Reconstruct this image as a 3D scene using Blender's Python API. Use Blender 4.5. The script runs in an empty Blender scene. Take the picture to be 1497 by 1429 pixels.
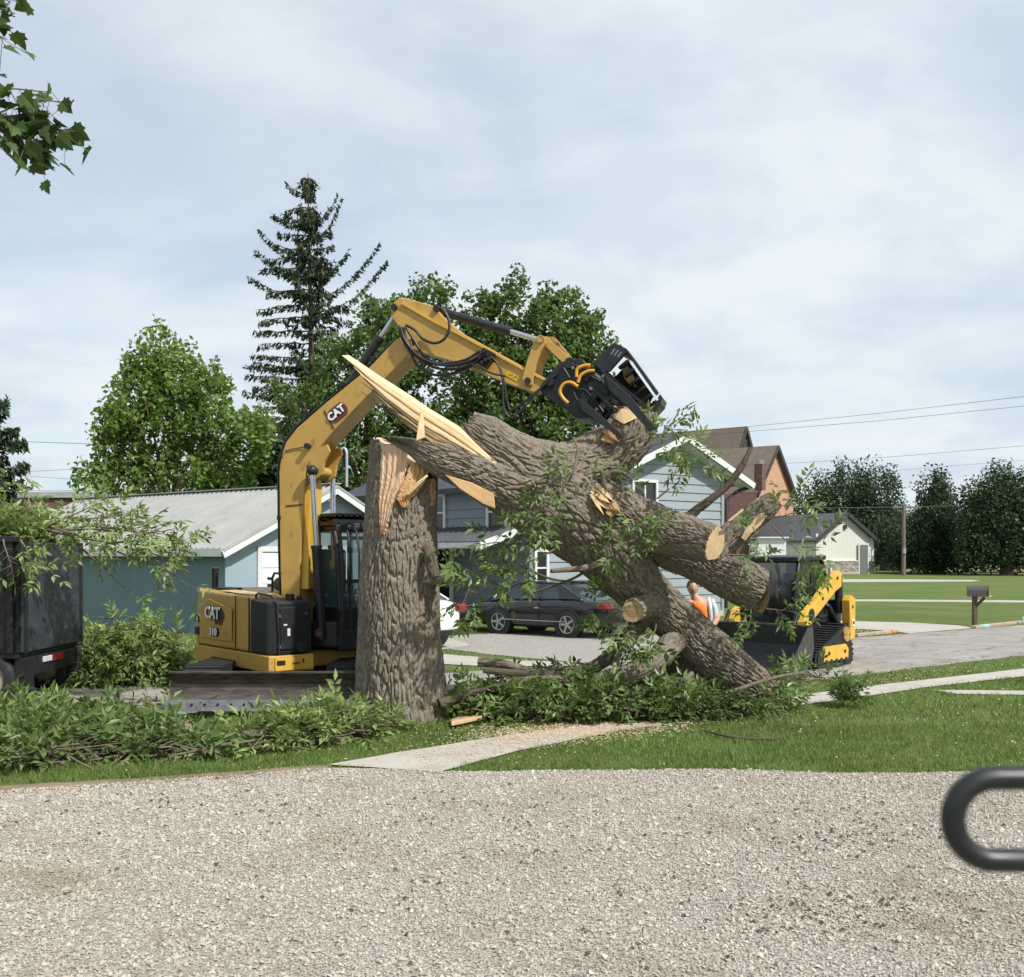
import bpy, bmesh, math, random
import numpy as np
from mathutils import Vector, Matrix
from mathutils.geometry import tessellate_polygon

random.seed(7)
RNG = np.random.default_rng(11)
SC = bpy.context.scene
COL = SC.collection

# ------------------------------------------------------------------ camera
FPX = 1500.0            # focal length in photograph pixels (photograph 1497 x 1429)
CAMH = 2.1
HOR = 808.0
CX = 748.5
cam_d = bpy.data.cameras.new('camera')
cam = bpy.data.objects.new('camera', cam_d)
COL.objects.link(cam)
cam.location = (0, 0, CAMH)
cam.rotation_euler = (math.radians(90), 0, 0)
cam_d.sensor_width = 36
cam_d.lens = 36 * FPX / 1497
cam_d.shift_y = (HOR - 714.5) / 1497
cam_d.clip_start = 0.05
cam_d.clip_end = 3000
cam_d.dof.use_dof = True
cam_d.dof.focus_distance = 14.0
cam_d.dof.aperture_fstop = 7.5
SC.camera = cam

# ------------------------------------------------------------------ world, sun, exposure
SUN_AZ = Vector((0.74, -0.67, 0)).normalized()      # towards the sun, on the ground plane
SUN_EL = math.radians(47)
world = bpy.data.worlds.new('World')
SC.world = world
world.use_nodes = True
wn, wl = world.node_tree.nodes, world.node_tree.links
wn.clear()
w_out = wn.new('ShaderNodeOutputWorld')
w_bg = wn.new('ShaderNodeBackground')
w_bg.inputs['Strength'].default_value = 0.12
sky = wn.new('ShaderNodeTexSky')
sky.sky_type = 'NISHITA'
sky.sun_disc = False
sky.sun_elevation = SUN_EL
sky.sun_rotation = math.atan2(SUN_AZ.x, SUN_AZ.y)
sky.air_density = 1.0
sky.dust_density = 1.5
sky.ozone_density = 1.2
tc = wn.new('ShaderNodeTexCoord')
sep = wn.new('ShaderNodeSeparateXYZ')
wl.new(tc.outputs['Generated'], sep.inputs[0])
zc = wn.new('ShaderNodeMath'); zc.operation = 'MAXIMUM'; zc.inputs[1].default_value = 0.0
wl.new(sep.outputs['Z'], zc.inputs[0])
za = wn.new('ShaderNodeMath'); za.operation = 'ADD'; za.inputs[1].default_value = 0.24
wl.new(zc.outputs[0], za.inputs[0])
dx = wn.new('ShaderNodeMath'); dx.operation = 'DIVIDE'
dy = wn.new('ShaderNodeMath'); dy.operation = 'DIVIDE'
wl.new(sep.outputs['X'], dx.inputs[0]); wl.new(za.outputs[0], dx.inputs[1])
wl.new(sep.outputs['Y'], dy.inputs[0]); wl.new(za.outputs[0], dy.inputs[1])
cmb = wn.new('ShaderNodeCombineXYZ')
wl.new(dx.outputs[0], cmb.inputs[0]); wl.new(dy.outputs[0], cmb.inputs[1])


def w_noise(scale, detail, rough, dist, off):
    mp = wn.new('ShaderNodeMapping')
    mp.inputs['Location'].default_value = off
    mp.inputs['Rotation'].default_value = (0, 0, 0.25)
    mp.inputs['Scale'].default_value = (1.0, 1.15, 1)
    wl.new(cmb.outputs[0], mp.inputs[0])
    n = wn.new('ShaderNodeTexNoise')
    n.inputs['Scale'].default_value = scale
    n.inputs['Detail'].default_value = detail
    n.inputs['Roughness'].default_value = rough
    n.inputs['Distortion'].default_value = dist
    wl.new(mp.outputs[0], n.inputs['Vector'])
    return n


def w_ramp(src, a, b, va=0.0, vb=1.0):
    r = wn.new('ShaderNodeMapRange')
    r.interpolation_type = 'SMOOTHSTEP'
    r.inputs['From Min'].default_value = a
    r.inputs['From Max'].default_value = b
    r.inputs['To Min'].default_value = va
    r.inputs['To Max'].default_value = vb
    wl.new(src, r.inputs['Value'])
    return r


n_cov = w_noise(1.1, 7, 0.5, 0.15, (3.3, 1.7, 0))      # large cover
n_tone = w_noise(2.4, 9, 0.58, 0.25, (8.1, 0.4, 3))     # bright and grey bellies
cov = w_ramp(n_cov.outputs['Fac'], 0.28, 0.58, 0.58, 1.0)
tone = w_ramp(n_tone.outputs['Fac'], 0.36, 0.62)
cl_mix = wn.new('ShaderNodeMix'); cl_mix.data_type = 'RGBA'
cl_mix.inputs['A'].default_value = (4.65, 5.3, 5.95, 1)
cl_mix.inputs['B'].default_value = (5.6, 6.1, 6.45, 1)
wl.new(tone.outputs[0], cl_mix.inputs['Factor'])
sk_mix = wn.new('ShaderNodeMix'); sk_mix.data_type = 'RGBA'
wl.new(cov.outputs[0], sk_mix.inputs['Factor'])
wl.new(sky.outputs[0], sk_mix.inputs['A'])
wl.new(cl_mix.outputs['Result'], sk_mix.inputs['B'])
wl.new(sk_mix.outputs['Result'], w_bg.inputs['Color'])
wl.new(w_bg.outputs[0], w_out.inputs[0])

sun_d = bpy.data.lights.new('sun', 'SUN')
sun_d.energy = 4.3
sun_d.angle = math.radians(1.5)
sun_d.color = (1.0, 0.97, 0.92)
sun = bpy.data.objects.new('sun', sun_d)
COL.objects.link(sun)
sdir = (SUN_AZ * math.cos(SUN_EL) + Vector((0, 0, math.sin(SUN_EL)))).normalized()
sun.rotation_euler = sdir.to_track_quat('Z', 'Y').to_euler()
sun.location = sdir * 60

SC.view_settings.view_transform = 'Standard'
SC.view_settings.look = 'None'
SC.view_settings.exposure = 0.3
SC.view_settings.gamma = 1.0
SC.cycles.max_bounces = 6
SC.cycles.transparent_max_bounces = 8


# ------------------------------------------------------------------ helpers
def P(px, py, Y):
    """photograph pixel at distance Y -> the point it stands at"""
    return Vector(((px - CX) / FPX * Y, Y, CAMH - (py - HOR) / FPX * Y))


def G(px, py, z=0.0):
    """photograph pixel of a point on the ground"""
    Y = FPX * (CAMH - z) / (py - HOR)
    return Vector(((px - CX) / FPX * Y, Y, z))


def props(o, label=None, cat=None, group=None, kind=None):
    if label: o['label'] = label
    if cat: o['category'] = cat
    if group: o['group'] = group
    if kind: o['kind'] = kind
    return o


def thing(name, label, cat, loc=(0, 0, 0), group=None, kind=None):
    o = bpy.data.objects.new(name, None)
    o.empty_display_size = 0.2
    o.location = loc
    COL.objects.link(o)
    return props(o, label, cat, group, kind)


def world_loc(o):
    l = Vector(o.location)
    while o.parent:
        o = o.parent
        l = l + Vector(o.location) if o.type == 'EMPTY' else l
    return l


def link(me, name, mat, parent=None, smooth=None, bevel=0, seg=2):
    if mat is not None and len(me.materials) == 0:
        me.materials.append(mat)
    if smooth is not None:
        me.polygons.foreach_set('use_smooth', [bool(smooth)] * len(me.polygons))
    o = bpy.data.objects.new(name, me)
    COL.objects.link(o)
    if parent is not None:
        o.parent = parent
        top = parent
        while top.parent: top = top.parent
        if top.type == 'EMPTY':
            if parent is top:
                o.matrix_parent_inverse = Matrix.Translation(-Vector(top.location))
    if bevel:
        m = o.modifiers.new('bevel', 'BEVEL')
        m.width = bevel; m.segments = seg; m.limit_method = 'ANGLE'; m.angle_limit = math.radians(35)
        m.harden_normals = False
    return o


class MB:
    """collects shapes into one mesh"""
    def __init__(self):
        self.v = []; self.f = []; self.s = []

    def add(self, vs, fs, smooth=False):
        n = len(self.v)
        self.v += [tuple(p) for p in vs]
        self.f += [tuple(i + n for i in q) for q in fs]
        self.s += [smooth] * len(fs)
        return self

    def box(self, c, size, ax=None):
        """box with centre c, full sizes, axes ax (3 unit vectors)"""
        if ax is None: ax = (Vector((1, 0, 0)), Vector((0, 1, 0)), Vector((0, 0, 1)))
        c = Vector(c); h = [Vector(ax[i]) * size[i] / 2 for i in range(3)]
        vs = [c + h[0] * i + h[1] * j + h[2] * k for k in (-1, 1) for j in (-1, 1) for i in (-1, 1)]
        fs = [(0, 2, 3, 1), (4, 5, 7, 6), (0, 1, 5, 4), (2, 6, 7, 3), (0, 4, 6, 2), (1, 3, 7, 5)]
        return self.add(vs, fs)

    def bar(self, a, b, w, h, up=(0, 0, 1)):
        a = Vector(a); b = Vector(b); d = (b - a); L = d.length; d.normalize()
        s = d.cross(Vector(up))
        if s.length < 1e-4: s = d.cross(Vector((1, 0, 0)))
        s.normalize(); u = s.cross(d).normalized()
        return self.box((a + b) / 2, (L, w, h), (d, s, u))

    def prism(self, pts, off):
        """outline pts (planar loop) extruded by vector off"""
        n = len(pts); off = Vector(off)
        vs = [Vector(p) for p in pts] + [Vector(p) + off for p in pts]
        fs = [tuple(range(n)), tuple(range(2 * n - 1, n - 1, -1))]
        fs += [(i, n + i, n + (i + 1) % n, (i + 1) % n) for i in range(n)]
        return self.add(vs, fs)

    def tube(self, pts, r, n=8, cap=True, smooth=True, closed=False):
        pts = [Vector(p) for p in pts]
        if not hasattr(r, '__len__'): r = [r] * len(pts)
        m = len(pts)
        t0 = (pts[1] - pts[0]).normalized()
        u = t0.cross(Vector((0, 0, 1)))
        if u.length < 1e-3: u = t0.cross(Vector((0, 1, 0)))
        u.normalize()
        vs = []; rings = []
        for i in range(m):
            if closed:
                t = (pts[(i + 1) % m] - pts[i - 1]).normalized()
            else:
                t = (pts[min(i + 1, m - 1)] - pts[max(i - 1, 0)])
                t = t.normalized() if t.length > 1e-9 else t0
            u = (u - t * u.dot(t)).normalized()
            w = t.cross(u)
            rings.append((u.copy(), w.copy()))
            for k in range(n):
                a = 2 * math.pi * k / n
                vs.append(pts[i] + (u * math.cos(a) + w * math.sin(a)) * r[i])
        fs = []
        for i in range(m if closed else m - 1):
            j = (i + 1) % m
            for k in range(n):
                fs.append((i * n + k, i * n + (k + 1) % n, j * n + (k + 1) % n, j * n + k))
        self.add(vs, fs, smooth)
        if cap and not closed:
            self.add(vs[:n], [tuple(range(n - 1, -1, -1))])
            self.add(vs[-n:], [tuple(range(n))])
        return self

    def cyl(self, a, b, r, r2=None, n=16):
        return self.tube([a, b], [r, r if r2 is None else r2], n)

    def sphere(self, c, r, n=10, m=6, sc=(1, 1, 1)):
        c = Vector(c); vs = []; fs = []
        for i in range(m + 1):
            th = math.pi * i / m
            for k in range(n):
                a = 2 * math.pi * k / n
                vs.append(c + Vector((math.sin(th) * math.cos(a) * r * sc[0], math.sin(th) * math.sin(a) * r * sc[1], math.cos(th) * r * sc[2])))
        for i in range(m):
            for k in range(n):
                fs.append((i * n + k, (i + 1) * n + k, (i + 1) * n + (k + 1) % n, i * n + (k + 1) % n))
        return self.add(vs, fs, True)

    def mesh(self, name):
        me = bpy.data.meshes.new(name)
        me.from_pydata(self.v, [], self.f)
        me.polygons.foreach_set('use_smooth', self.s)
        me.update()
        return me

    def build(self, name, mat, parent=None, bevel=0, seg=2):
        return link(self.mesh(name), name, mat, parent, None, bevel, seg)


def fix_normals(o):
    bm = bmesh.new(); bm.from_mesh(o.data)
    bmesh.ops.recalc_face_normals(bm, faces=bm.faces)
    bm.to_mesh(o.data); bm.free()
    return o


def np_mesh(name, verts, faces, smooth=False):
    """big meshes: verts (N,3) float, faces (M,k) int"""
    me = bpy.data.meshes.new(name)
    nv, (nf, k) = len(verts), faces.shape
    me.vertices.add(nv); me.loops.add(nf * k); me.polygons.add(nf)
    me.vertices.foreach_set('co', np.ascontiguousarray(verts, dtype=np.float32).ravel())
    me.loops.foreach_set('vertex_index', np.ascontiguousarray(faces, dtype=np.int32).ravel())
    me.polygons.foreach_set('loop_start', np.arange(0, nf * k, k, dtype=np.int32))
    me.polygons.foreach_set('loop_total', np.full(nf, k, dtype=np.int32))
    me.polygons.foreach_set('use_smooth', np.full(nf, smooth, dtype=bool))
    me.update(calc_edges=True)
    return me


# gradient noise, vectorised
_perm = np.random.default_rng(3).permutation(256)
_perm = np.concatenate([_perm, _perm, _perm]).astype(np.int64)
_grad = np.random.default_rng(4).normal(size=(256, 3))
_grad /= np.linalg.norm(_grad, axis=1)[:, None]


def pn(p):
    """gradient noise at p (N,3), about -1..1"""
    i = np.floor(p).astype(np.int64); f = p - i; i &= 255
    w = f * f * f * (f * (f * 6 - 15) + 10)
    def g(a, b, c):
        h = _perm[_perm[_perm[(i[:, 0] + a) & 255] + ((i[:, 1] + b) & 255)] + ((i[:, 2] + c) & 255)]
        return np.einsum('ij,ij->i', _grad[h], f - np.array([a, b, c]))
    x0 = g(0, 0, 0) * (1 - w[:, 0]) + g(1, 0, 0) * w[:, 0]
    x1 = g(0, 1, 0) * (1 - w[:, 0]) + g(1, 1, 0) * w[:, 0]
    x2 = g(0, 0, 1) * (1 - w[:, 0]) + g(1, 0, 1) * w[:, 0]
    x3 = g(0, 1, 1) * (1 - w[:, 0]) + g(1, 1, 1) * w[:, 0]
    y0 = x0 * (1 - w[:, 1]) + x1 * w[:, 1]
    y1 = x2 * (1 - w[:, 1]) + x3 * w[:, 1]
    return (y0 * (1 - w[:, 2]) + y1 * w[:, 2]) * 1.6


# ------------------------------------------------------------------ materials
def _new(name):
    m = bpy.data.materials.new(name)
    m.use_nodes = True
    nt = m.node_tree
    b = nt.nodes['Principled BSDF']
    return m, nt, nt.nodes, nt.links, b


def _noise(nt, scale, detail=4, rough=0.55, vec=None, dist=0.0):
    n = nt.nodes.new('ShaderNodeTexNoise')
    n.inputs['Scale'].default_value = scale
    n.inputs['Detail'].default_value = detail
    n.inputs['Roughness'].default_value = rough
    n.inputs['Distortion'].default_value = dist
    if vec is not None: nt.links.new(vec, n.inputs['Vector'])
    return n


def _vec(nt, sc=(1, 1, 1), rot=(0, 0, 0)):
    g = nt.nodes.new('ShaderNodeNewGeometry')
    src = g.outputs['Position']
    if any(rot):
        mr = nt.nodes.new('ShaderNodeMapping'); mr.inputs['Rotation'].default_value = rot
        nt.links.new(src, mr.inputs[0]); src = mr.outputs[0]
    mp = nt.nodes.new('ShaderNodeMapping')
    mp.inputs['Scale'].default_value = sc
    nt.links.new(src, mp.inputs[0])
    return mp.outputs[0]


def _mix(nt, fac, a, b, blend='MIX'):
    x = nt.nodes.new('ShaderNodeMix'); x.data_type = 'RGBA'; x.blend_type = blend
    if isinstance(fac, (int, float)): x.inputs['Factor'].default_value = fac
    else: nt.links.new(fac, x.inputs['Factor'])
    for k, val in (('A', a), ('B', b)):
        if isinstance(val, tuple): x.inputs[k].default_value = val if len(val) == 4 else (*val, 1)
        else: nt.links.new(val, x.inputs[k])
    return x.outputs['Result']


def _mr(nt, src, a, b, va=0.0, vb=1.0):
    r = nt.nodes.new('ShaderNodeMapRange')
    r.inputs['From Min'].default_value = a; r.inputs['From Max'].default_value = b
    r.inputs['To Min'].default_value = va; r.inputs['To Max'].default_value = vb
    nt.links.new(src, r.inputs['Value'])
    return r.outputs[0]


def _bump(nt, b, h, strength=0.5, dist=0.02):
    bp = nt.nodes.new('ShaderNodeBump')
    bp.inputs['Strength'].default_value = strength
    bp.inputs['Distance'].default_value = dist
    nt.links.new(h, bp.inputs['Height'])
    nt.links.new(bp.outputs[0], b.inputs['Normal'])


def mat(name, c, rough=0.6, metal=0.0, var=0.2, scale=3.0, c2=None, spot=None, spot_t=(0.62, 0.7), spot_scale=9.0, bump=0.0, bscale=30.0, stretch=(1, 1, 1), spec=0.5, coat=0.0):
    """base colour with broad variation, optional stains (spot) and fine relief"""
    m, nt, N, L, b = _new(name)
    v = _vec(nt, stretch)
    n = _noise(nt, scale, 6, 0.6, v)
    lo = tuple(x * (1 - var) for x in c) if c2 is None else tuple(c)
    hi = tuple(min(1, x * (1 + var)) for x in c) if c2 is None else tuple(c2)
    col = _mix(nt, _mr(nt, n.outputs['Fac'], 0.3, 0.7), lo, hi)
    if spot is not None:
        n2 = _noise(nt, spot_scale, 8, 0.65, v, 0.6)
        col = _mix(nt, _mr(nt, n2.outputs['Fac'], *spot_t), col, tuple(spot))
    L.new(col, b.inputs['Base Color'])
    rr = _noise(nt, scale * 2.3, 5, 0.6, v)
    L.new(_mr(nt, rr.outputs['Fac'], 0.3, 0.7, max(0.02, rough - 0.1), min(1, rough + 0.1)), b.inputs['Roughness'])
    b.inputs['Metallic'].default_value = metal
    b.inputs['Specular IOR Level'].default_value = spec
    b.inputs['Coat Weight'].default_value = coat
    if bump:
        nb = _noise(nt, bscale, 6, 0.65, v)
        _bump(nt, b, nb.outputs['Fac'], bump, 0.02)
    return m


def leaf_mat(name, cols, trans=0.3, rough=0.5):
    """foliage: colour differs from leaf to leaf"""
    m, nt, N, L, b = _new(name)
    g = N.new('ShaderNodeNewGeometry')
    r = N.new('ShaderNodeValToRGB')
    cr = r.color_ramp
    cr.elements[0].color = (*cols[0], 1); cr.elements[1].color = (*cols[-1], 1)
    for i, c in enumerate(cols[1:-1]):
        e = cr.elements.new((i + 1) / (len(cols) - 1)); e.color = (*c, 1)
    L.new(g.outputs['Random Per Island'], r.inputs[0])
    n = _noise(nt, 0.5, 4, 0.6, _vec(nt))
    hs = N.new('ShaderNodeHueSaturation')
    L.new(r.outputs[0], hs.inputs['Color'])
    L.new(_mr(nt, n.outputs['Fac'], 0.3, 0.7, 0.75, 1.25), hs.inputs['Value'])
    b.inputs['Roughness'].default_value = rough
    b.inputs['Specular IOR Level'].default_value = 0.35
    L.new(hs.outputs[0], b.inputs['Base Color'])
    t = N.new('ShaderNodeBsdfTranslucent')
    hs2 = N.new('ShaderNodeHueSaturation'); hs2.inputs['Value'].default_value = 1.3; hs2.inputs['Hue'].default_value = 0.485
    L.new(hs.outputs[0], hs2.inputs['Color']); L.new(hs2.outputs[0], t.inputs[0])
    mx = N.new('ShaderNodeMixShader'); mx.inputs[0].default_value = trans
    L.new(b.outputs[0], mx.inputs[1]); L.new(t.outputs[0], mx.inputs[2])
    L.new(mx.outputs[0], N['Material Output'].inputs[0])
    return m


def glass_mat(name, c, rough=0.06, alpha=0.75, spec=0.8):
    m, nt, N, L, b = _new(name)
    b.inputs['Base Color'].default_value = (*c, 1)
    b.inputs['Roughness'].default_value = rough
    b.inputs['Specular IOR Level'].default_value = spec
    b.inputs['Alpha'].default_value = alpha
    return m


M = {}
# machine paint
M['yellow'] = mat('machine_yellow', (0.45, 0.275, 0.065), 0.42, 0, 0.10, 2.0, spot=(0.17, 0.10, 0.045), spot_t=(0.58, 0.80), spot_scale=6, bump=0.05)
M['yellow_bright'] = mat('loader_yellow', (0.60, 0.36, 0.05), 0.4, 0, 0.10, 3, spot=(0.2, 0.12, 0.05), spot_t=(0.66, 0.76), spot_scale=10)
M['yellow_worn'] = mat('worn_yellow', (0.41, 0.24, 0.075), 0.55, 0, 0.2, 4, spot=(0.10, 0.045, 0.022), spot_t=(0.5, 0.62), spot_scale=12, bump=0.1)
M['hood_top'] = mat('dusty_hood', (0.46, 0.31, 0.14), 0.6, 0, 0.15, 5, spot=(0.52, 0.43, 0.30), spot_t=(0.45, 0.65), spot_scale=6)
M['black'] = mat('black_panel', (0.010, 0.011, 0.013), 0.5, 0, 0.25, 4, spot=(0.05, 0.045, 0.04), spot_t=(0.64, 0.8), bump=0.03)
M['black_metal'] = mat('black_steel', (0.016, 0.017, 0.019), 0.45, 0.2, 0.3, 6, spot=(0.09, 0.075, 0.06), spot_t=(0.62, 0.72), spot_scale=14, bump=0.1)
M['rust_steel'] = mat('rusty_steel', (0.085, 0.07, 0.06), 0.65, 0.3, 0.4, 5, spot=(0.035, 0.028, 0.025), spot_t=(0.5, 0.62), spot_scale=8, bump=0.15, stretch=(0.5, 1, 2))
M['worn_edge'] = mat('worn_cutting_edge', (0.19, 0.19, 0.2), 0.5, 0.6, 0.3, 6, spot=(0.08, 0.06, 0.05), spot_t=(0.56, 0.66), spot_scale=15)
M['chrome'] = mat('chrome_rod', (0.50, 0.52, 0.55), 0.22, 0.9, 0.05, 5)
M['rubber'] = mat('black_rubber', (0.014, 0.014, 0.014), 0.75, 0, 0.3, 6, spot=(0.07, 0.055, 0.042), spot_t=(0.58, 0.72), spot_scale=12, bump=0.1)
M['hose'] = mat('black_hose', (0.018, 0.018, 0.020), 0.42, 0, 0.2, 10)
M['hose_yellow'] = mat('yellow_hose', (0.62, 0.30, 0.02), 0.45, 0, 0.15, 10)
M['rust'] = mat('rusty_pipe', (0.11, 0.05, 0.022), 0.7, 0.1, 0.4, 10, spot=(0.03, 0.02, 0.016), spot_t=(0.5, 0.62), spot_scale=16)
M['glass_teal'] = glass_mat('cab_glass', (0.05, 0.11, 0.12), 0.05, 0.55)
M['glass_dark'] = glass_mat('dark_glass', (0.012, 0.015, 0.018), 0.04, 0.92)
M['glass_car'] = glass_mat('car_glass', (0.02, 0.035, 0.04), 0.04, 0.8)
M['white_decal'] = mat('white_decal', (0.75, 0.75, 0.73), 0.5, 0, 0.05, 8)
M['red_decal'] = mat('dark_red_decal', (0.13, 0.02, 0.03), 0.5, 0, 0.15, 8)
M['black_decal'] = mat('black_decal', (0.012, 0.012, 0.014), 0.5, 0, 0.1, 8)
M['sticker'] = mat('white_sticker', (0.6, 0.6, 0.58), 0.5, 0, 0.1, 20)
# trailer
M['plate_slate'] = mat('scuffed_slate_plate', (0.032, 0.037, 0.044), 0.55, 0.1, 0.35, 3, spot=(0.12, 0.13, 0.14), spot_t=(0.57, 0.72), spot_scale=6, bump=0.15, stretch=(1, 1, 1.6))
M['trailer_black'] = mat('trailer_black', (0.012, 0.012, 0.014), 0.5, 0.1, 0.3, 5, spot=(0.05, 0.045, 0.04), spot_t=(0.6, 0.74), bump=0.1)
M['red_lens'] = mat('red_lens', (0.32, 0.015, 0.02), 0.25, 0, 0.1, 10)
M['clear_lens'] = mat('clear_lens', (0.55, 0.57, 0.6), 0.15, 0, 0.1, 10)
M['rim'] = mat('alloy_rim', (0.45, 0.46, 0.47), 0.32, 0.7, 0.1, 10)
M['rim_tan'] = mat('dirty_rim', (0.36, 0.31, 0.24), 0.6, 0.1, 0.2, 10)
# cars
M['car_black'] = mat('black_car_paint', (0.009, 0.008, 0.010), 0.22, 0, 0.2, 2, coat=0.6)
M['car_white'] = mat('white_car_paint', (0.72, 0.72, 0.70), 0.25, 0, 0.04, 2, coat=0.5)
# buildings
M['trim_white'] = mat('white_trim', (0.58, 0.59, 0.585), 0.55, 0, 0.07, 4)
M['siding_shade'] = mat('grey_blue_siding_shade', (0.16, 0.19, 0.22), 0.6, 0, 0.08, 1.5, bump=0.05, bscale=60)  # same siding as the gable face; shade put into its darker colour
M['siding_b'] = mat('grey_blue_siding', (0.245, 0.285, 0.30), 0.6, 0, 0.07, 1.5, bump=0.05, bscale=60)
M['garage_wall_shade'] = mat('teal_wall_shade', (0.13, 0.19, 0.22), 0.65, 0, 0.07, 1.0, bump=0.05)  # long wall's shade put into the colour; same wall as the gable
M['garage_gable'] = mat('teal_wall_lit', (0.26, 0.335, 0.375), 0.65, 0, 0.06, 1.0, bump=0.05)  # gable's sunlight put into the colour; paler copy of the long wall
M['roof_metal'] = mat('light_grey_metal_roof', (0.37, 0.37, 0.355), 0.5, 0.15, 0.08, 1.2, spot=(0.30, 0.29, 0.275), spot_t=(0.6, 0.75), spot_scale=2)
M['roof_dark'] = mat('dark_blue_roof', (0.045, 0.050, 0.062), 0.6, 0, 0.25, 6, bump=0.2, bscale=25)
M['porch_metal'] = mat('grey_porch_metal', (0.11, 0.115, 0.13), 0.45, 0.2, 0.15, 2)
M['gutter'] = mat('dark_gutter', (0.02, 0.02, 0.022), 0.5, 0, 0.2, 5)
M['door_white'] = mat('white_garage_door', (0.66, 0.68, 0.68), 0.5, 0, 0.04, 2)
M['shed_wall'] = mat('cream_metal_wall', (0.60, 0.60, 0.55), 0.55, 0, 0.05, 1)
M['shed_roof'] = mat('charcoal_metal_roof', (0.075, 0.08, 0.092), 0.5, 0.1, 0.12, 1)
M['dark_trim'] = mat('dark_trim', (0.04, 0.036, 0.034), 0.6, 0, 0.2, 4)
M['wood_post'] = mat('weathered_brown_wood', (0.085, 0.062, 0.05), 0.8, 0, 0.3, 8, bump=0.3, stretch=(1, 1, 0.2))
M['pole_wood'] = mat('utility_pole_wood', (0.15, 0.125, 0.105), 0.85, 0, 0.25, 6, bump=0.3, stretch=(1, 1, 0.15))
M['galv'] = mat('galvanised_pipe', (0.45, 0.46, 0.47), 0.4, 0.6, 0.1, 8)
M['wire'] = mat('wire', (0.05, 0.055, 0.06), 0.6, 0, 0.1, 3)
M['bin'] = mat('black_bin_plastic', (0.012, 0.012, 0.013), 0.55, 0, 0.2, 6)
M['black_plastic'] = mat('satin_black_plastic', (0.008, 0.008, 0.010), 0.42, 0, 0.1, 20)
# person
M['skin'] = mat('skin', (0.45, 0.235, 0.16), 0.5, 0, 0.1, 9)
M['hair'] = mat('dark_hair', (0.03, 0.02, 0.014), 0.7, 0, 0.3, 30)
M['orange_shirt'] = mat('orange_shirt', (0.80, 0.19, 0.02), 0.75, 0, 0.12, 12)
M['jeans'] = mat('dark_teal_jeans', (0.03, 0.05, 0.06), 0.85, 0, 0.25, 12)
M['boots'] = mat('orange_brown_boots', (0.28, 0.10, 0.04), 0.7, 0, 0.2, 12)
M['cloth_grey'] = mat('pale_grey_cloth', (0.5, 0.52, 0.53), 0.8, 0, 0.1, 12)


def bark_mat(name, a, b_, warm):
    m, nt, N, L, b = _new(name)
    v = _vec(nt)
    n1 = _noise(nt, 26, 7, 0.7, v); n2 = _noise(nt, 2.2, 4, 0.6, v)
    col = _mix(nt, _mr(nt, n1.outputs['Fac'], 0.3, 0.7), a, b_)
    col = _mix(nt, _mr(nt, n2.outputs['Fac'], 0.42, 0.72, 0, 0.65), col, warm)
    L.new(col, b.inputs['Base Color'])
    b.inputs['Roughness'].default_value = 0.92
    b.inputs['Specular IOR Level'].default_value = 0.15
    n3 = _noise(nt, 70, 6, 0.7, v)
    _bump(nt, b, n3.outputs['Fac'], 0.55, 0.012)
    return m


M['bark'] = bark_mat('ash_bark', (0.105, 0.083, 0.062), (0.30, 0.255, 0.205), (0.205, 0.183, 0.14))
M['bark_dark'] = bark_mat('shaggy_bark', (0.06, 0.046, 0.034), (0.15, 0.12, 0.092), (0.10, 0.09, 0.06))
M['twig'] = bark_mat('twig_bark', (0.10, 0.078, 0.055), (0.24, 0.20, 0.15), (0.16, 0.13, 0.09))


def wood_mat(name, a, b_, c_, rot=(0, 0, 0), sc=(1.5, 30, 30)):
    m, nt, N, L, b = _new(name)
    v = _vec(nt, sc, rot)
    n1 = _noise(nt, 1.0, 6, 0.65, v, 0.4)
    n2 = _noise(nt, 2.6, 5, 0.6, v)
    col = _mix(nt, _mr(nt, n1.outputs['Fac'], 0.25, 0.75), a, b_)
    n5 = _noise(nt, 3.0, 6, 0.65, _vec(nt))
    col = _mix(nt, _mr(nt, n2.outputs['Fac'], 0.6, 0.8, 0, 0.55), col, c_)
    col = _mix(nt, _mr(nt, n5.outputs['Fac'], 0.42, 0.7, 0, 0.55), col, c_)
    L.new(col, b.inputs['Base Color'])
    b.inputs['Roughness'].default_value = 0.7
    b.inputs['Specular IOR Level'].default_value = 0.25
    _bump(nt, b, n1.outputs['Fac'], 0.35, 0.02)
    return m


M['wood_v'] = wood_mat('fresh_split_wood_upright', (0.52, 0.34, 0.21), (0.68, 0.50, 0.34), (0.44, 0.26, 0.16), sc=(26, 26, 1.2))
M['wood_d'] = wood_mat('fresh_split_wood_slanting', (0.64, 0.46, 0.26), (0.76, 0.59, 0.37), (0.55, 0.36, 0.18), rot=(0, math.radians(-38), 0), sc=(1.2, 26, 26))
M['wood_o'] = wood_mat('orange_torn_wood', (0.48, 0.29, 0.13), (0.62, 0.42, 0.22), (0.38, 0.20, 0.085), rot=(0, math.radians(-35), 0), sc=(1.2, 22, 22))


def cut_mat(name, c):
    m, nt, N, L, b = _new(name)
    n1 = _noise(nt, 9, 5, 0.6, _vec(nt)); n2 = _noise(nt, 60, 4, 0.6, _vec(nt))
    col = _mix(nt, _mr(nt, n1.outputs['Fac'], 0.35, 0.68), tuple(x * 0.72 for x in c), c)
    L.new(col, b.inputs['Base Color']); b.inputs['Roughness'].default_value = 0.85
    _bump(nt, b, n2.outputs['Fac'], 0.4, 0.01)
    return m


M['cut'] = cut_mat('sawn_wood', (0.62, 0.43, 0.25))
M['cut_core'] = cut_mat('sawn_heartwood', (0.42, 0.26, 0.14))
M['chips'] = cut_mat('wood_chips', (0.54, 0.41, 0.28))

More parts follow.
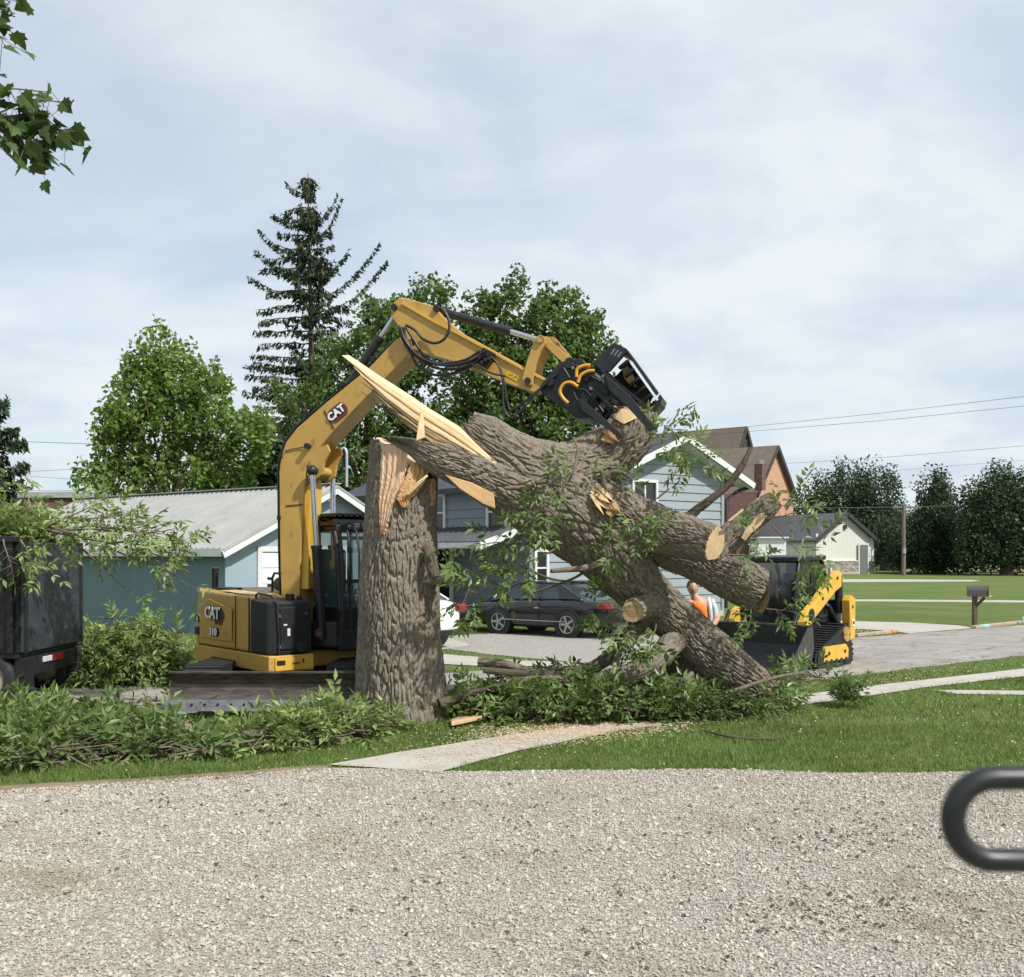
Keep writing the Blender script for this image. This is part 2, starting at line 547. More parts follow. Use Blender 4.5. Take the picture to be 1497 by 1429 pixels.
# foliage
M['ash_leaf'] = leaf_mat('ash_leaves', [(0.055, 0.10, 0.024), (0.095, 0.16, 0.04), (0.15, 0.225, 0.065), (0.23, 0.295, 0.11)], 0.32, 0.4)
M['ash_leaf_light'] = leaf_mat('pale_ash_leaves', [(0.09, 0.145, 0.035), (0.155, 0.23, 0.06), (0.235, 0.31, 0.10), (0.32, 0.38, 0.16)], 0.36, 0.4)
M['tree_light'] = leaf_mat('bright_tree_leaves', [(0.085, 0.16, 0.035), (0.14, 0.235, 0.05), (0.21, 0.30, 0.07)], 0.46)
M['tree_mid'] = leaf_mat('mid_green_tree_leaves', [(0.055, 0.105, 0.03), (0.095, 0.16, 0.04), (0.15, 0.22, 0.055)], 0.38)
M['tree_dark'] = leaf_mat('dark_tree_leaves', [(0.026, 0.05, 0.023), (0.042, 0.075, 0.03), (0.065, 0.105, 0.04)], 0.28)
M['spruce'] = leaf_mat('spruce_needles', [(0.022, 0.042, 0.022), (0.038, 0.062, 0.028), (0.06, 0.085, 0.038)], 0.12, 0.7)
M['maple_leaf'] = leaf_mat('maple_leaves', [(0.02, 0.045, 0.012), (0.04, 0.08, 0.018), (0.07, 0.115, 0.025)], 0.25)
M['blade'] = leaf_mat('grass_blades', [(0.065, 0.125, 0.024), (0.11, 0.195, 0.036), (0.165, 0.255, 0.055), (0.27, 0.29, 0.12)], 0.4, 0.55)
M['clover'] = mat('white_clover', (0.55, 0.56, 0.45), 0.8, 0, 0.1, 30)

# ================================================================== ground
def ground_mats():
    # lawn soil/turf under the blades
    m, nt, N, L, b = _new('lawn_turf')
    v = _vec(nt)
    n1 = _noise(nt, 0.35, 5, 0.6, v); n2 = _noise(nt, 9, 6, 0.7, v); n3 = _noise(nt, 60, 4, 0.7, v)
    col = _mix(nt, _mr(nt, n2.outputs['Fac'], 0.3, 0.7), (0.075, 0.125, 0.03), (0.135, 0.195, 0.05))
    col = _mix(nt, _mr(nt, n1.outputs['Fac'], 0.40, 0.66, 0, 0.85), col, (0.17, 0.185, 0.075))
    col = _mix(nt, _mr(nt, n3.outputs['Fac'], 0.62, 0.74, 0, 0.6), col, (0.02, 0.035, 0.008))
    L.new(col, b.inputs['Base Color']); b.inputs['Roughness'].default_value = 0.95
    b.inputs['Specular IOR Level'].default_value = 0.1
    _bump(nt, b, n3.outputs['Fac'], 0.8, 0.05)
    M['turf'] = m
    # pale crushed gravel
    for nm, base, dark, dirt in (('gravel', (0.43, 0.40, 0.35), (0.26, 0.235, 0.20), (0.29, 0.24, 0.185)),
                                 ('gravel_far', (0.40, 0.38, 0.35), (0.23, 0.21, 0.19), (0.30, 0.27, 0.22))):
        m, nt, N, L, b = _new(nm)
        v = _vec(nt)
        vo = N.new('ShaderNodeTexVoronoi'); vo.inputs['Scale'].default_value = 48 if nm == 'gravel' else 30
        L.new(v, vo.inputs['Vector'])
        sp = N.new('ShaderNodeSeparateColor'); L.new(vo.outputs['Color'], sp.inputs[0])
        col = _mix(nt, sp.outputs[0], dark, base)
        n1 = _noise(nt, 0.55, 6, 0.62, v, 0.3); n4 = _noise(nt, 2.2, 6, 0.7, v)
        mm = N.new('ShaderNodeMath'); mm.operation = 'MULTIPLY'
        L.new(_mr(nt, n1.outputs['Fac'], 0.48, 0.66), mm.inputs[0]); L.new(_mr(nt, n4.outputs['Fac'], 0.4, 0.6), mm.inputs[1])
        col = _mix(nt, mm.outputs[0], col, dirt)
        L.new(col, b.inputs['Base Color']); b.inputs['Roughness'].default_value = 0.95
        b.inputs['Specular IOR Level'].default_value = 0.15
        _bump(nt, b, vo.outputs['Distance'], 0.9, 0.02)
        bp = [x for x in N if x.type == 'BUMP'][0]; bp.invert = True
        M[nm] = m
    # separate stones
    m, nt, N, L, b = _new('gravel_stone')
    g = N.new('ShaderNodeNewGeometry'); r = N.new('ShaderNodeValToRGB'); cr = r.color_ramp
    cr.elements[0].color = (0.28, 0.25, 0.205, 1); cr.elements[1].color = (0.52, 0.485, 0.425, 1)
    for p_, c_ in ((0.12, (0.34, 0.308, 0.257)), (0.4, (0.395, 0.365, 0.312)), (0.7, (0.435, 0.40, 0.345)), (0.9, (0.475, 0.425, 0.355))):
        e = cr.elements.new(p_); e.color = (*c_, 1)
    L.new(g.outputs['Random Per Island'], r.inputs[0])
    n1 = _noise(nt, 0.55, 6, 0.62, _vec(nt), 0.3); n4 = _noise(nt, 2.2, 6, 0.7, _vec(nt))
    mm = N.new('ShaderNodeMath'); mm.operation = 'MULTIPLY'
    L.new(_mr(nt, n1.outputs['Fac'], 0.48, 0.66), mm.inputs[0]); L.new(_mr(nt, n4.outputs['Fac'], 0.4, 0.6, 0, 0.7), mm.inputs[1])
    col = _mix(nt, mm.outputs[0], r.outputs[0], (0.25, 0.195, 0.14))
    L.new(col, b.inputs['Base Color']); b.inputs['Roughness'].default_value = 0.9
    b.inputs['Specular IOR Level'].default_value = 0.2
    M['stone'] = m
    # concrete, road
    M['concrete'] = mat('pale_concrete', (0.39, 0.36, 0.315), 0.85, 0, 0.12, 1.2, spot=(0.28, 0.25, 0.21), spot_t=(0.55, 0.75), spot_scale=2.5, bump=0.15, bscale=80)
    m, nt, N, L, b = _new('old_grey_road')
    v = _vec(nt)
    n1 = _noise(nt, 0.8, 6, 0.65, v); n2 = _noise(nt, 40, 5, 0.7, v)
    col = _mix(nt, _mr(nt, n1.outputs['Fac'], 0.32, 0.68), (0.23, 0.21, 0.185), (0.36, 0.335, 0.30))
    col = _mix(nt, _mr(nt, n2.outputs['Fac'], 0.35, 0.65, 0, 0.4), col, (0.17, 0.155, 0.14))
    vs = _vec(nt, (0.35, 1.0, 1), (0, 0, math.radians(-38)))
    n3 = _noise(nt, 0.9, 7, 0.7, vs, 1.2)
    ab = N.new('ShaderNodeMath'); ab.operation = 'SUBTRACT'; ab.inputs[1].default_value = 0.5
    L.new(n3.outputs['Fac'], ab.inputs[0])
    a2 = N.new('ShaderNodeMath'); a2.operation = 'ABSOLUTE'; L.new(ab.outputs[0], a2.inputs[0])
    col = _mix(nt, _mr(nt, a2.outputs[0], 0.004, 0.012, 0.75, 0), col, (0.045, 0.042, 0.04))
    L.new(col, b.inputs['Base Color']); b.inputs['Roughness'].default_value = 0.9
    _bump(nt, b, n2.outputs['Fac'], 0.3, 0.02)
    M['road'] = m
    M['dirt'] = mat('bare_dirt', (0.20, 0.145, 0.095), 0.95, 0, 0.3, 3, spot=(0.10, 0.11, 0.04), spot_t=(0.52, 0.66), spot_scale=5, bump=0.4)


ground_mats()


def densify(pts, step=0.3, jit=0.0, closed=True):
    out = []
    n = len(pts)
    for i in range(n if closed else n - 1):
        a, b = pts[i], pts[(i + 1) % n]
        k = max(1, min(60, int((b - a).length / step)))
        for j in range(k):
            p = a.lerp(b, j / k)
            if jit:
                q = np.array([[p.x * 2.1, p.y * 2.1, 0.3], [p.x * 2.1, p.y * 2.1, 9.7]])
                q2 = np.array([[p.x * 7, p.y * 7, 4.3], [p.x * 7, p.y * 7, 2.7]])
                d = pn(q) + 0.5 * pn(q2)
                p = p + Vector((d[0] * jit, d[1] * jit, 0))
            out.append(p)
    return out


ZONES = {}


def sheet(name, pts, z, m, label=None, jit=0.0, step=0.3, kind='structure'):
    pts = densify([Vector((p.x, p.y, 0)) for p in pts], step, jit)
    ZONES[name] = np.array([(p.x, p.y) for p in pts])
    me = bpy.data.meshes.new(name)
    tris = tessellate_polygon([pts])
    fs = []
    for a, b, c in tris:
        if (pts[b] - pts[a]).cross(pts[c] - pts[a]).z < 0: b, c = c, b
        fs.append((a, b, c))
    me.from_pydata([(p.x, p.y, z) for p in pts], [], fs); me.update()
    o = link(me, name, m)
    return props(o, label, None, None, kind)


def V2(x, y): return Vector((x, y, 0))


# lawn: one sheet to the horizon
g = MB().add([(-1500, -60, 0), (1500, -60, 0), (1500, 2500, 0), (-1500, 2500, 0)], [(0, 1, 2, 3)]).build('ground', M['turf'])
props(g, 'green mown lawn reaching to the horizon', None, None, 'structure')

sheet('gravel_drive', [G(-700, 1180), G(0, 1158), G(150, 1149), G(330, 1136), G(490, 1123), G(632, 1129), G(800, 1128), G(1050, 1126), G(1200, 1131), G(1350, 1131), G(1500, 1127), G(2200, 1116),
                       V2(12, -8), V2(-12, -8)], 0.008, M['gravel'], 'pale crushed gravel drive in front of the lawn', 0.035, 0.15)
sheet('sidewalk', [G(478, 1120), G(700, 1083), G(860, 1062), G(1000, 1041), G(1140, 1022), G(1300, 1001), G(1497, 979), G(1900, 938), G(1900, 945), G(1497, 990), G(1350, 1007), G(1220, 1026), G(1140, 1036),
                   G(905, 1071), G(760, 1099), G(640, 1131)], 0.016, M['concrete'], 'pale concrete sidewalk crossing the lawn', 0.02, 0.25)
sheet('walkway', [G(1362, 1010), G(1497, 1011), G(2000, 1014), G(2000, 1022), G(1497, 1017), G(1400, 1016)], 0.012, M['concrete'], 'narrow concrete walk joining the sidewalk', 0.02, 0.3)
sheet('road', [G(2300, 868), G(1900, 885), G(1497, 914), G(1250, 933), G(1000, 958), G(850, 971), G(640, 985), G(520, 986), G(270, 984), G(120, 986), G(-700, 992),
               G(-700, 1046), G(60, 1036), G(260, 1044), G(520, 1030), G(640, 1012), G(860, 1002), G(1000, 1004), G(1130, 1002), G(1260, 988), G(1330, 978), G(1497, 959), G(1900, 925), G(2300, 900)], 0.004, M['road'],
      'worn grey road behind the felled tree', 0.05, 0.4)
sheet('house_driveway', [G(668, 929), G(760, 926), G(900, 926), G(1010, 932), G(1010, 948), G(900, 966), G(850, 970), G(720, 958), G(640, 948)], 0.008, M['gravel_far'], 'pale gravel driveway under the black car', 0.06, 0.3)
sheet('garage_driveway', [G(500, 935), G(640, 928), G(690, 944), G(640, 952), G(520, 962), G(420, 950)], 0.0135, M['concrete'], 'concrete driveway under the white car', 0.03, 0.3)
sheet('far_sidewalk', [G(500, 958), G(640, 957), G(760, 967), G(850, 970), G(850, 975), G(720, 976), G(640, 972), G(500, 972)], 0.018, M['concrete'], 'concrete sidewalk strip on the far side of the road', 0.03, 0.3)
sheet('side_driveway', [G(1150, 906), G(1250, 909), G(1330, 911), G(1400, 915), G(1425, 919), G(1330, 927), G(1300, 923), G(1250, 920), G(1150, 920)], 0.012, M['concrete'], 'pale concrete drive apron beside the mailbox', 0.03, 0.4)
sheet('far_lane', [G(1150, 847.5), G(1300, 847.5), G(1420, 848.5), G(1435, 849.6), G(1420, 851), G(1300, 851.6), G(1150, 852)], 0.02, M['concrete'], 'far pale lane in front of the metal building', 0.1, 1.0)
sheet('far_path', [G(1150, 876.5), G(1300, 877), G(1497, 878.5), G(1800, 880), G(1800, 883), G(1497, 881.5), G(1300, 880), G(1150, 879.5)], 0.01, M['concrete'], 'thin pale path across the far lawn', 0.05, 0.5)
sheet('dirt_patch', [G(165, 1078), G(200, 1062), G(250, 1052), G(300, 1056), G(270, 1074), G(210, 1086)], 0.006, M['dirt'], 'bare dirt beside the excavator blade', 0.05, 0.15)
sheet('worn_strip', [G(-600, 1176), G(0, 1151), G(150, 1143), G(330, 1131), G(480, 1119), G(490, 1127), G(330, 1139), G(150, 1153), G(0, 1162), G(-600, 1190)], 0.012, M['dirt'], 'bare dirt verge between the gravel and the grass', 0.06, 0.1)

# kerb of separate stones on the far edge of the road
kerb = thing('kerb', 'low kerb of pinkish concrete blocks along the far road edge', 'kerb', G(1450, 911))
kerb['kind'] = 'structure'; del kerb['category']
M['kerb_pink'] = mat('pinkish_kerb', (0.36, 0.27, 0.21), 0.85, 0, 0.2, 3, bump=0.2)
M['kerb_orange'] = mat('orange_survey_paint', (0.55, 0.16, 0.06), 0.8, 0, 0.25, 8)
M['kerb_blue'] = mat('pale_blue_survey_paint', (0.28, 0.52, 0.50), 0.8, 0, 0.2, 8)
ks = [(1425, 919.5), (1437, 918), (1446, 917), (1468, 914.6), (1490, 912.4), (1512, 910.2), (1534, 908)]
for i in range(len(ks) - 1):
    a, b = G(*ks[i]), G(*ks[i + 1])
    d = (b - a).normalized() * 0.01
    a, b = a + d + Vector((0, 0.1, 0.03)), b - d + Vector((0, 0.1, 0.03))
    MB().bar(a, b, 0.16, 0.09).build('kerb_stone', M['kerb_blue'] if i == 1 else M['kerb_pink'], kerb, 0.02)
ks = [(1252, 931.5), (1278, 929), (1302, 926.4), (1311, 925.6)]
for i in range(len(ks) - 1):
    a, b = G(*ks[i]) + Vector((0, 0.1, 0.03)), G(*ks[i + 1]) + Vector((-0.01, 0.1, 0.03))
    MB().bar(a, b, 0.16, 0.09).build('kerb_stone', M['kerb_orange'] if i == 2 else M['kerb_pink'], kerb, 0.02)


def inside(poly, x, y):
    r = np.zeros(len(x), bool)
    px, py = poly[:, 0], poly[:, 1]
    j = len(poly) - 1
    for i in range(len(poly)):
        c = ((py[i] > y) != (py[j] > y))
        if c.any():
            with np.errstate(divide='ignore', invalid='ignore'):
                xi = (px[j] - px[i]) * (y - py[i]) / (py[j] - py[i]) + px[i]
            r ^= c & (x < xi)
        j = i
    return r


# loose stones of the drive
def scatter_stones():
    n = 118000
    Y = np.sqrt(RNG.uniform(4.6 ** 2, 9.9 ** 2, n)); X = RNG.uniform(-0.53, 0.53, n) * Y
    keep = inside(ZONES['gravel_drive'], X, Y)
    X, Y = X[keep], Y[keep]
    n = len(X)
    base = np.array([[1, 0, 0], [-1, 0, 0], [0, 1, 0], [0, -1, 0], [0, 0, 1], [0, 0, -1]], float)
    fc = np.array([[0, 2, 4], [2, 1, 4], [1, 3, 4], [3, 0, 4], [2, 0, 5], [1, 2, 5], [3, 1, 5], [0, 3, 5]])
    sz = RNG.lognormal(math.log(0.0080), 0.42, n).clip(0.004, 0.022)
    v = base[None] * RNG.uniform(0.65, 1.35, (n, 6, 1))
    v = v + RNG.normal(0, 0.22, (n, 6, 3))
    v *= (sz[:, None] * np.stack([np.ones(n), RNG.uniform(0.6, 1, n), RNG.uniform(0.45, 0.85, n)], 1))[:, None, :]
    a = RNG.uniform(0, 2 * math.pi, n); b = RNG.normal(0, 0.5, n)
    ca, sa, cb, sb = np.cos(a), np.sin(a), np.cos(b), np.sin(b)
    x, y, z = v[..., 0], v[..., 1], v[..., 2]
    x, z = x * cb[:, None] + z * sb[:, None], -x * sb[:, None] + z * cb[:, None]
    x, y = x * ca[:, None] - y * sa[:, None], x * sa[:, None] + y * ca[:, None]
    V = np.stack([x + X[:, None], y + Y[:, None], z + 0.010 + sz[:, None] * 0.18], 2).reshape(-1, 3)
    F = (fc[None] + (np.arange(n) * 6)[:, None, None]).reshape(-1, 3)
    props(link(np_mesh('gravel', V, F), 'gravel', M['stone']), 'loose pale crushed stones covering the drive', 'gravel', None, 'stuff')


scatter_stones()


def scatter_grass():
    Vs, Fs, off = [], [], 0
    bands = [(9.3, 12.5, 105000, 0.040, 0.0045), (12.5, 18.0, 80000, 0.048, 0.0065), (18.0, 27.0, 40000, 0.03, 0.012)]
    block = ['gravel_drive', 'sidewalk', 'walkway', 'road', 'house_driveway', 'garage_driveway', 'far_sidewalk', 'side_driveway', 'far_path']
    for y0, y1, n, h, w in bands:
        Y = np.sqrt(RNG.uniform(y0 ** 2, y1 ** 2, n)); X = RNG.uniform(-0.54, 0.54, n) * Y
        dens = pn(np.stack([X * 1.3, Y * 1.3, np.zeros(n)], 1)) + 0.6 * pn(np.stack([X * 5, Y * 5, np.ones(n)], 1))
        keep = dens > RNG.uniform(-1.1, 0.2, n)
        for bname in block:
            keep &= ~inside(ZONES[bname], X, Y)
        keep &= ~(inside(ZONES['worn_strip'], X, Y) & (RNG.uniform(0, 1, n) > 0.25)) & ~inside(ZONES['dirt_patch'], X, Y)
        X, Y, dn = X[keep], Y[keep], dens[keep]; n = len(X)
        a = RNG.uniform(0, 2 * math.pi, n)
        hh = h * RNG.uniform(0.5, 1.5, n) * (1 + 0.5 * dn.clip(-0.6, 0.9)); ww = w * RNG.uniform(0.7, 1.5, n)
        lean = RNG.normal(0, 0.5, (n, 2)) * hh[:, None]
        p0 = np.stack([X - np.cos(a) * ww, Y - np.sin(a) * ww, np.zeros(n)], 1)
        p1 = np.stack([X + np.cos(a) * ww, Y + np.sin(a) * ww, np.zeros(n)], 1)
        p2 = np.stack([X + lean[:, 0], Y + lean[:, 1], hh], 1)
        Vs.append(np.stack([p0, p1, p2], 1).reshape(-1, 3))
        Fs.append(np.arange(n * 3).reshape(-1, 3) + off); off += n * 3
    props(link(np_mesh('grass', np.concatenate(Vs), np.concatenate(Fs)), 'grass', M['blade']), 'short green grass blades of the front lawn and verges', 'grass', None, 'stuff')
    # clover heads
    n = 4200
    Y = np.sqrt(RNG.uniform(9.6 ** 2, 28 ** 2, n)); X = RNG.uniform(-0.5, 0.5, n) * Y
    c = pn(np.stack([X * 0.9, Y * 0.9, np.full(n, 5.0)], 1))
    keep = (c > 0.05) & (RNG.uniform(0, 1, n) < 0.55)
    far = (Y > 25.5) & (X > 7); keep |= far & (c > -0.5)
    for bname in block: keep &= ~inside(ZONES[bname], X, Y)
    X, Y = X[keep], Y[keep]; n = len(X)
    base = np.array([[1, 0, 0], [-1, 0, 0], [0, 1, 0], [0, -1, 0], [0, 0, 1], [0, 0, -1]], float)
    fc = np.array([[0, 2, 4], [2, 1, 4], [1, 3, 4], [3, 0, 4], [2, 0, 5], [1, 2, 5], [3, 1, 5], [0, 3, 5]])
    s = RNG.uniform(0.006, 0.011, n) * (Y / 11).clip(1, 1.6)
    V = (base[None] * s[:, None, None] + np.stack([X, Y, RNG.uniform(0.03, 0.065, n)], 1)[:, None]).reshape(-1, 3)
    F = (fc[None] + (np.arange(n) * 6)[:, None, None]).reshape(-1, 3)
    props(link(np_mesh('clover', V, F), 'clover', M['clover']), 'white clover heads dotted through the lawn', 'clover', None, 'stuff')


scatter_grass()


def scatter_bits(name, label, m, spots, s0, s1, flat=0.3, z0=0.02, air=False):
    """small chips lying about"""
    pts = []
    for (px, py, rx, ry, n) in spots:
        for _ in range(n):
            c = G(px + random.gauss(0, rx), max(835, py + random.gauss(0, ry)))
            pts.append((c.x, c.y, z0))
    n = len(pts); P0 = np.array(pts)
    base = np.array([[1, 0, 0], [0, 0.6, 0.1], [-1, 0, 0], [0, -0.6, 0.1], [0, 0, 1], [0, 0, -0.3]], float)
    fc = np.array([[0, 1, 4], [1, 2, 4], [2, 3, 4], [3, 0, 4]])
    s = RNG.uniform(s0, s1, n); a = RNG.uniform(0, 6.28, n)
    v = base[None] * s[:, None, None]; v = v * np.array([1, 1, flat])
    x = v[..., 0] * np.cos(a)[:, None] - v[..., 1] * np.sin(a)[:, None]
    y = v[..., 0] * np.sin(a)[:, None] + v[..., 1] * np.cos(a)[:, None]
    V = (np.stack([x, y, v[..., 2]], 2) + P0[:, None]).reshape(-1, 3)
    F = (fc[None] + (np.arange(n) * 6)[:, None, None]).reshape(-1, 3)
    props(link(np_mesh(name, V, F), name, m), label, name.replace('_', ' '), None, 'stuff')


scatter_bits('wood_chips', 'orange wood chips and sawdust strewn over the sidewalk', M['chips'],
             [(820, 1070, 60, 8, 2400), (930, 1060, 45, 8, 1200), (740, 1083, 45, 8, 700), (660, 1105, 40, 9, 250), (1000, 1045, 50, 9, 500), (1280, 990, 70, 8, 700), (680, 1045, 30, 10, 150), (560, 1085, 60, 12, 60)], 0.008, 0.022, 0.4)
scatter_bits('dead_leaf_litter', 'dark dead leaves and twig bits on the gravel', mat('leaf_litter', (0.05, 0.055, 0.025), 0.9, 0, 0.4, 9),
             [(1190, 1335, 90, 24, 90), (1230, 1232, 70, 12, 55), (700, 1190, 300, 25, 90), (800, 1300, 350, 60, 90), (1240, 1200, 90, 25, 60), (560, 1220, 200, 30, 30), (300, 1180, 180, 12, 60)], 0.009, 0.026, 0.5, 0.02)

# ================================================================== buildings
Z = Vector((0, 0, 1))


def quad(pts, name, m, parent, thick=0.0, nrm=None):
    mb = MB()
    if thick: mb.prism(pts, Vector(nrm) * thick)
    else: mb.add(pts, [tuple(range(len(pts)))])
    return fix_normals(mb.build(name, m, parent))


def siding(parent, o, d, n, rows, ext, m, gap=0.0):
    """lap siding: each board its own object. ext(z) -> (s0, s1) or None"""
    for z0, z1 in rows:
        e0, e1 = ext(z0 + 0.004), ext(z1 - 0.004)
        if e0 is None: continue
        if e1 is None: e1 = ((e0[0] + e0[1]) / 2 - 0.02, (e0[0] + e0[1]) / 2 + 0.02)
        a, b = e0; a2, b2 = e1
        lo = [o + d * a + Z * z0, o + d * b + Z * z0, o + d * b2 + Z * (z1 + 0.015), o + d * a2 + Z * (z1 + 0.015)]
        vs = [lo[0], lo[1], lo[2], lo[3], lo[0] + n * 0.045, lo[1] + n * 0.045, lo[2] + n * 0.008, lo[3] + n * 0.008]
        fs = [(0, 1, 2, 3), (7, 6, 5, 4), (0, 4, 5, 1), (1, 5, 6, 2), (2, 6, 7, 3), (3, 7, 4, 0)]
        fix_normals(MB().add(vs, fs).build('siding_board', m, parent))


def window(parent, o, d, n, s, z, w, h, rail=True, mull=0, fw=0.09, m='trim_white', out=0.05):
    """s,z: centre of the opening on the wall"""
    c = o + d * s + Z * z
    ax = (d, n, Z)
    fr = MB()
    for sg in (-1, 1):
        fr.box(c + d * sg * (w / 2 + fw / 2) + n * out, (fw, 0.07, h + 2 * fw), ax)
        fr.box(c + Z * sg * (h / 2 + fw / 2) + n * out, (w, 0.066, fw), ax)
    if rail: fr.box(c + n * (out - 0.008), (w, 0.045, 0.05), ax)
    for k in range(mull): fr.box(c + d * (-w / 2 + w * (k + 1) / (mull + 1)) + n * (out - 0.006), (0.06, 0.05, h), ax)
    f = fr.build('window', M[m], parent)
    MB().box(c + n * (out - 0.03), (w + 0.02, 0.012, h + 0.02), ax).build('pane', M['glass_dark'], f)
    return f


def gable_roof_panels(parent, ridge_a, ridge_b, down, length, pw, m, rib=0.23, name='roof_panel', th=0.02, ribh=0.038):
    """metal roof: separate panels from ridge line a->b sloping along 'down' (unit) for length"""
    ax = (ridge_b - ridge_a); L = ax.length; ax.normalize()
    nn = ax.cross(down).normalized()
    if nn.z < 0: nn = -nn
    k = max(1, int(round(L / pw))); pw = L / k
    nr = max(1, int(round(pw / rib)))
    mb = MB()
    c = ax * (pw / 2) + down * (length / 2)
    mb.box(c, (pw - 0.006, length, th), (ax, down, nn))
    for j in range(nr):
        cc = ax * (pw * (j + 0.5) / nr) + down * (length / 2) + nn * (th / 2 + ribh / 2)
        mb.box(cc, (0.05, length, ribh), (ax, down, nn))
    me = mb.mesh(name); me.materials.append(m)
    for i in range(k):
        o = bpy.data.objects.new(name, me); COL.objects.link(o)
        o.parent = parent
        if parent.type == 'EMPTY': o.matrix_parent_inverse = Matrix.Translation(-Vector(parent.location))
        o.location = ridge_a + ax * pw * i + nn * (0.002 * (i % 2))


# ------------------------------------------------------------------ garage
gu, gv = Vector((0.6, 0.8, 0)), Vector((-0.8, 0.6, 0))
gO = Vector((-7.23, 25.8, 0))
gN1 = -gu                     # outward normal of the long wall
gN2 = -gv                     # outward normal of the gable wall
GL, GW, GE, GR = 12.5, 7.02, 2.30, 3.93
gar = thing('garage', 'low teal garage with light grey ribbed metal roof behind the excavator', 'garage', gO)
quad([gO, gO + gv * GL, gO + gv * GL + Z * GE, gO + Z * GE], 'side_wall', M['garage_wall_shade'], gar, 0.12, gu)
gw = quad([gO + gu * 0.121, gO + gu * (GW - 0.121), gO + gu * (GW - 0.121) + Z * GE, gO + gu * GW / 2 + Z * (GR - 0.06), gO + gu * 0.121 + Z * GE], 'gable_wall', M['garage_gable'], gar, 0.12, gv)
quad([gO + gu * GW, gO + gu * GW + gv * GL, gO + gu * GW + gv * GL + Z * GE, gO + gu * GW + Z * GE], 'side_wall', M['garage_wall_shade'], gar, 0.12, -gu)
sl = Vector((0, 0, GR - GE)) ; run = GW / 2
dn_l = (-gu * run - Z * (GR - GE)).normalized(); dn_r = (gu * run - Z * (GR - GE)).normalized()
slen = math.hypot(run, GR - GE) + 0.35
ra = gO + gu * GW / 2 - gv * 0.35 + Z * (GR + 0.03); rb = gO + gu * GW / 2 + gv * (GL + 0.1) + Z * (GR + 0.03)
gable_roof_panels(gar, ra, rb, dn_l, slen, 0.92, M['roof_metal'])
gable_roof_panels(gar, ra, rb, dn_r, slen, 0.92, M['roof_metal'])
MB().bar(ra + Z * 0.05, rb + Z * 0.05, 0.3, 0.03).build('ridge_cap', M['roof_metal'], gar)
for s_, dn in ((1, dn_l), (2, dn_r)):
    a = gO + gu * GW / 2 - gv * 0.36 + Z * (GR - 0.1)
    MB().bar(a, a + dn * slen, 0.04, 0.2, up=Z).build('gable_trim', M['trim_white'], gar)
    MB().bar(a - gv * 0.03 + Z * 0.1, a - gv * 0.03 + dn * slen + Z * 0.1, 0.02, 0.05, up=Z).build('drip_edge', M['roof_metal'], gar)
e0 = gO - gu * 0.32 - gv * 0.30 + Z * (GE - 0.20)
MB().bar(e0, e0 + gv * (GL + 0.35), 0.035, 0.20).build('eave_board', M['trim_white'], gar)
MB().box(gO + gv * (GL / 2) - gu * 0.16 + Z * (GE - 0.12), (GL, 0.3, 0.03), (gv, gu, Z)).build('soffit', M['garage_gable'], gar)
# corner boards, garage door of panels
MB().box(gO + gu * 0.06 - gv * 0.02 + Z * 1.1, (0.12, 0.03, 2.2), (gu, gv, Z)).build('corner_board', M['garage_gable'], gar)
df = MB()
s0, s1, dh = 1.15, 4.1, 2.12
for s in (s0 - 0.07, s1 + 0.07): df.box(gO + gu * s - gv * 0.03 + Z * (dh / 2), (0.14, 0.06, dh), (gu, gv, Z))
df.box(gO + gu * (s0 + s1) / 2 - gv * 0.032 + Z * (dh + 0.07), (s1 - s0 + 0.28, 0.06, 0.14), (gu, gv, Z))
dframe = df.build('garage_door', M['trim_white'], gar)
for i in range(5):
    MB().box(gO + gu * (s0 + s1) / 2 - gv * 0.012 + Z * (0.02 + (i + 0.5) * 0.418), (s1 - s0, 0.03, 0.405), (gu, gv, Z)).build('door_panel', M['door_white'], dframe, 0.008)

# ------------------------------------------------------------------ grey-blue house
hu, hv = Vector((0.783, 0.622, 0)), Vector((-0.622, 0.783, 0))
hO = Vector((0.51, 29.0, 0))
nB, nA = -hv, -hu
hs = thing('house', 'grey-blue lap-sided house with white gable trim behind the felled tree', 'house', hO)
# wall B: lit gable face along hu
SP, EZ, PZ = 5.92, 4.74, 5.72
SL, SR = 3.56, 8.28
core = MB()
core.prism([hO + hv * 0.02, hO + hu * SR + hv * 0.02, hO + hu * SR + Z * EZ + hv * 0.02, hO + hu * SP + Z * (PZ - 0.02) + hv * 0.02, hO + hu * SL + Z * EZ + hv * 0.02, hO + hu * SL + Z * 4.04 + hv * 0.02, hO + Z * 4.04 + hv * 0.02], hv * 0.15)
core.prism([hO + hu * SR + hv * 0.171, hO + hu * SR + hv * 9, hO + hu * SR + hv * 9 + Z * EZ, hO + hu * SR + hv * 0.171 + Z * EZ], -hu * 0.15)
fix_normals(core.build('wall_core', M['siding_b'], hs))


def extB(z):
    if z < 3.9: return (0.0, SR)
    if z < EZ: return (SL, SR)
    if z < PZ:
        t = (z - EZ) / (PZ - EZ)
        return (SL + (SP - SL) * t, SR + (SP - SR) * t)
    return None


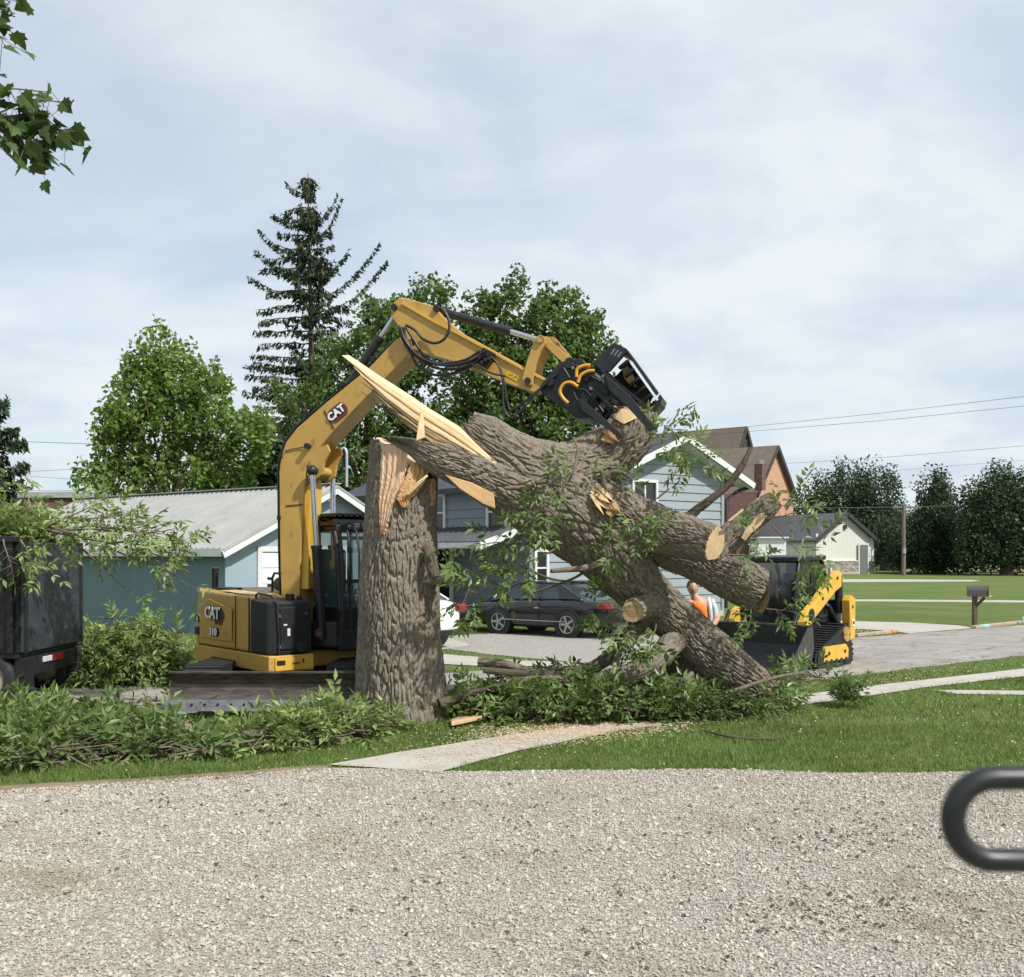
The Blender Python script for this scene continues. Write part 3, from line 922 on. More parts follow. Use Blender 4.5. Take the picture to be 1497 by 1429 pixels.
siding(hs, hO, hu, nB, [(0.18 + 0.275 * i, 0.18 + 0.275 * (i + 1)) for i in range(20)], extB, M['siding_b'])
MB().box(hO + hu * SR / 2 + nB * 0.03 + Z * 0.09, (SR, 0.1, 0.18), (hu, hv, Z)).build('foundation', M['concrete'], hs)
MB().box(hO + hu * (SR - 0.05) + nB * 0.05 + Z * 2.4, (0.12, 0.05, 4.7), (hu, hv, Z)).build('corner_board', M['siding_b'], hs)
window(hs, hO, hu, nB, 4.55, 3.9, 0.95, 0.75, False, 1, out=0.07)
window(hs, hO, hu, nB, 0.36, 1.66, 0.36, 0.92, True, 0, out=0.07)
window(hs, hO, hu, nB, 7.1, 1.7, 0.6, 0.9, True, 0, out=0.07)
# gable roof of wall B
dnl = (-hu * (SP - SL) - Z * (PZ - EZ)).normalized(); dnr = (hu * (SR - SP) - Z * (PZ - EZ)).normalized()
ra = hO + hu * SP + Z * (PZ + 0.1) - hv * 0.55; rb = hO + hu * SP + Z * (PZ + 0.1) + hv * 8
for dn, ln in ((dnl, 3.2), (dnr, 3.6)):
    quad([ra, rb, rb + dn * ln, ra + dn * ln], 'roof_slope', M['roof_dark'], hs, 0.09, -Z)
    a = ra - hv * 0.03 - Z * 0.12
    MB().bar(a, a + dn * ln, 0.05, 0.19, up=Z).build('gable_trim', M['trim_white'], hs)
    b0 = hO + hu * SP + Z * (PZ - 0.11)
    quad([b0 - hv * 0.5, b0 - hv * 0.02, b0 - hv * 0.02 + dn * ln, b0 - hv * 0.5 + dn * ln], 'soffit', M['trim_white'], hs, 0.02, -Z)
ge = hO + hu * SR + hv * 0.2 + Z * 4.45
MB().tube([ge + hu * 1.0 - hv * 0.6 + Z * -0.15, ge + hu * 0.55 - hv * 0.4 - Z * 0.3, ge + hu * 0.12 - hv * 0.3 - Z * 0.6, ge + hu * 0.08 - hv * 0.3 - Z * 4.2], 0.06, 8).build('downspout', M['gutter'], hs)
# wall A: shaded face along hv
AL, AE = 10.4, 4.06
fix_normals(MB().prism([hO + hu * 0.02 + hv * 0.2, hO + hu * 0.02 + hv * AL, hO + hu * 0.02 + hv * AL + Z * AE, hO + hu * 0.02 + hv * 0.2 + Z * AE], hu * 0.15).build('wall_core', M['siding_shade'], hs))
siding(hs, hO, hv, nA, [(0.18 + 0.27 * i, 0.18 + 0.27 * (i + 1)) for i in range(14)], lambda z: (0.0, AL), M['siding_shade'])
MB().box(hO + nA * 0.05 + nB * 0.05 + Z * 1.3, (0.1, 0.1, 2.4), (hu, hv, Z)).build('corner_board', M['siding_shade'], hs)
window(hs, hO, hv, nA, 4.55, 3.35, 0.75, 1.0, True, 0, out=0.07)
window(hs, hO, hv, nA, 1.45, 3.3, 0.8, 1.0, True, 0, out=0.07)
window(hs, hO, hv, nA, 4.35, 1.55, 1.05, 1.75, True, 0, fw=0.13, out=0.07)
window(hs, hO, hv, nA, 7.6, 3.3, 0.8, 1.0, True, 0, out=0.07)
# hip roof over wall A
o1, o2 = hO - hu * 0.4 - hv * 0.35 + Z * AE, hO - hu * 0.4 + hv * (AL + 0.45) + Z * AE
o3, o4 = hO + hu * 3.5 + hv * (AL + 0.45) + Z * AE, hO + hu * 3.5 - hv * 0.35 + Z * AE
r1, r2 = hO + hu * 1.6 + hv * 1.9 + Z * 5.2, hO + hu * 1.6 + hv * (AL - 1.6) + Z * 5.2
fix_normals(MB().add([o1, o2, o3, o4, r1, r2], [(0, 1, 5, 4), (1, 2, 5), (2, 3, 4, 5), (3, 0, 4), (3, 2, 1, 0)]).build('hip_roof', M['roof_dark'], hs))
MB().bar(o1 - Z * 0.08, o2 - Z * 0.08, 0.05, 0.16).build('gutter', M['gutter'], hs)
MB().bar(o2 - Z * 0.08, o3 - Z * 0.08, 0.05, 0.16).build('gutter', M['gutter'], hs)
# porch roof on wall A
pa, pb = hO + hv * 0.3 + Z * 2.85, hO + hv * 5.6 + Z * 2.85
pd = (-hu * 1.5 - Z * 0.45).normalized()
gable_roof_panels(hs, pa - hu * 0.05, pb - hu * 0.05, pd, 1.55, 0.9, M['porch_metal'], 0.3, 'porch_roof_panel')
pe = pd * 1.56
MB().bar(pa - hu * 0.05 + pe - Z * 0.1, pb - hu * 0.05 + pe - Z * 0.1, 0.05, 0.16).build('porch_beam', M['trim_white'], hs)
MB().prism([pa - hu * 0.06, pa - hu * 0.06 + pe, pa - hu * 0.06 + pe - Z * 0.22, pa - hu * 0.06 - Z * 0.2], -hv * 0.05).build('porch_end', M['trim_white'], hs)
# service mast
MB().tube([P(507, 712, 33), P(507, 665, 33), P(506, 658, 33), P(503, 655, 33), P(499, 657, 33), P(498, 662, 33)], 0.045, 8).build('service_mast', M['galv'], hs)
MB().tube([P(498, 662, 33), P(493, 668, 33), P(489, 678, 33), P(492, 685, 33), P(499, 680, 33)], 0.02, 5).build('service_cable', M['wire'], hs)

# ------------------------------------------------------------------ brick church
def brick_mat(name, c, c2, mortar, sc):
    m, nt, N, L, b = _new(name)
    g_ = N.new('ShaderNodeTexCoord')
    br = N.new('ShaderNodeTexBrick')
    br.inputs['Color1'].default_value = (*c, 1); br.inputs['Color2'].default_value = (*c2, 1)
    br.inputs['Mortar'].default_value = (*mortar, 1); br.inputs['Scale'].default_value = sc
    br.inputs['Mortar Size'].default_value = 0.012
    mp = N.new('ShaderNodeMapping'); mp.inputs['Rotation'].default_value = (math.radians(90), 0, 0)
    L.new(g_.outputs['Object'], mp.inputs[0]); L.new(mp.outputs[0], br.inputs['Vector'])
    n = _noise(nt, 1.2, 5, 0.6, _vec(nt))
    L.new(_mix(nt, _mr(nt, n.outputs['Fac'], 0.35, 0.65, 0, 0.35), br.outputs['Color'], tuple(x * 0.8 for x in c)), b.inputs['Base Color'])
    b.inputs['Roughness'].default_value = 0.9
    return m


M['brick_orange'] = brick_mat('orange_brick', (0.46, 0.255, 0.16), (0.51, 0.295, 0.19), (0.44, 0.30, 0.21), 4)
M['brick_dark'] = brick_mat('dark_red_brick', (0.13, 0.065, 0.06), (0.17, 0.085, 0.075), (0.12, 0.08, 0.075), 4)


def shingle_mat(name, a, b_, sc):
    m, nt, N, L, b = _new(name)
    v = _vec(nt)
    sp = N.new('ShaderNodeSeparateXYZ'); L.new(v, sp.inputs[0])
    w = N.new('ShaderNodeMath'); w.operation = 'MULTIPLY'; w.inputs[1].default_value = sc
    L.new(sp.outputs['Z'], w.inputs[0])
    fr = N.new('ShaderNodeMath'); fr.operation = 'FRACT'; L.new(w.outputs[0], fr.inputs[0])
    n = _noise(nt, 1.6, 6, 0.7, v); n2 = _noise(nt, 9, 5, 0.7, v)
    col = _mix(nt, _mr(nt, n.outputs['Fac'], 0.3, 0.7), a, b_)
    col = _mix(nt, _mr(nt, n2.outputs['Fac'], 0.3, 0.7, 0, 0.5), col, tuple(x * 0.6 for x in a))
    L.new(col, b.inputs['Base Color']); b.inputs['Roughness'].default_value = 0.9
    _bump(nt, b, fr.outputs[0], 1.0, 0.12)
    return m


M['shingle_brown'] = shingle_mat('brown_shingles', (0.15, 0.112, 0.088), (0.225, 0.175, 0.14), 1.8)


def gabled(parent, o, u, v, W, Lg, ez, pz, wall, roof, over=0.5, th=0.18, trim=None):
    """gabled block: gable face along u (width W) at o facing -v, body going back along v"""
    core = MB().prism([o, o + u * W, o + u * W + Z * ez, o + u * W / 2 + Z * pz, o + Z * ez], v * Lg)
    fix_normals(core.build('walls', wall, parent))
    for sg in (-1, 1):
        dn = (u * sg * W / 2 - Z * (pz - ez)).normalized()
        ln = math.hypot(W / 2, pz - ez) + over
        a = o + u * W / 2 + Z * (pz + 0.05 + th) - v * over; b = a + v * (Lg + 2 * over)
        quad([a, b, b + dn * ln, a + dn * ln], 'roof_slope', roof, parent, th, -Z)
        if trim is not None:
            aa = a - v * 0.03 - Z * (th * 0.5 + 0.04)
            MB().bar(aa, aa + dn * ln, 0.06, th + 0.14, up=Z).build('gable_trim', trim, parent)


CHY = 62.0
cu, cv = Vector((0.62, 0.785, 0)).normalized(), Vector((-0.785, 0.62, 0)).normalized()
ch = thing('church', 'orange brick church with steep brown shingled roofs beyond the grey-blue house', 'church', Vector((P(1100, 860, 120).x, 120.0, 0)))
cO = Vector((P(1060, 0, 120).x, 120.0, 0))
gabled(ch, cO, cu, cv, 9.1, 30, P(0, 712, 120).z, P(0, 628, 123.4).z, M['brick_orange'], M['shingle_brown'], 0.6, 0.3, M['dark_trim'])
cO2 = Vector((P(1103, 0, 111).x, 111.0, 0))
gabled(ch, cO2, cu, cv, 10.3, 6.8, P(0, 725, 112).z, P(0, 656, 115.2).z, M['brick_orange'], M['shingle_brown'], 0.5, 0.28, M['dark_trim'])
cc = P(1111, 0, 110)
MB().box((cc.x, 110, P(0, 698, 110).z), (0.9, 0.9, 2.8), (cu, cv, Z)).build('chimney', M['brick_dark'], ch)
MB().cyl((cc.x, 110, P(0, 679, 110).z - 0.02), (cc.x, 110, P(0, 673, 110).z), 0.4, 0.48, 12).build('chimney_cap', M['galv'], ch)
lw0, lw1 = P(1052, 0, 109), P(1106, 0, 108.5); lw0.z = lw1.z = 0
lh = P(0, 722, 109).z
quad([lw0, lw1, lw1 + Z * lh, lw0 + Z * lh], 'lower_wall', M['brick_dark'], ch, 0.5, (0, 1, 0))  # side wall in shade; the shade is put into the darker brick
bt = cO + cu * 4.55 - cv * 0.2
MB().box((bt.x, bt.y, P(0, 652, 123).z), (1.0, 0.4, 1.8), (cu, cv, Z)).build('belfry_louvre', M['dark_trim'], ch)

# ------------------------------------------------------------------ metal building with stone base
SY = 100.0
su, sv = Vector((0.93, 0.37, 0)).normalized(), Vector((-0.37, 0.93, 0)).normalized()
mb_ = thing('metal_building', 'cream metal building with charcoal roof and stone base across the far lawn', 'building', Vector((P(1240, 0, SY).x, SY, 0)))
m, nt, N, L, b = _new('cream_ribbed_metal')
sx = N.new('ShaderNodeTexCoord'); wv = N.new('ShaderNodeTexWave'); wv.inputs['Scale'].default_value = 1.05
wv.bands_direction = 'X'
L.new(sx.outputs['Object'], wv.inputs['Vector'])
L.new(_mix(nt, _noise(nt, 0.6, 4, 0.5, _vec(nt)).outputs['Fac'], (0.56, 0.555, 0.50), (0.62, 0.615, 0.56)), b.inputs['Base Color'])
b.inputs['Roughness'].default_value = 0.5
_bump(nt, b, wv.outputs['Fac'], 0.6, 0.05)
M['shed_rib'] = m
sO = Vector((P(1192, 0, 98.5).x, 98.5, 0))
SWd = 6.95
shp = P(0, 753, 99.8).z
gabled(mb_, sO, su, sv, SWd, 12, P(0, 790, 99.8).z, shp, M['shed_rib'], M['shed_roof'], 0.45, 0.2, M['dark_trim'])
m, nt, N, L, b = _new('stone_veneer')
vo = N.new('ShaderNodeTexVoronoi'); vo.inputs['Scale'].default_value = 2.6; L.new(_vec(nt, (1, 1, 1.7)), vo.inputs['Vector'])
cr = N.new('ShaderNodeSeparateColor'); L.new(vo.outputs['Color'], cr.inputs[0])
L.new(_mix(nt, cr.outputs[0], (0.17, 0.145, 0.12), (0.38, 0.34, 0.29)), b.inputs['Base Color'])
b.inputs['Roughness'].default_value = 0.9
_bump(nt, b, vo.outputs['Distance'], 0.8, 0.1)
M['stone_veneer'] = m
MB().box(sO + su * SWd / 2 - sv * 0.08 + Z * 0.62, (SWd, 0.14, 1.24), (su, sv, Z)).build('stone_base', M['stone_veneer'], mb_)
MB().box(sO + su * SWd / 2 - sv * 0.1 + Z * 1.29, (SWd, 0.22, 0.1), (su, sv, Z)).build('stone_cap', M['shed_wall'], mb_)
MB().box(sO + su * SWd / 2 - sv * 0.12 + Z * 0.1, (SWd, 0.2, 0.2), (su, sv, Z)).build('foundation', M['concrete'], mb_)
dd = MB().box(sO + su * 5.6 - sv * 0.19 + Z * 1.5, (1.25, 0.08, 3.0), (su, sv, Z)).build('door_frame', M['trim_white'], mb_)
MB().box(sO + su * 5.6 - sv * 0.24 + Z * 1.45, (0.95, 0.06, 2.8), (su, sv, Z)).build('door', mat('grey_green_door', (0.14, 0.15, 0.14), 0.5, 0, 0.1, 2), dd)
MB().box(sO + su * SWd / 2 - sv * 0.1 + Z * 4.6, (0.3, 0.2, 0.4), (su, sv, Z)).build('wall_lamp', M['dark_trim'], mb_)
for s in (0.12, SWd - 0.12):
    MB().box(sO + su * s - sv * 0.06 + Z * 2.4, (0.22, 0.1, 3.0), (su, sv, Z)).build('corner_trim', M['shed_wall'], mb_)

# small white cabin in front of it
wo = Vector((P(1108, 0, 80).x, 80.0, 0))
wc = thing('white_cabin', 'small flat-topped white cabin left of the metal building', 'cabin', wo)
h_ = P(0, 787, 80).z
MB().box(wo + Vector((1.1, 1.2, h_ / 2)), (2.2, 2.4, h_)).build('walls', M['trim_white'], wc)
MB().box(wo + Vector((1.1, 1.1, h_ + 0.05)), (2.5, 2.8, 0.1)).build('roof', M['trim_white'], wc)
window(wc, wo, Vector((1, 0, 0)), Vector((0, -1, 0)), 1.05, 2.3, 0.12, 0.26, False, 0, 0.04, 'dark_trim')
window(wc, wo, Vector((1, 0, 0)), Vector((0, -1, 0)), 1.35, 2.33, 0.16, 0.26, False, 0, 0.04, 'dark_trim')
window(wc, wo, Vector((1, 0, 0)), Vector((0, -1, 0)), 1.15, 1.7, 0.14, 0.14, False, 0, 0.04, 'dark_trim')

# low brick building left of the garage
fo = Vector((P(62, 0, 55).x, 55.0, 0))
fb = thing('flat_building', 'flat-roofed brown brick building behind the trailer, grey parapet', 'building', fo)
hz = P(0, 728, 55).z
MB().box(fo + Vector((1.2, 3, hz / 2)), (6.0, 6.0, hz)).build('walls', M['brick_dark'], fb)
MB().box(fo + Vector((1.2, 3, hz + 0.15)), (6.3, 6.3, 0.3)).build('parapet', mat('grey_parapet', (0.3, 0.31, 0.31), 0.7), fb)

# far low houses under the trees
for i, (px0, px1, yt, Yd, c, lab) in enumerate([
        (1318, 1362, 808, 116, (0.30, 0.28, 0.25), 'far tan house with open dark carport behind the utility pole'),
        (1385, 1432, 806, 116, (0.34, 0.33, 0.31), 'far pale grey house with white windows under the dark trees'),
        (1440, 1462, 806, 116, (0.36, 0.26, 0.19), 'far tan brick house left of the thick tree trunk'),
        (1476, 1540, 806, 116, (0.40, 0.25, 0.19), 'far pinkish house cut off by the frame edge')]):
    a = P(px0, 0, Yd); b_ = P(px1, 0, Yd); zt = 2.35
    o_ = thing('far_house', lab, 'house', Vector((a.x, Yd, 0)), 'far houses under the trees')
    w_ = b_.x - a.x
    mm_ = mat('far_house_wall_%d' % i, c, 0.8, 0, 0.1, 1)
    gabled(o_, Vector((a.x, Yd, 0)), Vector((0, 1, 0)), Vector((1, 0, 0)), 7.0, w_, zt, zt + 1.2, mm_, M['shingle_brown'], 0.4, 0.15)
    for k in range(max(1, int(w_ / 1.9))):
        ww = 2.6 if i == 0 else 0.8
        if i == 0 and k: break
        window(o_, Vector((a.x, Yd, 0)), Vector((1, 0, 0)), Vector((0, -1, 0)), 1.1 + k * 1.7 if i else 1.8, 1.2, ww, 1.3, False, 1 if i == 1 else 0, 0.1, 'dark_trim' if i == 0 else 'trim_white')
    props(o_.children[0])

# far parked car by the metal building

# ================================================================== excavator
def text_mesh(txt, size, o, ux, uy, n, m, name, parent, bold=0.0, depth=0.004, shear=0.0, cx='CENTER', sx=1.0):
    c = bpy.data.curves.new('txt', 'FONT'); c.body = txt; c.size = size; c.align_x = cx; c.align_y = 'CENTER'
    c.offset = bold; c.extrude = depth; c.shear = shear; c.resolution_u = 3
    t = bpy.data.objects.new('txt', c); COL.objects.link(t)
    dg = bpy.context.evaluated_depsgraph_get(); dg.update()
    me = bpy.data.meshes.new_from_object(t.evaluated_get(dg))
    bpy.data.objects.remove(t)
    me.name = name
    R = Matrix((ux * sx, uy, n)).transposed().to_4x4(); R.translation = o
    me.transform(R)
    me.materials.clear()
    return link(me, name, m, parent)


ex = thing('excavator', 'yellow tracked excavator with black dozer blade, boom raised over the felled tree', 'excavator', Vector((-3.2, 14.9, 0)))
Fd = Vector((0.643, -0.766, 0)); Bk = -Fd; Lf = Vector((0.766, 0.643, 0))
C0 = Vector((-3.205, 13.6, 0))
RN = -Lf                         # outward normal of the right side


def U(l, w, z): return C0 + Bk * l + Lf * w + Z * z


# hood / counterweight
hood_out = [(0.61, 0.0), (2.38, 0.0), (2.56, 0.06), (2.66, 0.22), (2.74, 0.7), (2.77, 1.1), (2.74, 1.5), (2.66, 1.98), (2.5, 2.16), (1.6, 2.16), (1.6, 1.0), (0.61, 1.0)]
hb = MB()
hb.add([U(l, w, 0.73) for l, w in hood_out] + [U(l + (0.0 if l < 1 else -0.03), w + (0.03 if w < 0.1 else 0), 1.50 + 0.05 * min(1, (l - 0.61) / 1.2)) for l, w in hood_out],
       [tuple(range(11, -1, -1)), tuple(range(12, 24))] + [(i, (i + 1) % 12, 12 + (i + 1) % 12, 12 + i) for i in range(12)])
hood = fix_normals(hb.build('engine_hood', M['yellow'], ex, 0.045, 3))
MB().add([U(0.66, 0.06, 1.506), U(1.7, 0.06, 1.55), U(1.7, 0.95, 1.56), U(0.66, 0.95, 1.514)], [(0, 1, 2, 3)]).build('hood_top', M['hood_top'], hood)
MB().box(U(1.05, -0.003, 1.12), (0.012, 0.012, 0.74), (Bk, Lf, Z)).build('panel_gap', M['black'], hood)
MB().box(U(0.62, -0.004, 1.11), (0.02, 0.014, 0.74), (Bk, Lf, Z)).build('panel_gap', M['black'], hood)
# recessed swage on the door panel
pd_ = [U(1.15, -0.006, 0.84), U(2.25, -0.006, 0.84), U(2.25, -0.006, 1.30), U(1.9, -0.006, 1.42), U(1.15, -0.006, 1.30)]
MB().prism(pd_, RN * 0.012).build('door_panel', M['yellow'], hood, 0.006)
for z_, mt in ((1.12, 'black'), (0.93, 'black_metal')):
    MB().box(U(2.34, -0.014, z_), (0.13, 0.03, 0.12), (Bk, Lf, Z)).build('latch', M[mt], hood, 0.01)
# emblem on the door: letters, dark hexagon
FX = Fd                          # reading direction on the right side runs towards the front
eo = U(1.72, -0.022, 1.19)
hexp = [(-0.02, -0.13), (0.16, -0.13), (0.235, 0.0), (0.16, 0.125), (0.05, 0.125), (-0.02, 0.06)]
MB().prism([eo + FX * (x * 1.25 + 0.06) + Z * y for x, y in hexp], RN * 0.006).build('emblem', M['red_decal'], hood)
MB().prism([eo + FX * (x * 1.0 + 0.05) + Z * (y * 0.86 + 0.02) + RN * 0.007 for x, y in hexp], RN * 0.004).build('emblem', M['black_decal'], hood)
text_mesh('CAT', 0.235, eo + FX * -0.03 + Z * 0.025 + RN * 0.013, FX, Z, RN, M['black_decal'], 'lettering', hood, 0.016, sx=1.1)
text_mesh('CAT', 0.235, eo + FX * -0.03 + Z * 0.025 + RN * 0.019, FX, Z, RN, M['white_decal'], 'lettering', hood, 0.007, sx=1.1)
eo2 = U(1.72, -0.022, 0.945)
MB().prism([eo2 + FX * (0.10 * x) + Z * 0.065 * y for x, y in ((0.2, -1), (1.35, -1), (1.75, 0), (1.35, 1), (0.2, 1))], RN * 0.004).build('emblem', M['black_decal'], hood)
text_mesh('310', 0.15, eo2 + FX * 0.0 + RN * 0.012, FX, Z, RN, M['black_decal'], 'lettering', hood, 0.012, sx=1.15)
text_mesh('310', 0.15, eo2 + FX * 0.0 + RN * 0.018, FX, Z, RN, M['white_decal'], 'lettering', hood, 0.005, sx=1.15)

# lower frame skirt
sk = [(-0.02, 0.12), (0.0, -0.02), (2.42, -0.02), (2.68, 0.12), (2.8, 0.7), (2.83, 1.1), (2.8, 1.5), (2.68, 2.05), (2.4, 2.2), (0.0, 2.2), (-0.02, 1.6), (0.35, 1.5), (0.35, 0.72), (-0.02, 0.64)]
fix_normals(MB().prism([U(l, w, 0.50) for l, w in sk], Z * 0.22).build('frame_skirt', M['yellow'], ex, 0.012))
MB().box(U(-0.028, 0.34, 0.61), (0.012, 0.56, 0.17), (Bk, Lf, Z)).build('skirt_front_lit', M['yellow_bright'], ex)  # sunlit front of the skirt: light put into a brighter yellow
MB().box(U(-0.028, 1.9, 0.61), (0.012, 0.56, 0.17), (Bk, Lf, Z)).build('skirt_front_lit', M['yellow_bright'], ex)
MB().box(U(-0.038, 0.14, 0.63), (0.012, 0.12, 0.06), (Bk, Lf, Z)).build('warning_decal', M['black_decal'], ex)
MB().box(U(-0.038, 0.47, 0.64), (0.012, 0.02, 0.05), (Bk, Lf, Z)).build('warning_decal', M['black_decal'], ex)
MB().box(U(-0.038, 0.36, 0.615), (0.012, 0.1, 0.018), (Bk, Lf, Z)).build('warning_decal', M['rust'], ex)

# black tank cover
tk = [(0.02, 0.1), (0.1, 0.0), (0.59, 0.0), (0.59, 0.63), (0.02, 0.63)]
hb = MB(); tz = lambda l: 1.44 + 0.05 * l
hb.add([U(l, w, 0.73) for l, w in tk] + [U(l, w, tz(l)) for l, w in tk], [(4, 3, 2, 1, 0), (5, 6, 7, 8, 9)] + [(i, (i + 1) % 5, 5 + (i + 1) % 5, 5 + i) for i in range(5)])
tank = fix_normals(hb.build('tank_cover', M['black'], ex, 0.03, 3))
MB().box(U(0.008, 0.36, 1.08), (0.014, 0.42, 0.56), (Bk, Lf, Z)).build('access_panel', M['black_metal'], tank, 0.006)
MB().box(U(-0.003, 0.27, 1.03), (0.008, 0.04, 0.1), (Bk, Lf, Z)).build('sticker', M['sticker'], tank)
MB().box(U(-0.003, 0.22, 1.13), (0.008, 0.05, 0.02), (Bk, Lf, Z)).build('sticker', M['sticker'], tank)
MB().cyl(U(0.01, 0.45, 0.82), U(-0.02, 0.45, 0.82), 0.07, n=18).build('filler_cap', M['rubber'], tank)
for w_, z_ in ((0.13, 1.25), (0.13, 0.84), (0.52, 1.27)):
    MB().cyl(U(0.02, w_, z_), U(-0.02, w_, z_), 0.022, n=10).build('latch', M['chrome'], tank)
rl = [U(0.52, 0.05, 1.43), U(0.52, 0.05, 1.52), U(0.46, 0.05, 1.545), U(0.1, 0.05, 1.52), U(0.04, 0.07, 1.49), U(0.0, 0.1, 1.42), U(-0.015, 0.12, 1.0), U(-0.01, 0.12, 0.75)]
MB().tube(rl, 0.014, 8).build('grab_rail', M['black_metal'], ex)
MB().cyl(U(0.25, 0.42, 1.44), U(0.25, 0.42, 1.53), 0.06, n=16).build('tank_cap', M['black_metal'], ex)
MB().cyl(U(0.25, 0.56, 1.44), U(0.25, 0.56, 1.50), 0.035, n=12).build('tank_cap', M['black_metal'], ex)
# things on the hood: stack, caged lamp, horn, work lamp
MB().tube([U(2.3, 0.25, 1.5), U(2.3, 0.25, 1.78), U(2.28, 0.25, 1.87)], 0.05, 12).build('exhaust_stack', M['black_metal'], ex)
MB().box(U(1.95, 0.3, 1.565), (0.5, 0.22, 0.03), (Bk, Lf, Z)).build('hood_grille', M['black'], ex)
cg = MB()
c_ = U(1.0, 0.62, 1.53)
cg.tube([c_ + Fd * -0.16, c_ + Fd * -0.16 + Z * 0.2, c_ + Fd * -0.1 + Z * 0.27, c_ + Fd * 0.12 + Z * 0.27, c_ + Fd * 0.17 + Z * 0.22, c_ + Fd * 0.17], 0.018, 8)
cg.tube([c_ + Lf * 0.15 + Fd * -0.16, c_ + Lf * 0.15 + Fd * -0.16 + Z * 0.2, c_ + Lf * 0.15 + Fd * -0.1 + Z * 0.27, c_ + Lf * 0.15 + Fd * 0.12 + Z * 0.27, c_ + Lf * 0.15 + Fd * 0.17 + Z * 0.22, c_ + Lf * 0.15 + Fd * 0.17], 0.018, 8)
cg.build('guard_hoop', M['black_metal'], ex)
MB().cyl(c_ + Fd * -0.1 + Z * 0.11 + Lf * 0.08, c_ + Fd * 0.14 + Z * 0.11 + Lf * 0.08, 0.1, n=16).build('air_filter', mat('dusty_filter', (0.06, 0.055, 0.035), 0.7, 0, 0.3, 20), ex, 0.01)
for dz in (0.09, 0.19):
    MB().cyl(c_ + Fd * -0.16 + Z * dz, c_ + Fd * -0.29 + Z * dz, 0.022, n=8).build('hose_stub', M['black_metal'], ex)
MB().tube([U(0.72, 0.8, 1.5), U(0.72, 0.8, 1.6), U(0.76, 0.8, 1.7), U(0.85, 0.8, 1.78)], 0.03, 10).build('breather_pipe', M['black_metal'], ex)
MB().cyl(U(0.62, 0.22, 1.56), U(0.58, 0.20, 1.56), 0.055, n=14).build('work_lamp', M['sticker'], ex)

# cab
cb = [(-0.02, 1.04), (-0.02, 2.14), (1.5, 2.14), (1.5, 1.04)]
cab = fix_normals(MB().prism([U(l, w, 0.725) for l, w in cb], Z * 0.62).build('cab_base', M['black'], ex, 0.03))
pl = MB()
for l, w in ((0.0, 1.06), (0.0, 2.1), (0.62, 1.06), (1.47, 1.06), (1.47, 2.1), (0.75, 2.1)):
    pl.tube([U(l, w, 1.3), U(l + (0.06 if l < 0.1 else 0), w, 2.1), U(l + (0.16 if l < 0.1 else 0), w, 2.42)], 0.045, 8)
pl.build('cab_pillars', M['black_metal'], cab)
fix_normals(MB().prism([U(l, w, 2.40) for l, w in [(0.1, 1.02), (0.1, 2.16), (1.54, 2.16), (1.54, 1.02)]], Z * 0.09).build('cab_roof', M['black'], cab, 0.03))
MB().add([U(0.005, 1.1, 1.34), U(0.005, 2.07, 1.34), U(0.14, 2.07, 2.4), U(0.14, 1.1, 2.4)], [(0, 1, 2, 3)]).build('windscreen', M['glass_teal'], cab)
MB().add([U(0.03, 1.05, 1.34), U(1.45, 1.05, 1.34), U(1.45, 1.05, 2.4), U(0.16, 1.05, 2.4)], [(0, 1, 2, 3)]).build('side_window', M['glass_teal'], cab)
MB().add([U(0.03, 2.11, 1.34), U(1.45, 2.11, 1.34), U(1.45, 2.11, 2.4), U(0.16, 2.11, 2.4)], [(0, 1, 2, 3)]).build('side_window', M['glass_teal'], cab)
st = MB().box(U(0.9, 1.6, 1.42), (0.5, 0.5, 0.16), (Bk, Lf, Z)).box(U(1.18, 1.6, 1.8), (0.14, 0.48, 0.7), (Bk, Lf, Z)).build('seat', M['black'], cab, 0.05)
# guard of bars in front of and over the cab
gb = MB()
for k in range(9):
    w = 1.02 + k * 0.145
    gb.tube([U(-0.10, w, 1.0), U(-0.10, w, 2.1), U(-0.04, w, 2.36), U(0.1, w, 2.52), U(0.35, w, 2.58), U(1.5, w, 2.58)], 0.016, 6)
for z_ in (1.0, 1.7, 2.3): gb.bar(U(-0.11 + (0.06 if z_ > 2.2 else 0), 1.0, z_), U(-0.11 + (0.06 if z_ > 2.2 else 0), 2.2, z_), 0.03, 0.05)
gb.bar(U(0.1, 1.0, 2.54), U(0.1, 2.2, 2.54), 0.04, 0.05); gb.bar(U(1.5, 1.0, 2.56), U(1.5, 2.2, 2.56), 0.04, 0.05); gb.bar(U(0.0, 1.0, 2.50), U(1.5, 1.0, 2.55), 0.04, 0.05)
gb.build('cab_guard', M['black_metal'], cab)
rv = MB()
for k in range(26):
    w = 1.0 + k * 0.046
    rv.box(U(0.8, w, 2.63 + (0.012 if k % 2 else -0.012)), (1.5, 0.047, 0.02), (Bk, Lf, Z))
rv.build('roof_guard', M['black_metal'], cab)
MB().cyl(U(-0.16, 1.0, 2.45), U(-0.22, 1.0, 2.45), 0.06, n=12).build('cab_lamp', M['black_metal'], cab)
# mirror-side rails
MB().tube([U(-0.12, 1.0, 0.75), U(-0.16, 1.0, 1.3), U(-0.14, 1.02, 2.0), U(-0.05, 1.02, 2.45)], 0.02, 7).build('grab_rail', M['black_metal'], cab)

# undercarriage
uc = MB().box((-3.17, 14.95, 0.36), (1.3, 1.9, 0.2)).cyl((-3.18, 15.2, 0.4), (-3.18, 15.2, 0.52), 0.62, n=28).build('undercarriage', M['black_metal'], ex, 0.02)


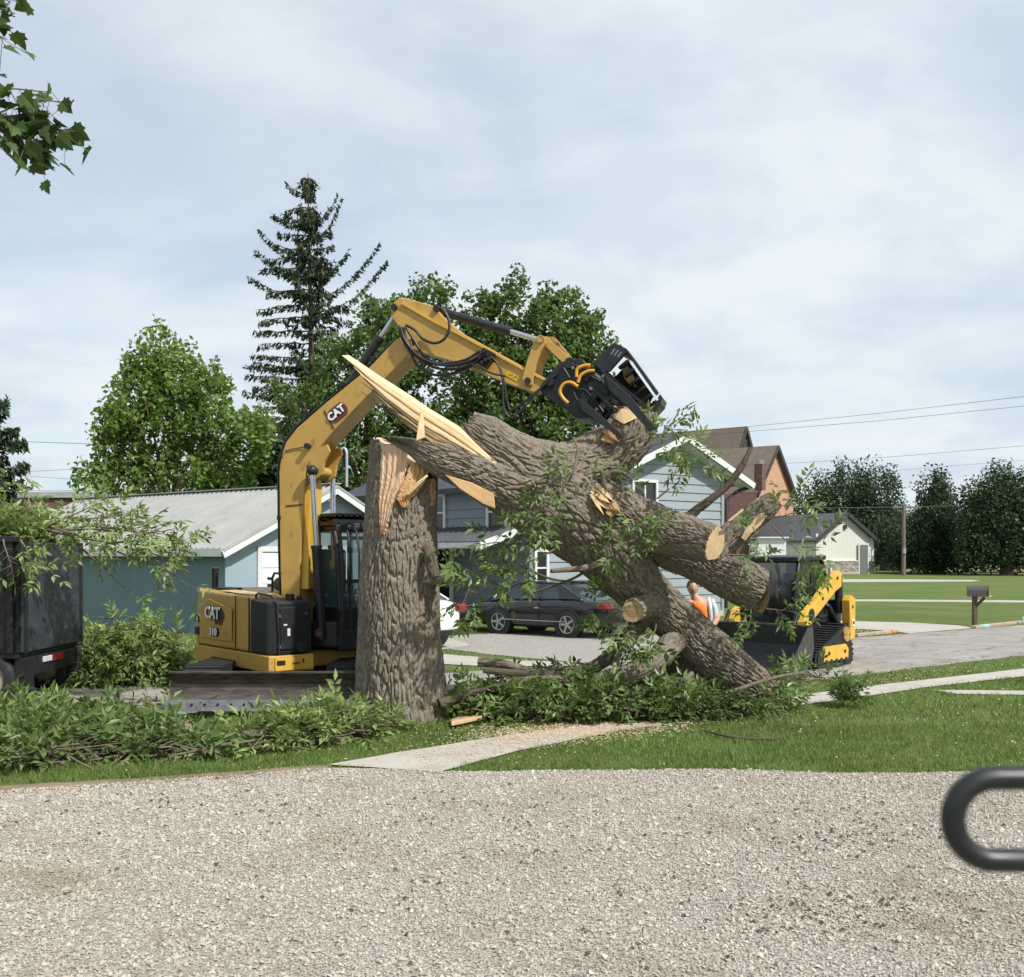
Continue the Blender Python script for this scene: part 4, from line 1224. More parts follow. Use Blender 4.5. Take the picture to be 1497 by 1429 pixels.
def track_loop(x0, x1, y0, y1, h, parent, m):
    prof = []
    for k in range(9):
        a = math.pi / 2 + math.pi * k / 8
        prof.append((y0 + h / 2 + math.cos(a) * h / 2, h / 2 + math.sin(a) * h / 2))
    for k in range(9):
        a = -math.pi / 2 + math.pi * k / 8
        prof.append((y1 - h / 2 + math.cos(a) * h / 2, h / 2 + math.sin(a) * h / 2))
    o = fix_normals(MB().prism([Vector((x0, y, z)) for y, z in prof], Vector((x1 - x0, 0, 0))).build('track', m, parent))
    # pads round the loop
    pp = [Vector((0, y, z)) for y, z in prof]; per = []
    for i in range(len(pp)):
        a, b = pp[i], pp[(i + 1) % len(pp)]
        k = max(1, int((b - a).length / 0.11))
        for j in range(k): per.append((a.lerp(b, (j + 0.5) / k), (b - a).normalized()))
    pm = MB()
    for c, t in per:
        n = Vector((0, t.z, -t.y))
        if (c - Vector((0, (y0 + y1) / 2, h / 2))).dot(n) < 0: n = -n
        pm.box(Vector(((x0 + x1) / 2, c.y, c.z)) + n * 0.012, (x1 - x0 + 0.02, 0.05, 0.035), (Vector((1, 0, 0)), t, n))
    props(pm.build('track_pads', m, o), kind='stuff')
    return o


track_loop(-4.34, -3.88, 13.45, 16.4, 0.56, ex, M['rubber'])
track_loop(-2.46, -2.00, 13.45, 16.4, 0.56, ex, M['rubber'])
# dozer blade
bx0, bx1 = P(240, 0, 12.95).x, P(240, 0, 12.95).x + 2.46
zt_, zb_ = 0.575, 0.215
bp_ = [(12.98, zt_), (13.045, 0.48), (13.07, 0.38), (13.05, 0.29), (12.99, zb_), (13.04, zb_), (13.12, 0.28), (13.14, 0.38), (13.11, 0.49), (13.05, zt_)]
bl = fix_normals(MB().prism([Vector((bx0 + (0.07 if z > 0.4 else 0.03), y, z)) for y, z in bp_], Vector((bx1 - bx0 - 0.1, 0, 0))).build('dozer_blade', M['rust_steel'], ex))
fix_normals(MB().prism([Vector((bx0, y, z)) for y, z in ((12.985, 0.235), (12.935, 0.10), (12.965, 0.10), (13.02, 0.225))], Vector((bx1 - bx0, 0, 0))).build('cutting_edge', M['worn_edge'], bl))
for k in range(14):
    xx = bx0 + 0.18 + k * 0.165
    MB().cyl((xx, 12.99, 0.175), (xx, 12.945, 0.18), 0.016, n=8).build('bolt', M['black_metal'], bl)
MB().bar((bx0 + 0.05, 13.0, zt_ + 0.008), (bx1 - 0.05, 13.0, zt_ + 0.008), 0.07, 0.02).build('top_rail', M['rust_steel'], bl)
for x in (-3.75, -2.6): MB().bar((x, 13.1, 0.34), (x, 14.3, 0.36), 0.16, 0.2).build('blade_arm', M['black_metal'], bl)

# ---- boom: near face on a vertical plane turned a little towards the camera
BO = Vector((-2.96, 14.3, 0)); BA = math.radians(-15)
Bd = Vector((math.cos(BA), math.sin(BA), 0)); Bn = Vector((-math.sin(BA), math.cos(BA), 0))   # Bn away from camera


def Q(px, py, off=0.0):
    k = (px - CX) / FPX
    o = BO + Bn * off
    t = (k * o.y - o.x) / (Bd.x - k * Bd.y)
    Y = o.y + t * Bd.y
    return Vector((k * Y, Y, CAMH - (py - HOR) / FPX * Y))


def Qe(px, py, off):
    """point above the near plane's pixel, pushed back by off along the plane normal"""
    return Q(px, py) + Bn * off


def plate(name, px, w, m, parent, off=0.0, bevel=0.0):
    return fix_normals(MB().prism([Qe(x, y, off) for x, y in px], Bn * w).build(name, m, parent, bevel))


BW = 0.46
boom_px = [(412, 905), (409, 800), (408, 690), (411, 668), (418, 647), (434, 626), (474, 591), (540, 537), (578, 497), (590, 492), (600, 498), (602, 508), (596, 520), (538, 578), (487, 631), (458, 666), (447, 684), (443, 738), (440, 800), (436, 905)]
boom = plate('boom', boom_px, BW, M['yellow'], ex, 0.0, 0.012)
# weld flange and doubler plates
plate('boom_seam', [(418, 739), (442, 737), (442, 739), (418, 741)], 0.012, M['rust'], boom, -0.008)
plate('boom_seam', [(475, 600), (489, 626), (487, 628), (473, 602)], 0.012, M['rust'], boom, -0.008)
plate('boom_foot', [(437, 862), (440, 760), (444, 712), (452, 705), (450, 760), (448, 862)], 0.36, M['yellow_bright'], boom, 0.06, 0.01)
# cylinder lug: flared plates under the bend
for of in (0.0, BW - 0.05):
    plate('cylinder_lug', [(448, 690), (455, 668), (466, 655), (478, 650), (482, 660), (474, 676), (471, 694), (460, 702), (450, 700)], 0.05, M['yellow'], boom, of, 0.006)
MB().cyl(Qe(461, 689, -0.13), Qe(461, 689, BW + 0.13), 0.05, n=16).build('boom_pin', M['black_metal'], boom)
MB().cyl(Qe(461, 689, 0.08), Qe(461, 689, BW - 0.08), 0.075, n=16).build('pin_boss', M['yellow'], boom)
# lift cylinders left and right of the boom
for of in (-0.10, BW + 0.10):
    a = Qe(461, 689, of); b = Qe(471, 935, of * 0.6 + 0.05)
    mid = a.lerp(b, 0.46)
    lc = MB().cyl(mid, b, 0.068, n=18).cyl(mid, mid + (a - mid) * 0.04, 0.078, n=18).build('lift_cylinder', M['black_metal'], ex)
    MB().cyl(a, mid, 0.038, n=14).build('cylinder_rod', M['chrome'], lc)
    MB().sphere(a, 0.075, 12, 8).build('rod_eye', M['black_metal'], lc)
MB().box(Qe(468, 928, BW / 2), (0.5, 0.5, 0.36), (Bd, Bn, Z)).build('swing_post', M['black_metal'], ex, 0.03)
MB().cyl(Qe(470, 925, -0.1), Qe(470, 925, BW + 0.1), 0.06, n=14).build('pivot_pin', M['rust'], ex)
# hydraulic lines running up the boom
for j, (dy, of) in enumerate(((-3.0, 0.04), (-5.0, 0.12), (-3.5, 0.22), (-2.5, 0.32))):
    pp = [(411, 880), (409, 800), (408, 690), (411, 668), (418, 647), (434, 626), (474, 591), (540, 537), (575, 503)]
    MB().tube([Qe(x - 3.2 + (1 if i > 4 else 0), y + dy + random.uniform(-0.8, 0.8), of) for i, (x, y) in enumerate(pp)], 0.016, 6).build('hydraulic_line', M['rust'] if j % 2 else M['black_metal'], boom)
for x, y in ((409, 760), (412, 670), (447, 610), (500, 565), (545, 528)):
    MB().box(Qe(x - 1, y - 3, 0.18), (0.05, 0.4, 0.06), (Bd, Bn, Z)).build('line_clamp', M['black_metal'], boom)
# boom lamp with its cable
MB().cyl(Qe(452, 653, -0.01), Qe(452, 653, -0.09), 0.04, n=12).build('boom_lamp', M['black_metal'], boom)
MB().tube([Qe(417, 660, -0.012), Qe(428, 657, -0.014), Qe(440, 655, -0.014), Qe(452, 654, -0.02)], 0.007, 5).build('lamp_cable', M['hose'], boom)
# emblem on the boom, reading up along it
bo = Qe(494, 603, -0.006); bx_ = (Q(520, 577) - Q(480, 610)).normalized(); by_ = Bn.cross(bx_).normalized()
if by_.z < 0: by_ = -by_
MB().prism([bo + bx_ * x * 0.9 + by_ * y for x, y in ((-0.15, -0.075), (-0.11, -0.105), (0.11, -0.105), (0.155, -0.06), (0.17, 0.0), (0.12, 0.095), (-0.12, 0.095), (-0.15, 0.06))], -Bn * 0.004).build('emblem', M['red_decal'], boom)
text_mesh('CAT', 0.15, bo - Bn * 0.010 - bx_ * 0.02, bx_, by_, -Bn, M['black_decal'], 'lettering', boom, 0.014, sx=0.95)
text_mesh('CAT', 0.15, bo - Bn * 0.016 - bx_ * 0.02, bx_, by_, -Bn, M['white_decal'], 'lettering', boom, 0.006, sx=0.95)
# ---- stick
SW = 0.30; SOF = 0.08
stick_px = [(568, 452), (572, 440), (580, 434), (590, 434), (633, 446), (645, 462), (672, 485), (765, 536), (796, 552), (793, 566), (779, 572), (740, 559), (664, 528), (619, 515), (597, 507), (582, 480), (571, 465)]
stick = plate('stick', stick_px, SW, M['yellow'], ex, SOF, 0.012)
plate('stick_flange', [(586, 439), (634, 467), (672, 487), (765, 538), (795, 553), (795, 556), (765, 541.5), (672, 490.5), (633, 471), (584, 443)], 0.03, M['yellow_bright'], stick, SOF - 0.032)
plate('stick_flange', [(597, 504), (619, 512), (664, 525), (740, 556), (779, 569), (779, 572), (740, 559), (664, 528), (619, 515), (597, 507)], 0.02, M['yellow'], stick, SOF - 0.022)
for x, y in ((574, 448), (600, 500), (636, 450)):
    MB().cyl(Qe(x, y, SOF - 0.05), Qe(x, y, SOF + SW + 0.05), 0.045, n=14).build('stick_pin', M['black_metal'], stick)
sx_ = (Q(700, 500) - Q(640, 469)).normalized(); sy_ = Bn.cross(sx_).normalized()
if sy_.z < 0: sy_ = -sy_
text_mesh('E22', 0.09, Qe(747, 549, SOF - 0.006), sx_, sy_, -Bn, mat('faded_lettering', (0.55, 0.40, 0.03), 0.5), 'lettering', stick, 0.004, sx=1.4)


def cylinder(parent, a, b, frac, r, rr, off, nm='hydraulic_cylinder'):
    a, b = Qe(*a, off), Qe(*b, off); mid = a.lerp(b, frac)
    o = MB().cyl(a, mid, r, n=18).cyl(mid - (mid - a).normalized() * 0.07, mid, r * 1.14, n=18).sphere(a, r * 1.15, 12, 8).build(nm, M['black_metal'], parent)
    MB().cyl(mid, b, rr, n=14).build('cylinder_rod', M['chrome'], o)
    return o


cylinder(ex, (478, 592), (572, 451), 0.74, 0.062, 0.036, SOF + SW / 2, 'stick_cylinder')
cylinder(ex, (640, 451), (788, 494), 0.68, 0.058, 0.036, SOF + SW / 2, 'bucket_cylinder')
# links at the stick's end
for of in (SOF - 0.06, SOF + SW + 0.01):
    plate('link_arm', [(765, 562), (763, 553), (769, 530), (776, 510), (782, 494), (790, 489), (797, 493), (797, 502), (789, 515), (783, 532), (779, 552), (778, 563)], 0.05, M['yellow'], stick, of, 0.006)
    plate('link_arm', [(788, 492), (798, 490), (806, 500), (842, 530), (838, 538), (826, 534), (794, 504)], 0.05, M['yellow'], stick, of + 0.055 if of < SOF else of - 0.055, 0.006)
MB().cyl(Qe(790, 496, SOF - 0.1), Qe(790, 496, SOF + SW + 0.1), 0.05, n=14).build('link_pin', M['yellow_worn'], stick)
MB().cyl(Qe(771, 557, SOF - 0.08), Qe(771, 557, SOF + SW + 0.08), 0.045, n=14).build('link_pin', M['black_metal'], stick)
plate('cylinder_guard', [(797, 488), (806, 489), (832, 520), (828, 526), (800, 500)], 0.12, M['yellow_worn'], stick, SOF + 0.1, 0.006)
# hoses drooping from boom to stick
hs_paths = [
    [(590, 482), (596, 500), (612, 520), (635, 533), (660, 536), (690, 530), (708, 518)],
    [(592, 480), (600, 505), (618, 528), (642, 540), (670, 541), (695, 532), (711, 520)],
    [(588, 480), (600, 512), (612, 535), (632, 548), (655, 549), (684, 540), (706, 524)],
    [(594, 479), (606, 498), (622, 522), (648, 534), (672, 534), (696, 526), (712, 516)],
    [(597, 478), (610, 485), (622, 498), (638, 504), (652, 499), (660, 484), (658, 466), (650, 455), (643, 453)],
    [(586, 478), (592, 500), (606, 518), (628, 530), (652, 533), (682, 528), (704, 515)],
    [(712, 518), (728, 532), (736, 556), (737, 590), (741, 606)],
    [(714, 520), (730, 535), (738, 560), (742, 585), (748, 600), (770, 586), (800, 560), (815, 548)],
    [(690, 534), (704, 538), (722, 548), (742, 552)],
    [(742, 606), (750, 612), (765, 600), (790, 572), (806, 556)],
]
for j, pth in enumerate(hs_paths):
    of = -0.10 + 0.025 * (j % 4)
    pts = [Q(x, y) + Bn * of for x, y in pth]
    # smooth
    sm = []
    for i in range(len(pts) - 1):
        p0, p1, p2, p3 = pts[max(i - 1, 0)], pts[i], pts[i + 1], pts[min(i + 2, len(pts) - 1)]
        for k in range(5):
            t = k / 5
            sm.append(0.5 * ((2 * p1) + (p2 - p0) * t + (2 * p0 - 5 * p1 + 4 * p2 - p3) * t * t + (3 * p1 - p0 - 3 * p2 + p3) * t ** 3))
    sm.append(pts[-1])
    MB().tube(sm, 0.019 if j < 6 else 0.014, 7).build('hydraulic_hose', M['hose'], ex)
mf = MB()
for dx, dy in ((0, 0), (6, 4), (-6, 8), (3, 12), (-2, 16), (8, 10)):
    mf.cyl(Qe(710 + dx, 516 + dy, SOF + 0.02), Qe(710 + dx, 516 + dy, -0.12), 0.025, n=8)
mf.box(Qe(710, 524, 0.0), (0.18, 0.09, 0.22), (sx_, Bn, sy_)).build('hose_manifold', M['black_metal'], stick, 0.006)

# ---- grapple saw head
gh = plate('grapple_head', [(788, 566), (800, 550), (818, 530), (838, 524), (852, 528), (868, 540), (876, 556), (878, 580), (860, 600), (842, 612), (826, 598), (806, 586), (792, 576)], 0.44, M['black'], ex, 0.0, 0.015)
for x, y, r in ((834, 532, 0.07), (848, 530, 0.05), (806, 560, 0.05)):
    MB().cyl(Qe(x, y, -0.07), Qe(x, y, 0.5), r, n=16).build('head_pin', M['black_metal'], gh)
plate('saw_body', [(846, 540), (868, 534), (890, 544), (912, 566), (934, 596), (924, 608), (902, 606), (884, 612), (862, 604), (846, 590)], 0.36, M['black_metal'], gh, 0.08, 0.012)
MB().cyl(Qe(852, 598, -0.06), Qe(852, 598, 0.5), 0.14, n=24).build('rotator', M['black_metal'], gh, 0.01)
# box frame on the far upper end
fr = MB()
fr.prism([Qe(x, y, -0.05) for x, y in ((866, 533), (898, 502), (917, 511), (915, 518), (892, 544), (884, 545))], Bn * 0.07)
frame = fix_normals(fr.build('saw_frame', M['black_metal'], gh, 0.006))
plate('frame_side', [(912, 511), (918, 512), (967, 580), (964, 586)], 0.62, M['black_metal'], gh, 0.0, 0.006)
plate('frame_top', [(868, 533), (899, 502), (917, 511), (914, 516), (899, 508), (874, 536)], 0.62, M['black_metal'], gh, 0.02, 0.006)
plate('frame_end', [(968, 580), (966, 590), (946, 612), (942, 606), (958, 588)], 0.5, M['black_metal'], gh, 0.0, 0.006)
for k in range(3):
    plate('frame_slot', [(899 + k * 5, 511 + k * 2), (901 + k * 5, 512 + k * 2), (895 + k * 5, 520 + k * 2), (893 + k * 5, 519 + k * 2)], 0.004, M['worn_edge'], gh, -0.056)
    plate('frame_slot', [(951 + k * 4, 589 - k * 3), (953 + k * 4, 590 - k * 3), (957 + k * 4, 582 - k * 3), (955 + k * 4, 581 - k * 3)], 0.006, M['white_decal'], gh, -0.012)
fp = MB()
for t in (0.15, 0.32, 0.5, 0.68, 0.85):
    x, y = 914 + (960 - 914) * t, 516 + (588 - 516) * t
    fp.bar(Qe(x - 2, y + 1, 0.0), Qe(x - 16, y + 11, 0.05), 0.05, 0.04)
fp.build('frame_ribs', M['black_metal'], gh)
plate('inner_plate', [(884, 545), (893, 540), (912, 520), (958, 585), (944, 604), (930, 596)], 0.05, M['rust_steel'], gh, 0.46)
# grapple tines
for of in (-0.06, 0.16, 0.36):
    plate('tine', [(866, 548), (884, 556), (905, 572), (930, 594), (946, 616), (952, 628), (944, 632), (934, 618), (918, 598), (896, 580), (868, 566)], 0.05, M['black_metal'], gh, of, 0.006)
    plate('tine', [(854, 596), (866, 598), (890, 616), (908, 632), (913, 640), (904, 640), (884, 624), (858, 608)], 0.05, M['black_metal'], gh, of + 0.04, 0.006)
for (x0, y0, x1, y1) in ((862, 560, 890, 588), (852, 576, 882, 606), (872, 562, 900, 586)):
    MB().bar(Qe(x0, y0, -0.03), Qe(x1, y1, -0.03), 0.05, 0.07).build('cylinder_block', M['black_metal'], gh)
for (pa, pb_, w_) in (((872, 548), (940, 612), 0.03), ((862, 566), (908, 606), 0.03), ((880, 542), (952, 600), 0.025), ((846, 586), (900, 628), 0.03)):
    MB().bar(Qe(*pa, -0.075), Qe(*pb_, -0.075), w_, 0.035).build('guide_rail', M['worn_edge'] if pa[0] in (872, 846) else M['black_metal'], gh)
for (x, y) in ((858, 556), (870, 580), (886, 574), (900, 590), (914, 600), (882, 596), (892, 560)):
    MB().box(Qe(x, y, -0.05), (0.09, 0.1, 0.06), (sx_, Bn, sy_)).build('valve_block', M['black'], gh, 0.008)
for pth in ([(838, 534), (852, 540), (866, 552), (880, 560)], [(842, 570), (858, 572), (872, 588), (884, 604)], [(826, 540), (836, 556), (842, 578), (850, 596)]):
    MB().tube([Q(x, y) - Bn * 0.1 for x, y in pth], 0.014, 6).build('hydraulic_hose', M['hose'], gh)
def plateq(name, px, w, m, parent, off, bevel=0.0):
    return fix_normals(MB().prism([Q(x, y, off) for x, y in px], Bn * w).build(name, m, parent, bevel))


plateq('front_tine', [(846, 584), (858, 590), (884, 612), (906, 632), (913, 641), (904, 640), (878, 620), (850, 600)], 0.05, M['black_metal'], gh, -0.44, 0.006)
plateq('front_tine', [(884, 548), (900, 560), (926, 584), (944, 608), (958, 624), (950, 632), (936, 616), (916, 594), (890, 570)], 0.05, M['black_metal'], gh, -0.40, 0.006)
MB().bar(Q(852, 590, -0.42), Q(852, 590, 0.1), 0.12, 0.12).build('tine_shaft', M['black_metal'], gh)
MB().bar(Q(890, 556, -0.38), Q(890, 556, 0.1), 0.12, 0.12).build('tine_shaft', M['black_metal'], gh)
plate('tine_tip', [(944, 616), (956, 622), (958, 628), (948, 632)], 0.3, M['black_metal'], gh, 0.0)
plate('wood_scrap', [(906, 536), (914, 530), (924, 548), (926, 562), (916, 558), (908, 548)], 0.16, M['wood_o'], gh, 0.22)
plate('label_plate', [(838, 592), (845, 588), (847, 593), (840, 597)], 0.006, M['sticker'], gh, -0.01)
for pth in ([(846, 554), (847, 543), (856, 538), (866, 537)], [(848, 562), (852, 552), (862, 546), (872, 545)],
            [(848, 568), (838, 562), (828, 564), (822, 574), (826, 584), (834, 592)]):
    pts = [Q(x, y) - Bn * 0.14 for x, y in pth]; sm = []
    for i in range(len(pts) - 1):
        p0, p1, p2, p3 = pts[max(i - 1, 0)], pts[i], pts[i + 1], pts[min(i + 2, len(pts) - 1)]
        for k in range(6):
            t = k / 6
            sm.append(0.5 * ((2 * p1) + (p2 - p0) * t + (2 * p0 - 5 * p1 + 4 * p2 - p3) * t * t + (3 * p1 - p0 - 3 * p2 + p3) * t ** 3))
    sm.append(pts[-1])
    MB().tube(sm, 0.022, 9).build('yellow_hose', M['hose_yellow'], gh)
for x, y in ((866, 570), (860, 540), (884, 552), (874, 600), (840, 540), (896, 568)):
    MB().cyl(Qe(x, y, -0.02), Qe(x, y, -0.11), 0.022, n=8).build('hose_fitting', M['worn_edge'], gh)

# ================================================================== stump and felled tree
def spline(path, step):
    """path: list of (Vector, radius) -> dense points, radii, arc length (numpy)"""
    P_ = np.array([[*p, r] for p, r in path], float)
    out = []
    for i in range(len(P_) - 1):
        p0, p1, p2, p3 = P_[max(i - 1, 0)], P_[i], P_[i + 1], P_[min(i + 2, len(P_) - 1)]
        k = max(2, int(np.linalg.norm(p2[:3] - p1[:3]) / step))
        t = (np.arange(k) / k)[:, None]
        out.append(0.5 * ((2 * p1) + (p2 - p0) * t + (2 * p0 - 5 * p1 + 4 * p2 - p3) * t * t + (3 * p1 - p0 - 3 * p2 + p3) * t ** 3))
    out.append(P_[-1:])
    A = np.concatenate(out)
    d = np.linalg.norm(np.diff(A[:, :3], axis=0), axis=1)
    return A[:, :3], A[:, 3].clip(0.004), np.concatenate([[0], np.cumsum(d)])


def frames(C):
    T = np.gradient(C, axis=0); T /= np.linalg.norm(T, axis=1)[:, None]
    u = np.cross(T[0], [0.13, 0.2, 0.97]); u /= np.linalg.norm(u)
    Us = []
    for t in T:
        u = u - t * (u @ t); u /= np.linalg.norm(u); Us.append(u)
    Us = np.array(Us)
    return T, Us, np.cross(T, Us)


def bark_tube(name, path, parent, m, ru=0.012, rs=0.02, amp=0.022, fu=10.0, fs=2.6, seed=0.0, top=None, lump=0.05, flare=None, ragged=(0, 0)):
    C, R, S = spline(path, rs)
    T, A, B = frames(C)
    n = len(C); k = int(max(10, min(420, 2 * math.pi * R.max() / ru)))
    u = np.linspace(0, 2 * math.pi, k, endpoint=False)
    r0 = float(np.median(R))
    cu_, su_ = np.cos(u), np.sin(u)
    q = np.stack([np.broadcast_to(cu_ * r0 * fu, (n, k)), np.broadcast_to(su_ * r0 * fu, (n, k)), np.broadcast_to((S * fs)[:, None], (n, k))], 2).reshape(-1, 3) + seed
    wq = np.stack([pn(q * 0.9 + 7.1), pn(q * 0.9 + 19.3), pn(q * 0.9 + 31.7) * 0.5], 1)
    q2 = q + 0.30 * wq
    n1 = pn(q2)
    h = np.clip(np.abs(n1) / 0.24, 0, 1) ** 0.75
    n2 = pn(q2 * np.array([2.1, 2.1, 1.9]) + 3.3)
    h = h * (0.72 + 0.28 * np.clip(np.abs(n2) / 0.2, 0, 1)) + 0.14 * pn(q * np.array([3.4, 3.4, 6.0]) + 2.2)
    low = pn(q * np.array([0.16, 0.16, 0.35]) + 11.0)
    rad = (np.broadcast_to(R[:, None], (n, k)).reshape(-1)) * (1 + lump * 2 * low)
    if flare is not None:
        fl = np.broadcast_to(flare(u)[None, :], (n, k)) * np.exp(-S / 0.42)[:, None]
        rad = rad * (1 + fl.reshape(-1))
    a_loc = np.minimum(amp, rad * 0.2)
    rad = rad + a_loc * (h - 0.7)
    off = (A[:, None, :] * cu_[None, :, None] + B[:, None, :] * su_[None, :, None])
    Cc = np.broadcast_to(C[:, None, :], (n, k, 3)).copy()
    if top is not None:                                   # uneven upper end
        tt = top(u)                                       # per-angle drop in metres
        Ls = S[-1]
        sc = ((S - (Ls - 1.4)) / 1.4).clip(0, 1)
        Cc -= T[:, None, :] * (sc[:, None] * tt[None, :])[..., None]
    for end, idx in ((0, 0), (1, n - 1)):
        if ragged[end]:
            jag = pn(np.stack([cu_ * 5, su_ * 5, np.full(k, seed + end * 3.0)], 1)) + 0.6 * pn(np.stack([cu_ * 14, su_ * 14, np.full(k, seed)], 1))
            w = np.exp(-(S if end == 0 else S[-1] - S) / max(0.05, ragged[end]))
            Cc += T[:, None, :] * (w[:, None] * jag[None, :] * ragged[end])[..., None]
    V = (Cc + off * rad.reshape(n, k)[..., None]).reshape(-1, 3)
    i = np.arange(n - 1)[:, None]; j = np.arange(k)[None]
    F = np.stack([i * k + j, i * k + (j + 1) % k, (i + 1) * k + (j + 1) % k, (i + 1) * k + j], 2).reshape(-1, 4)
    o = link(np_mesh(name, V, F, True), name, m, parent)
    o['_c'] = 0; del o['_c']
    return o, C, R, T


def cap(name, c, nrm, r, m, parent, n=40, dome=0.0, ell=1.0, wob=0.05, off=0.0):
    """sawn end"""
    nrm = Vector(nrm).normalized(); u = nrm.orthogonal().normalized(); w = nrm.cross(u)
    vs = [Vector(c) + nrm * (off + dome)]; fs = []
    for ring, rr in ((1, 0.5), (2, 1.0)):
        for k in range(n):
            a = 2 * math.pi * k / n
            f = 1 + wob * math.sin(3 * a + r * 50) + wob * 0.5 * math.sin(7 * a + 1)
            vs.append(Vector(c) + nrm * (off + dome * (1 - rr)) + (u * math.cos(a) + w * math.sin(a) * ell) * r * rr * f)
    for k in range(n):
        fs.append((0, 1 + k, 1 + (k + 1) % n)); fs.append((1 + k, 1 + n + k, 1 + n + (k + 1) % n, 1 + (k + 1) % n))
    return MB().add(vs, fs).build(name, m, parent)


def PP(lst):
    return [(P(x, y, Y), r / FPX * Y) for x, y, Y, r in lst]


# ---------------- standing stump
SYc = 13.05
stp = thing('tree_stump', 'tall standing ash stump with split pale top beside the excavator', 'tree stump', Vector((P(587, 0, SYc).x, SYc, 0)))
spath = PP([(588, 1075, SYc, 66), (587, 1040, SYc, 63), (585, 960, SYc, 60), (584, 850, SYc, 57), (587, 750, SYc, 52), (589, 690, SYc, 50), (590, 648, SYc, 49)])


def sang(u):     # world angle of direction on stump: frames start arbitrary, so derive later
    return u


C_, R_, S_ = spline(spath, 0.5); T_, A_, B_ = frames(C_)


def stump_top(u):
    d = A_[0][None] * np.cos(u)[:, None] + B_[0][None] * np.sin(u)[:, None]
    right = d[:, 0]; front = -d[:, 1]
    drop = np.clip((right * 0.8 + front * 0.6 + 0.05) * 1.0, 0, 1) ** 0.7 * 0.50
    drop += 0.05 * pn(np.stack([np.cos(u) * 6, np.sin(u) * 6, np.zeros(len(u))], 1))
    return drop.clip(-0.02)


def stump_flare(u):
    return 0.10 + 0.14 * np.sin(3 * u + 0.7) + 0.08 * np.sin(5 * u + 2)


st_tr, C_s, R_s, T_s = bark_tube('trunk', spath, stp, M['bark'], 0.0080, 0.012, 0.050, 20.0, 3.4, 3.0, stump_top, 0.03, stump_flare)
tz_ = P(0, 735, SYc).z
cap('heartwood_top', (C_s[-1][0] + 0.0, SYc, P(0, 668, SYc).z), (0.5, -0.3, 0.8), 0.40, M['wood_v'], stp, wob=0.12)


def stump_patch(name, rows, m, out=0.012, parent=stp, jag=0.01, nx=14):
    """exposed wood following the round of the trunk; rows (py, px left, px right)"""
    rr = []
    for i in range(len(rows) - 1):
        for t in np.linspace(0, 1, 7)[:-1]:
            rr.append([rows[i][q] * (1 - t) + rows[i + 1][q] * t for q in range(3)])
    rr.append(list(rows[-1]))
    vs, fs = [], []
    for i, (py, a, b) in enumerate(rr):
        a += random.uniform(-1, 1) * jag * 100; b += random.uniform(-1, 1) * jag * 100
        z = CAMH - (py - HOR) / FPX * (SYc - 0.45)
        j = int(np.argmin(np.abs(C_s[:, 2] - z))); cx, cy, r = C_s[j][0], C_s[j][1], R_s[j]
        for k in range(nx + 1):
            px = a + (b - a) * k / nx
            # intersect view ray with cylinder of radius r + out
            kx = (px - CX) / FPX; ro = r * 1.0 + out + 0.012 * math.sin(k * 1.9) + random.uniform(-0.004, 0.004)
            A2, B2, C2 = kx * kx + 1, -2 * (kx * cx + cy), cx * cx + cy * cy - ro * ro
            D = B2 * B2 - 4 * A2 * C2
            Y = (-B2 - math.sqrt(D)) / (2 * A2) if D > 0 else -B2 / (2 * A2)
            vs.append(P(px, py, Y))
    n = nx + 1
    for i in range(len(rr) - 1):
        for k in range(nx): fs.append((i * n + k, i * n + k + 1, (i + 1) * n + k + 1, (i + 1) * n + k))
    nv = len(vs)
    inner = [Vector((v.x + (C_s[-1][0] - v.x) * 0.35, v.y + (SYc - v.y) * 0.35, v.z - 0.01)) for v in vs]
    fs2 = [tuple(nv + q for q in reversed(f)) for f in fs]
    m_ = len(rr)
    loop = [k for k in range(n)] + [i * n + n - 1 for i in range(1, m_)] + [(m_ - 1) * n + k for k in range(n - 2, -1, -1)] + [i * n for i in range(m_ - 2, 0, -1)]
    sides = [(loop[i], loop[(i + 1) % len(loop)], nv + loop[(i + 1) % len(loop)], nv + loop[i]) for i in range(len(loop))]
    return fix_normals(MB().add(vs + inner, fs + fs2 + sides).build(name, m, parent))


stump_patch('split_face', [(649, 558, 594), (672, 557, 596), (700, 555, 592), (722, 554, 581), (745, 554, 571), (770, 555, 564), (782, 557, 560)], M['wood_v'], 0.03)
stump_patch('split_face', [(676, 601, 620), (690, 596, 626), (704, 590, 622), (718, 584, 612), (730, 580, 600), (742, 588, 596)], M['wood_o'], 0.05)
stump_patch('split_strip', [(700, 630, 636), (720, 629, 637), (740, 631, 635)], M['wood_o'], 0.02, nx=4)
# splinter standing across the break, branch stub on the right side
MB().prism([P(592, 722, 12.49), P(606, 708, 12.47), P(624, 694, 12.5), P(626, 696, 12.5), P(610, 712, 12.47), P(597, 724, 12.5)], Vector((0, 0.05, 0))).build('splinter', M['wood_d'], stp)
bs, *_ = bark_tube('branch_stub', PP([(634, 845, 12.75, 13), (648, 846, 12.55, 9), (660, 844, 12.45, 7)]), stp, M['bark'], 0.012, 0.02, 0.008, 18, 5, 9)
cap('stub_end', P(660, 844, 12.45), (0.7, -0.6, 0), 0.06, M['cut_core'], stp, 16)
bs, *_ = bark_tube('branch_stub', PP([(624, 800, 12.62, 6), (629, 822, 12.55, 8), (636, 843, 12.55, 9)]), stp, M['bark_dark'], 0.012, 0.02, 0.008, 18, 5, 4)

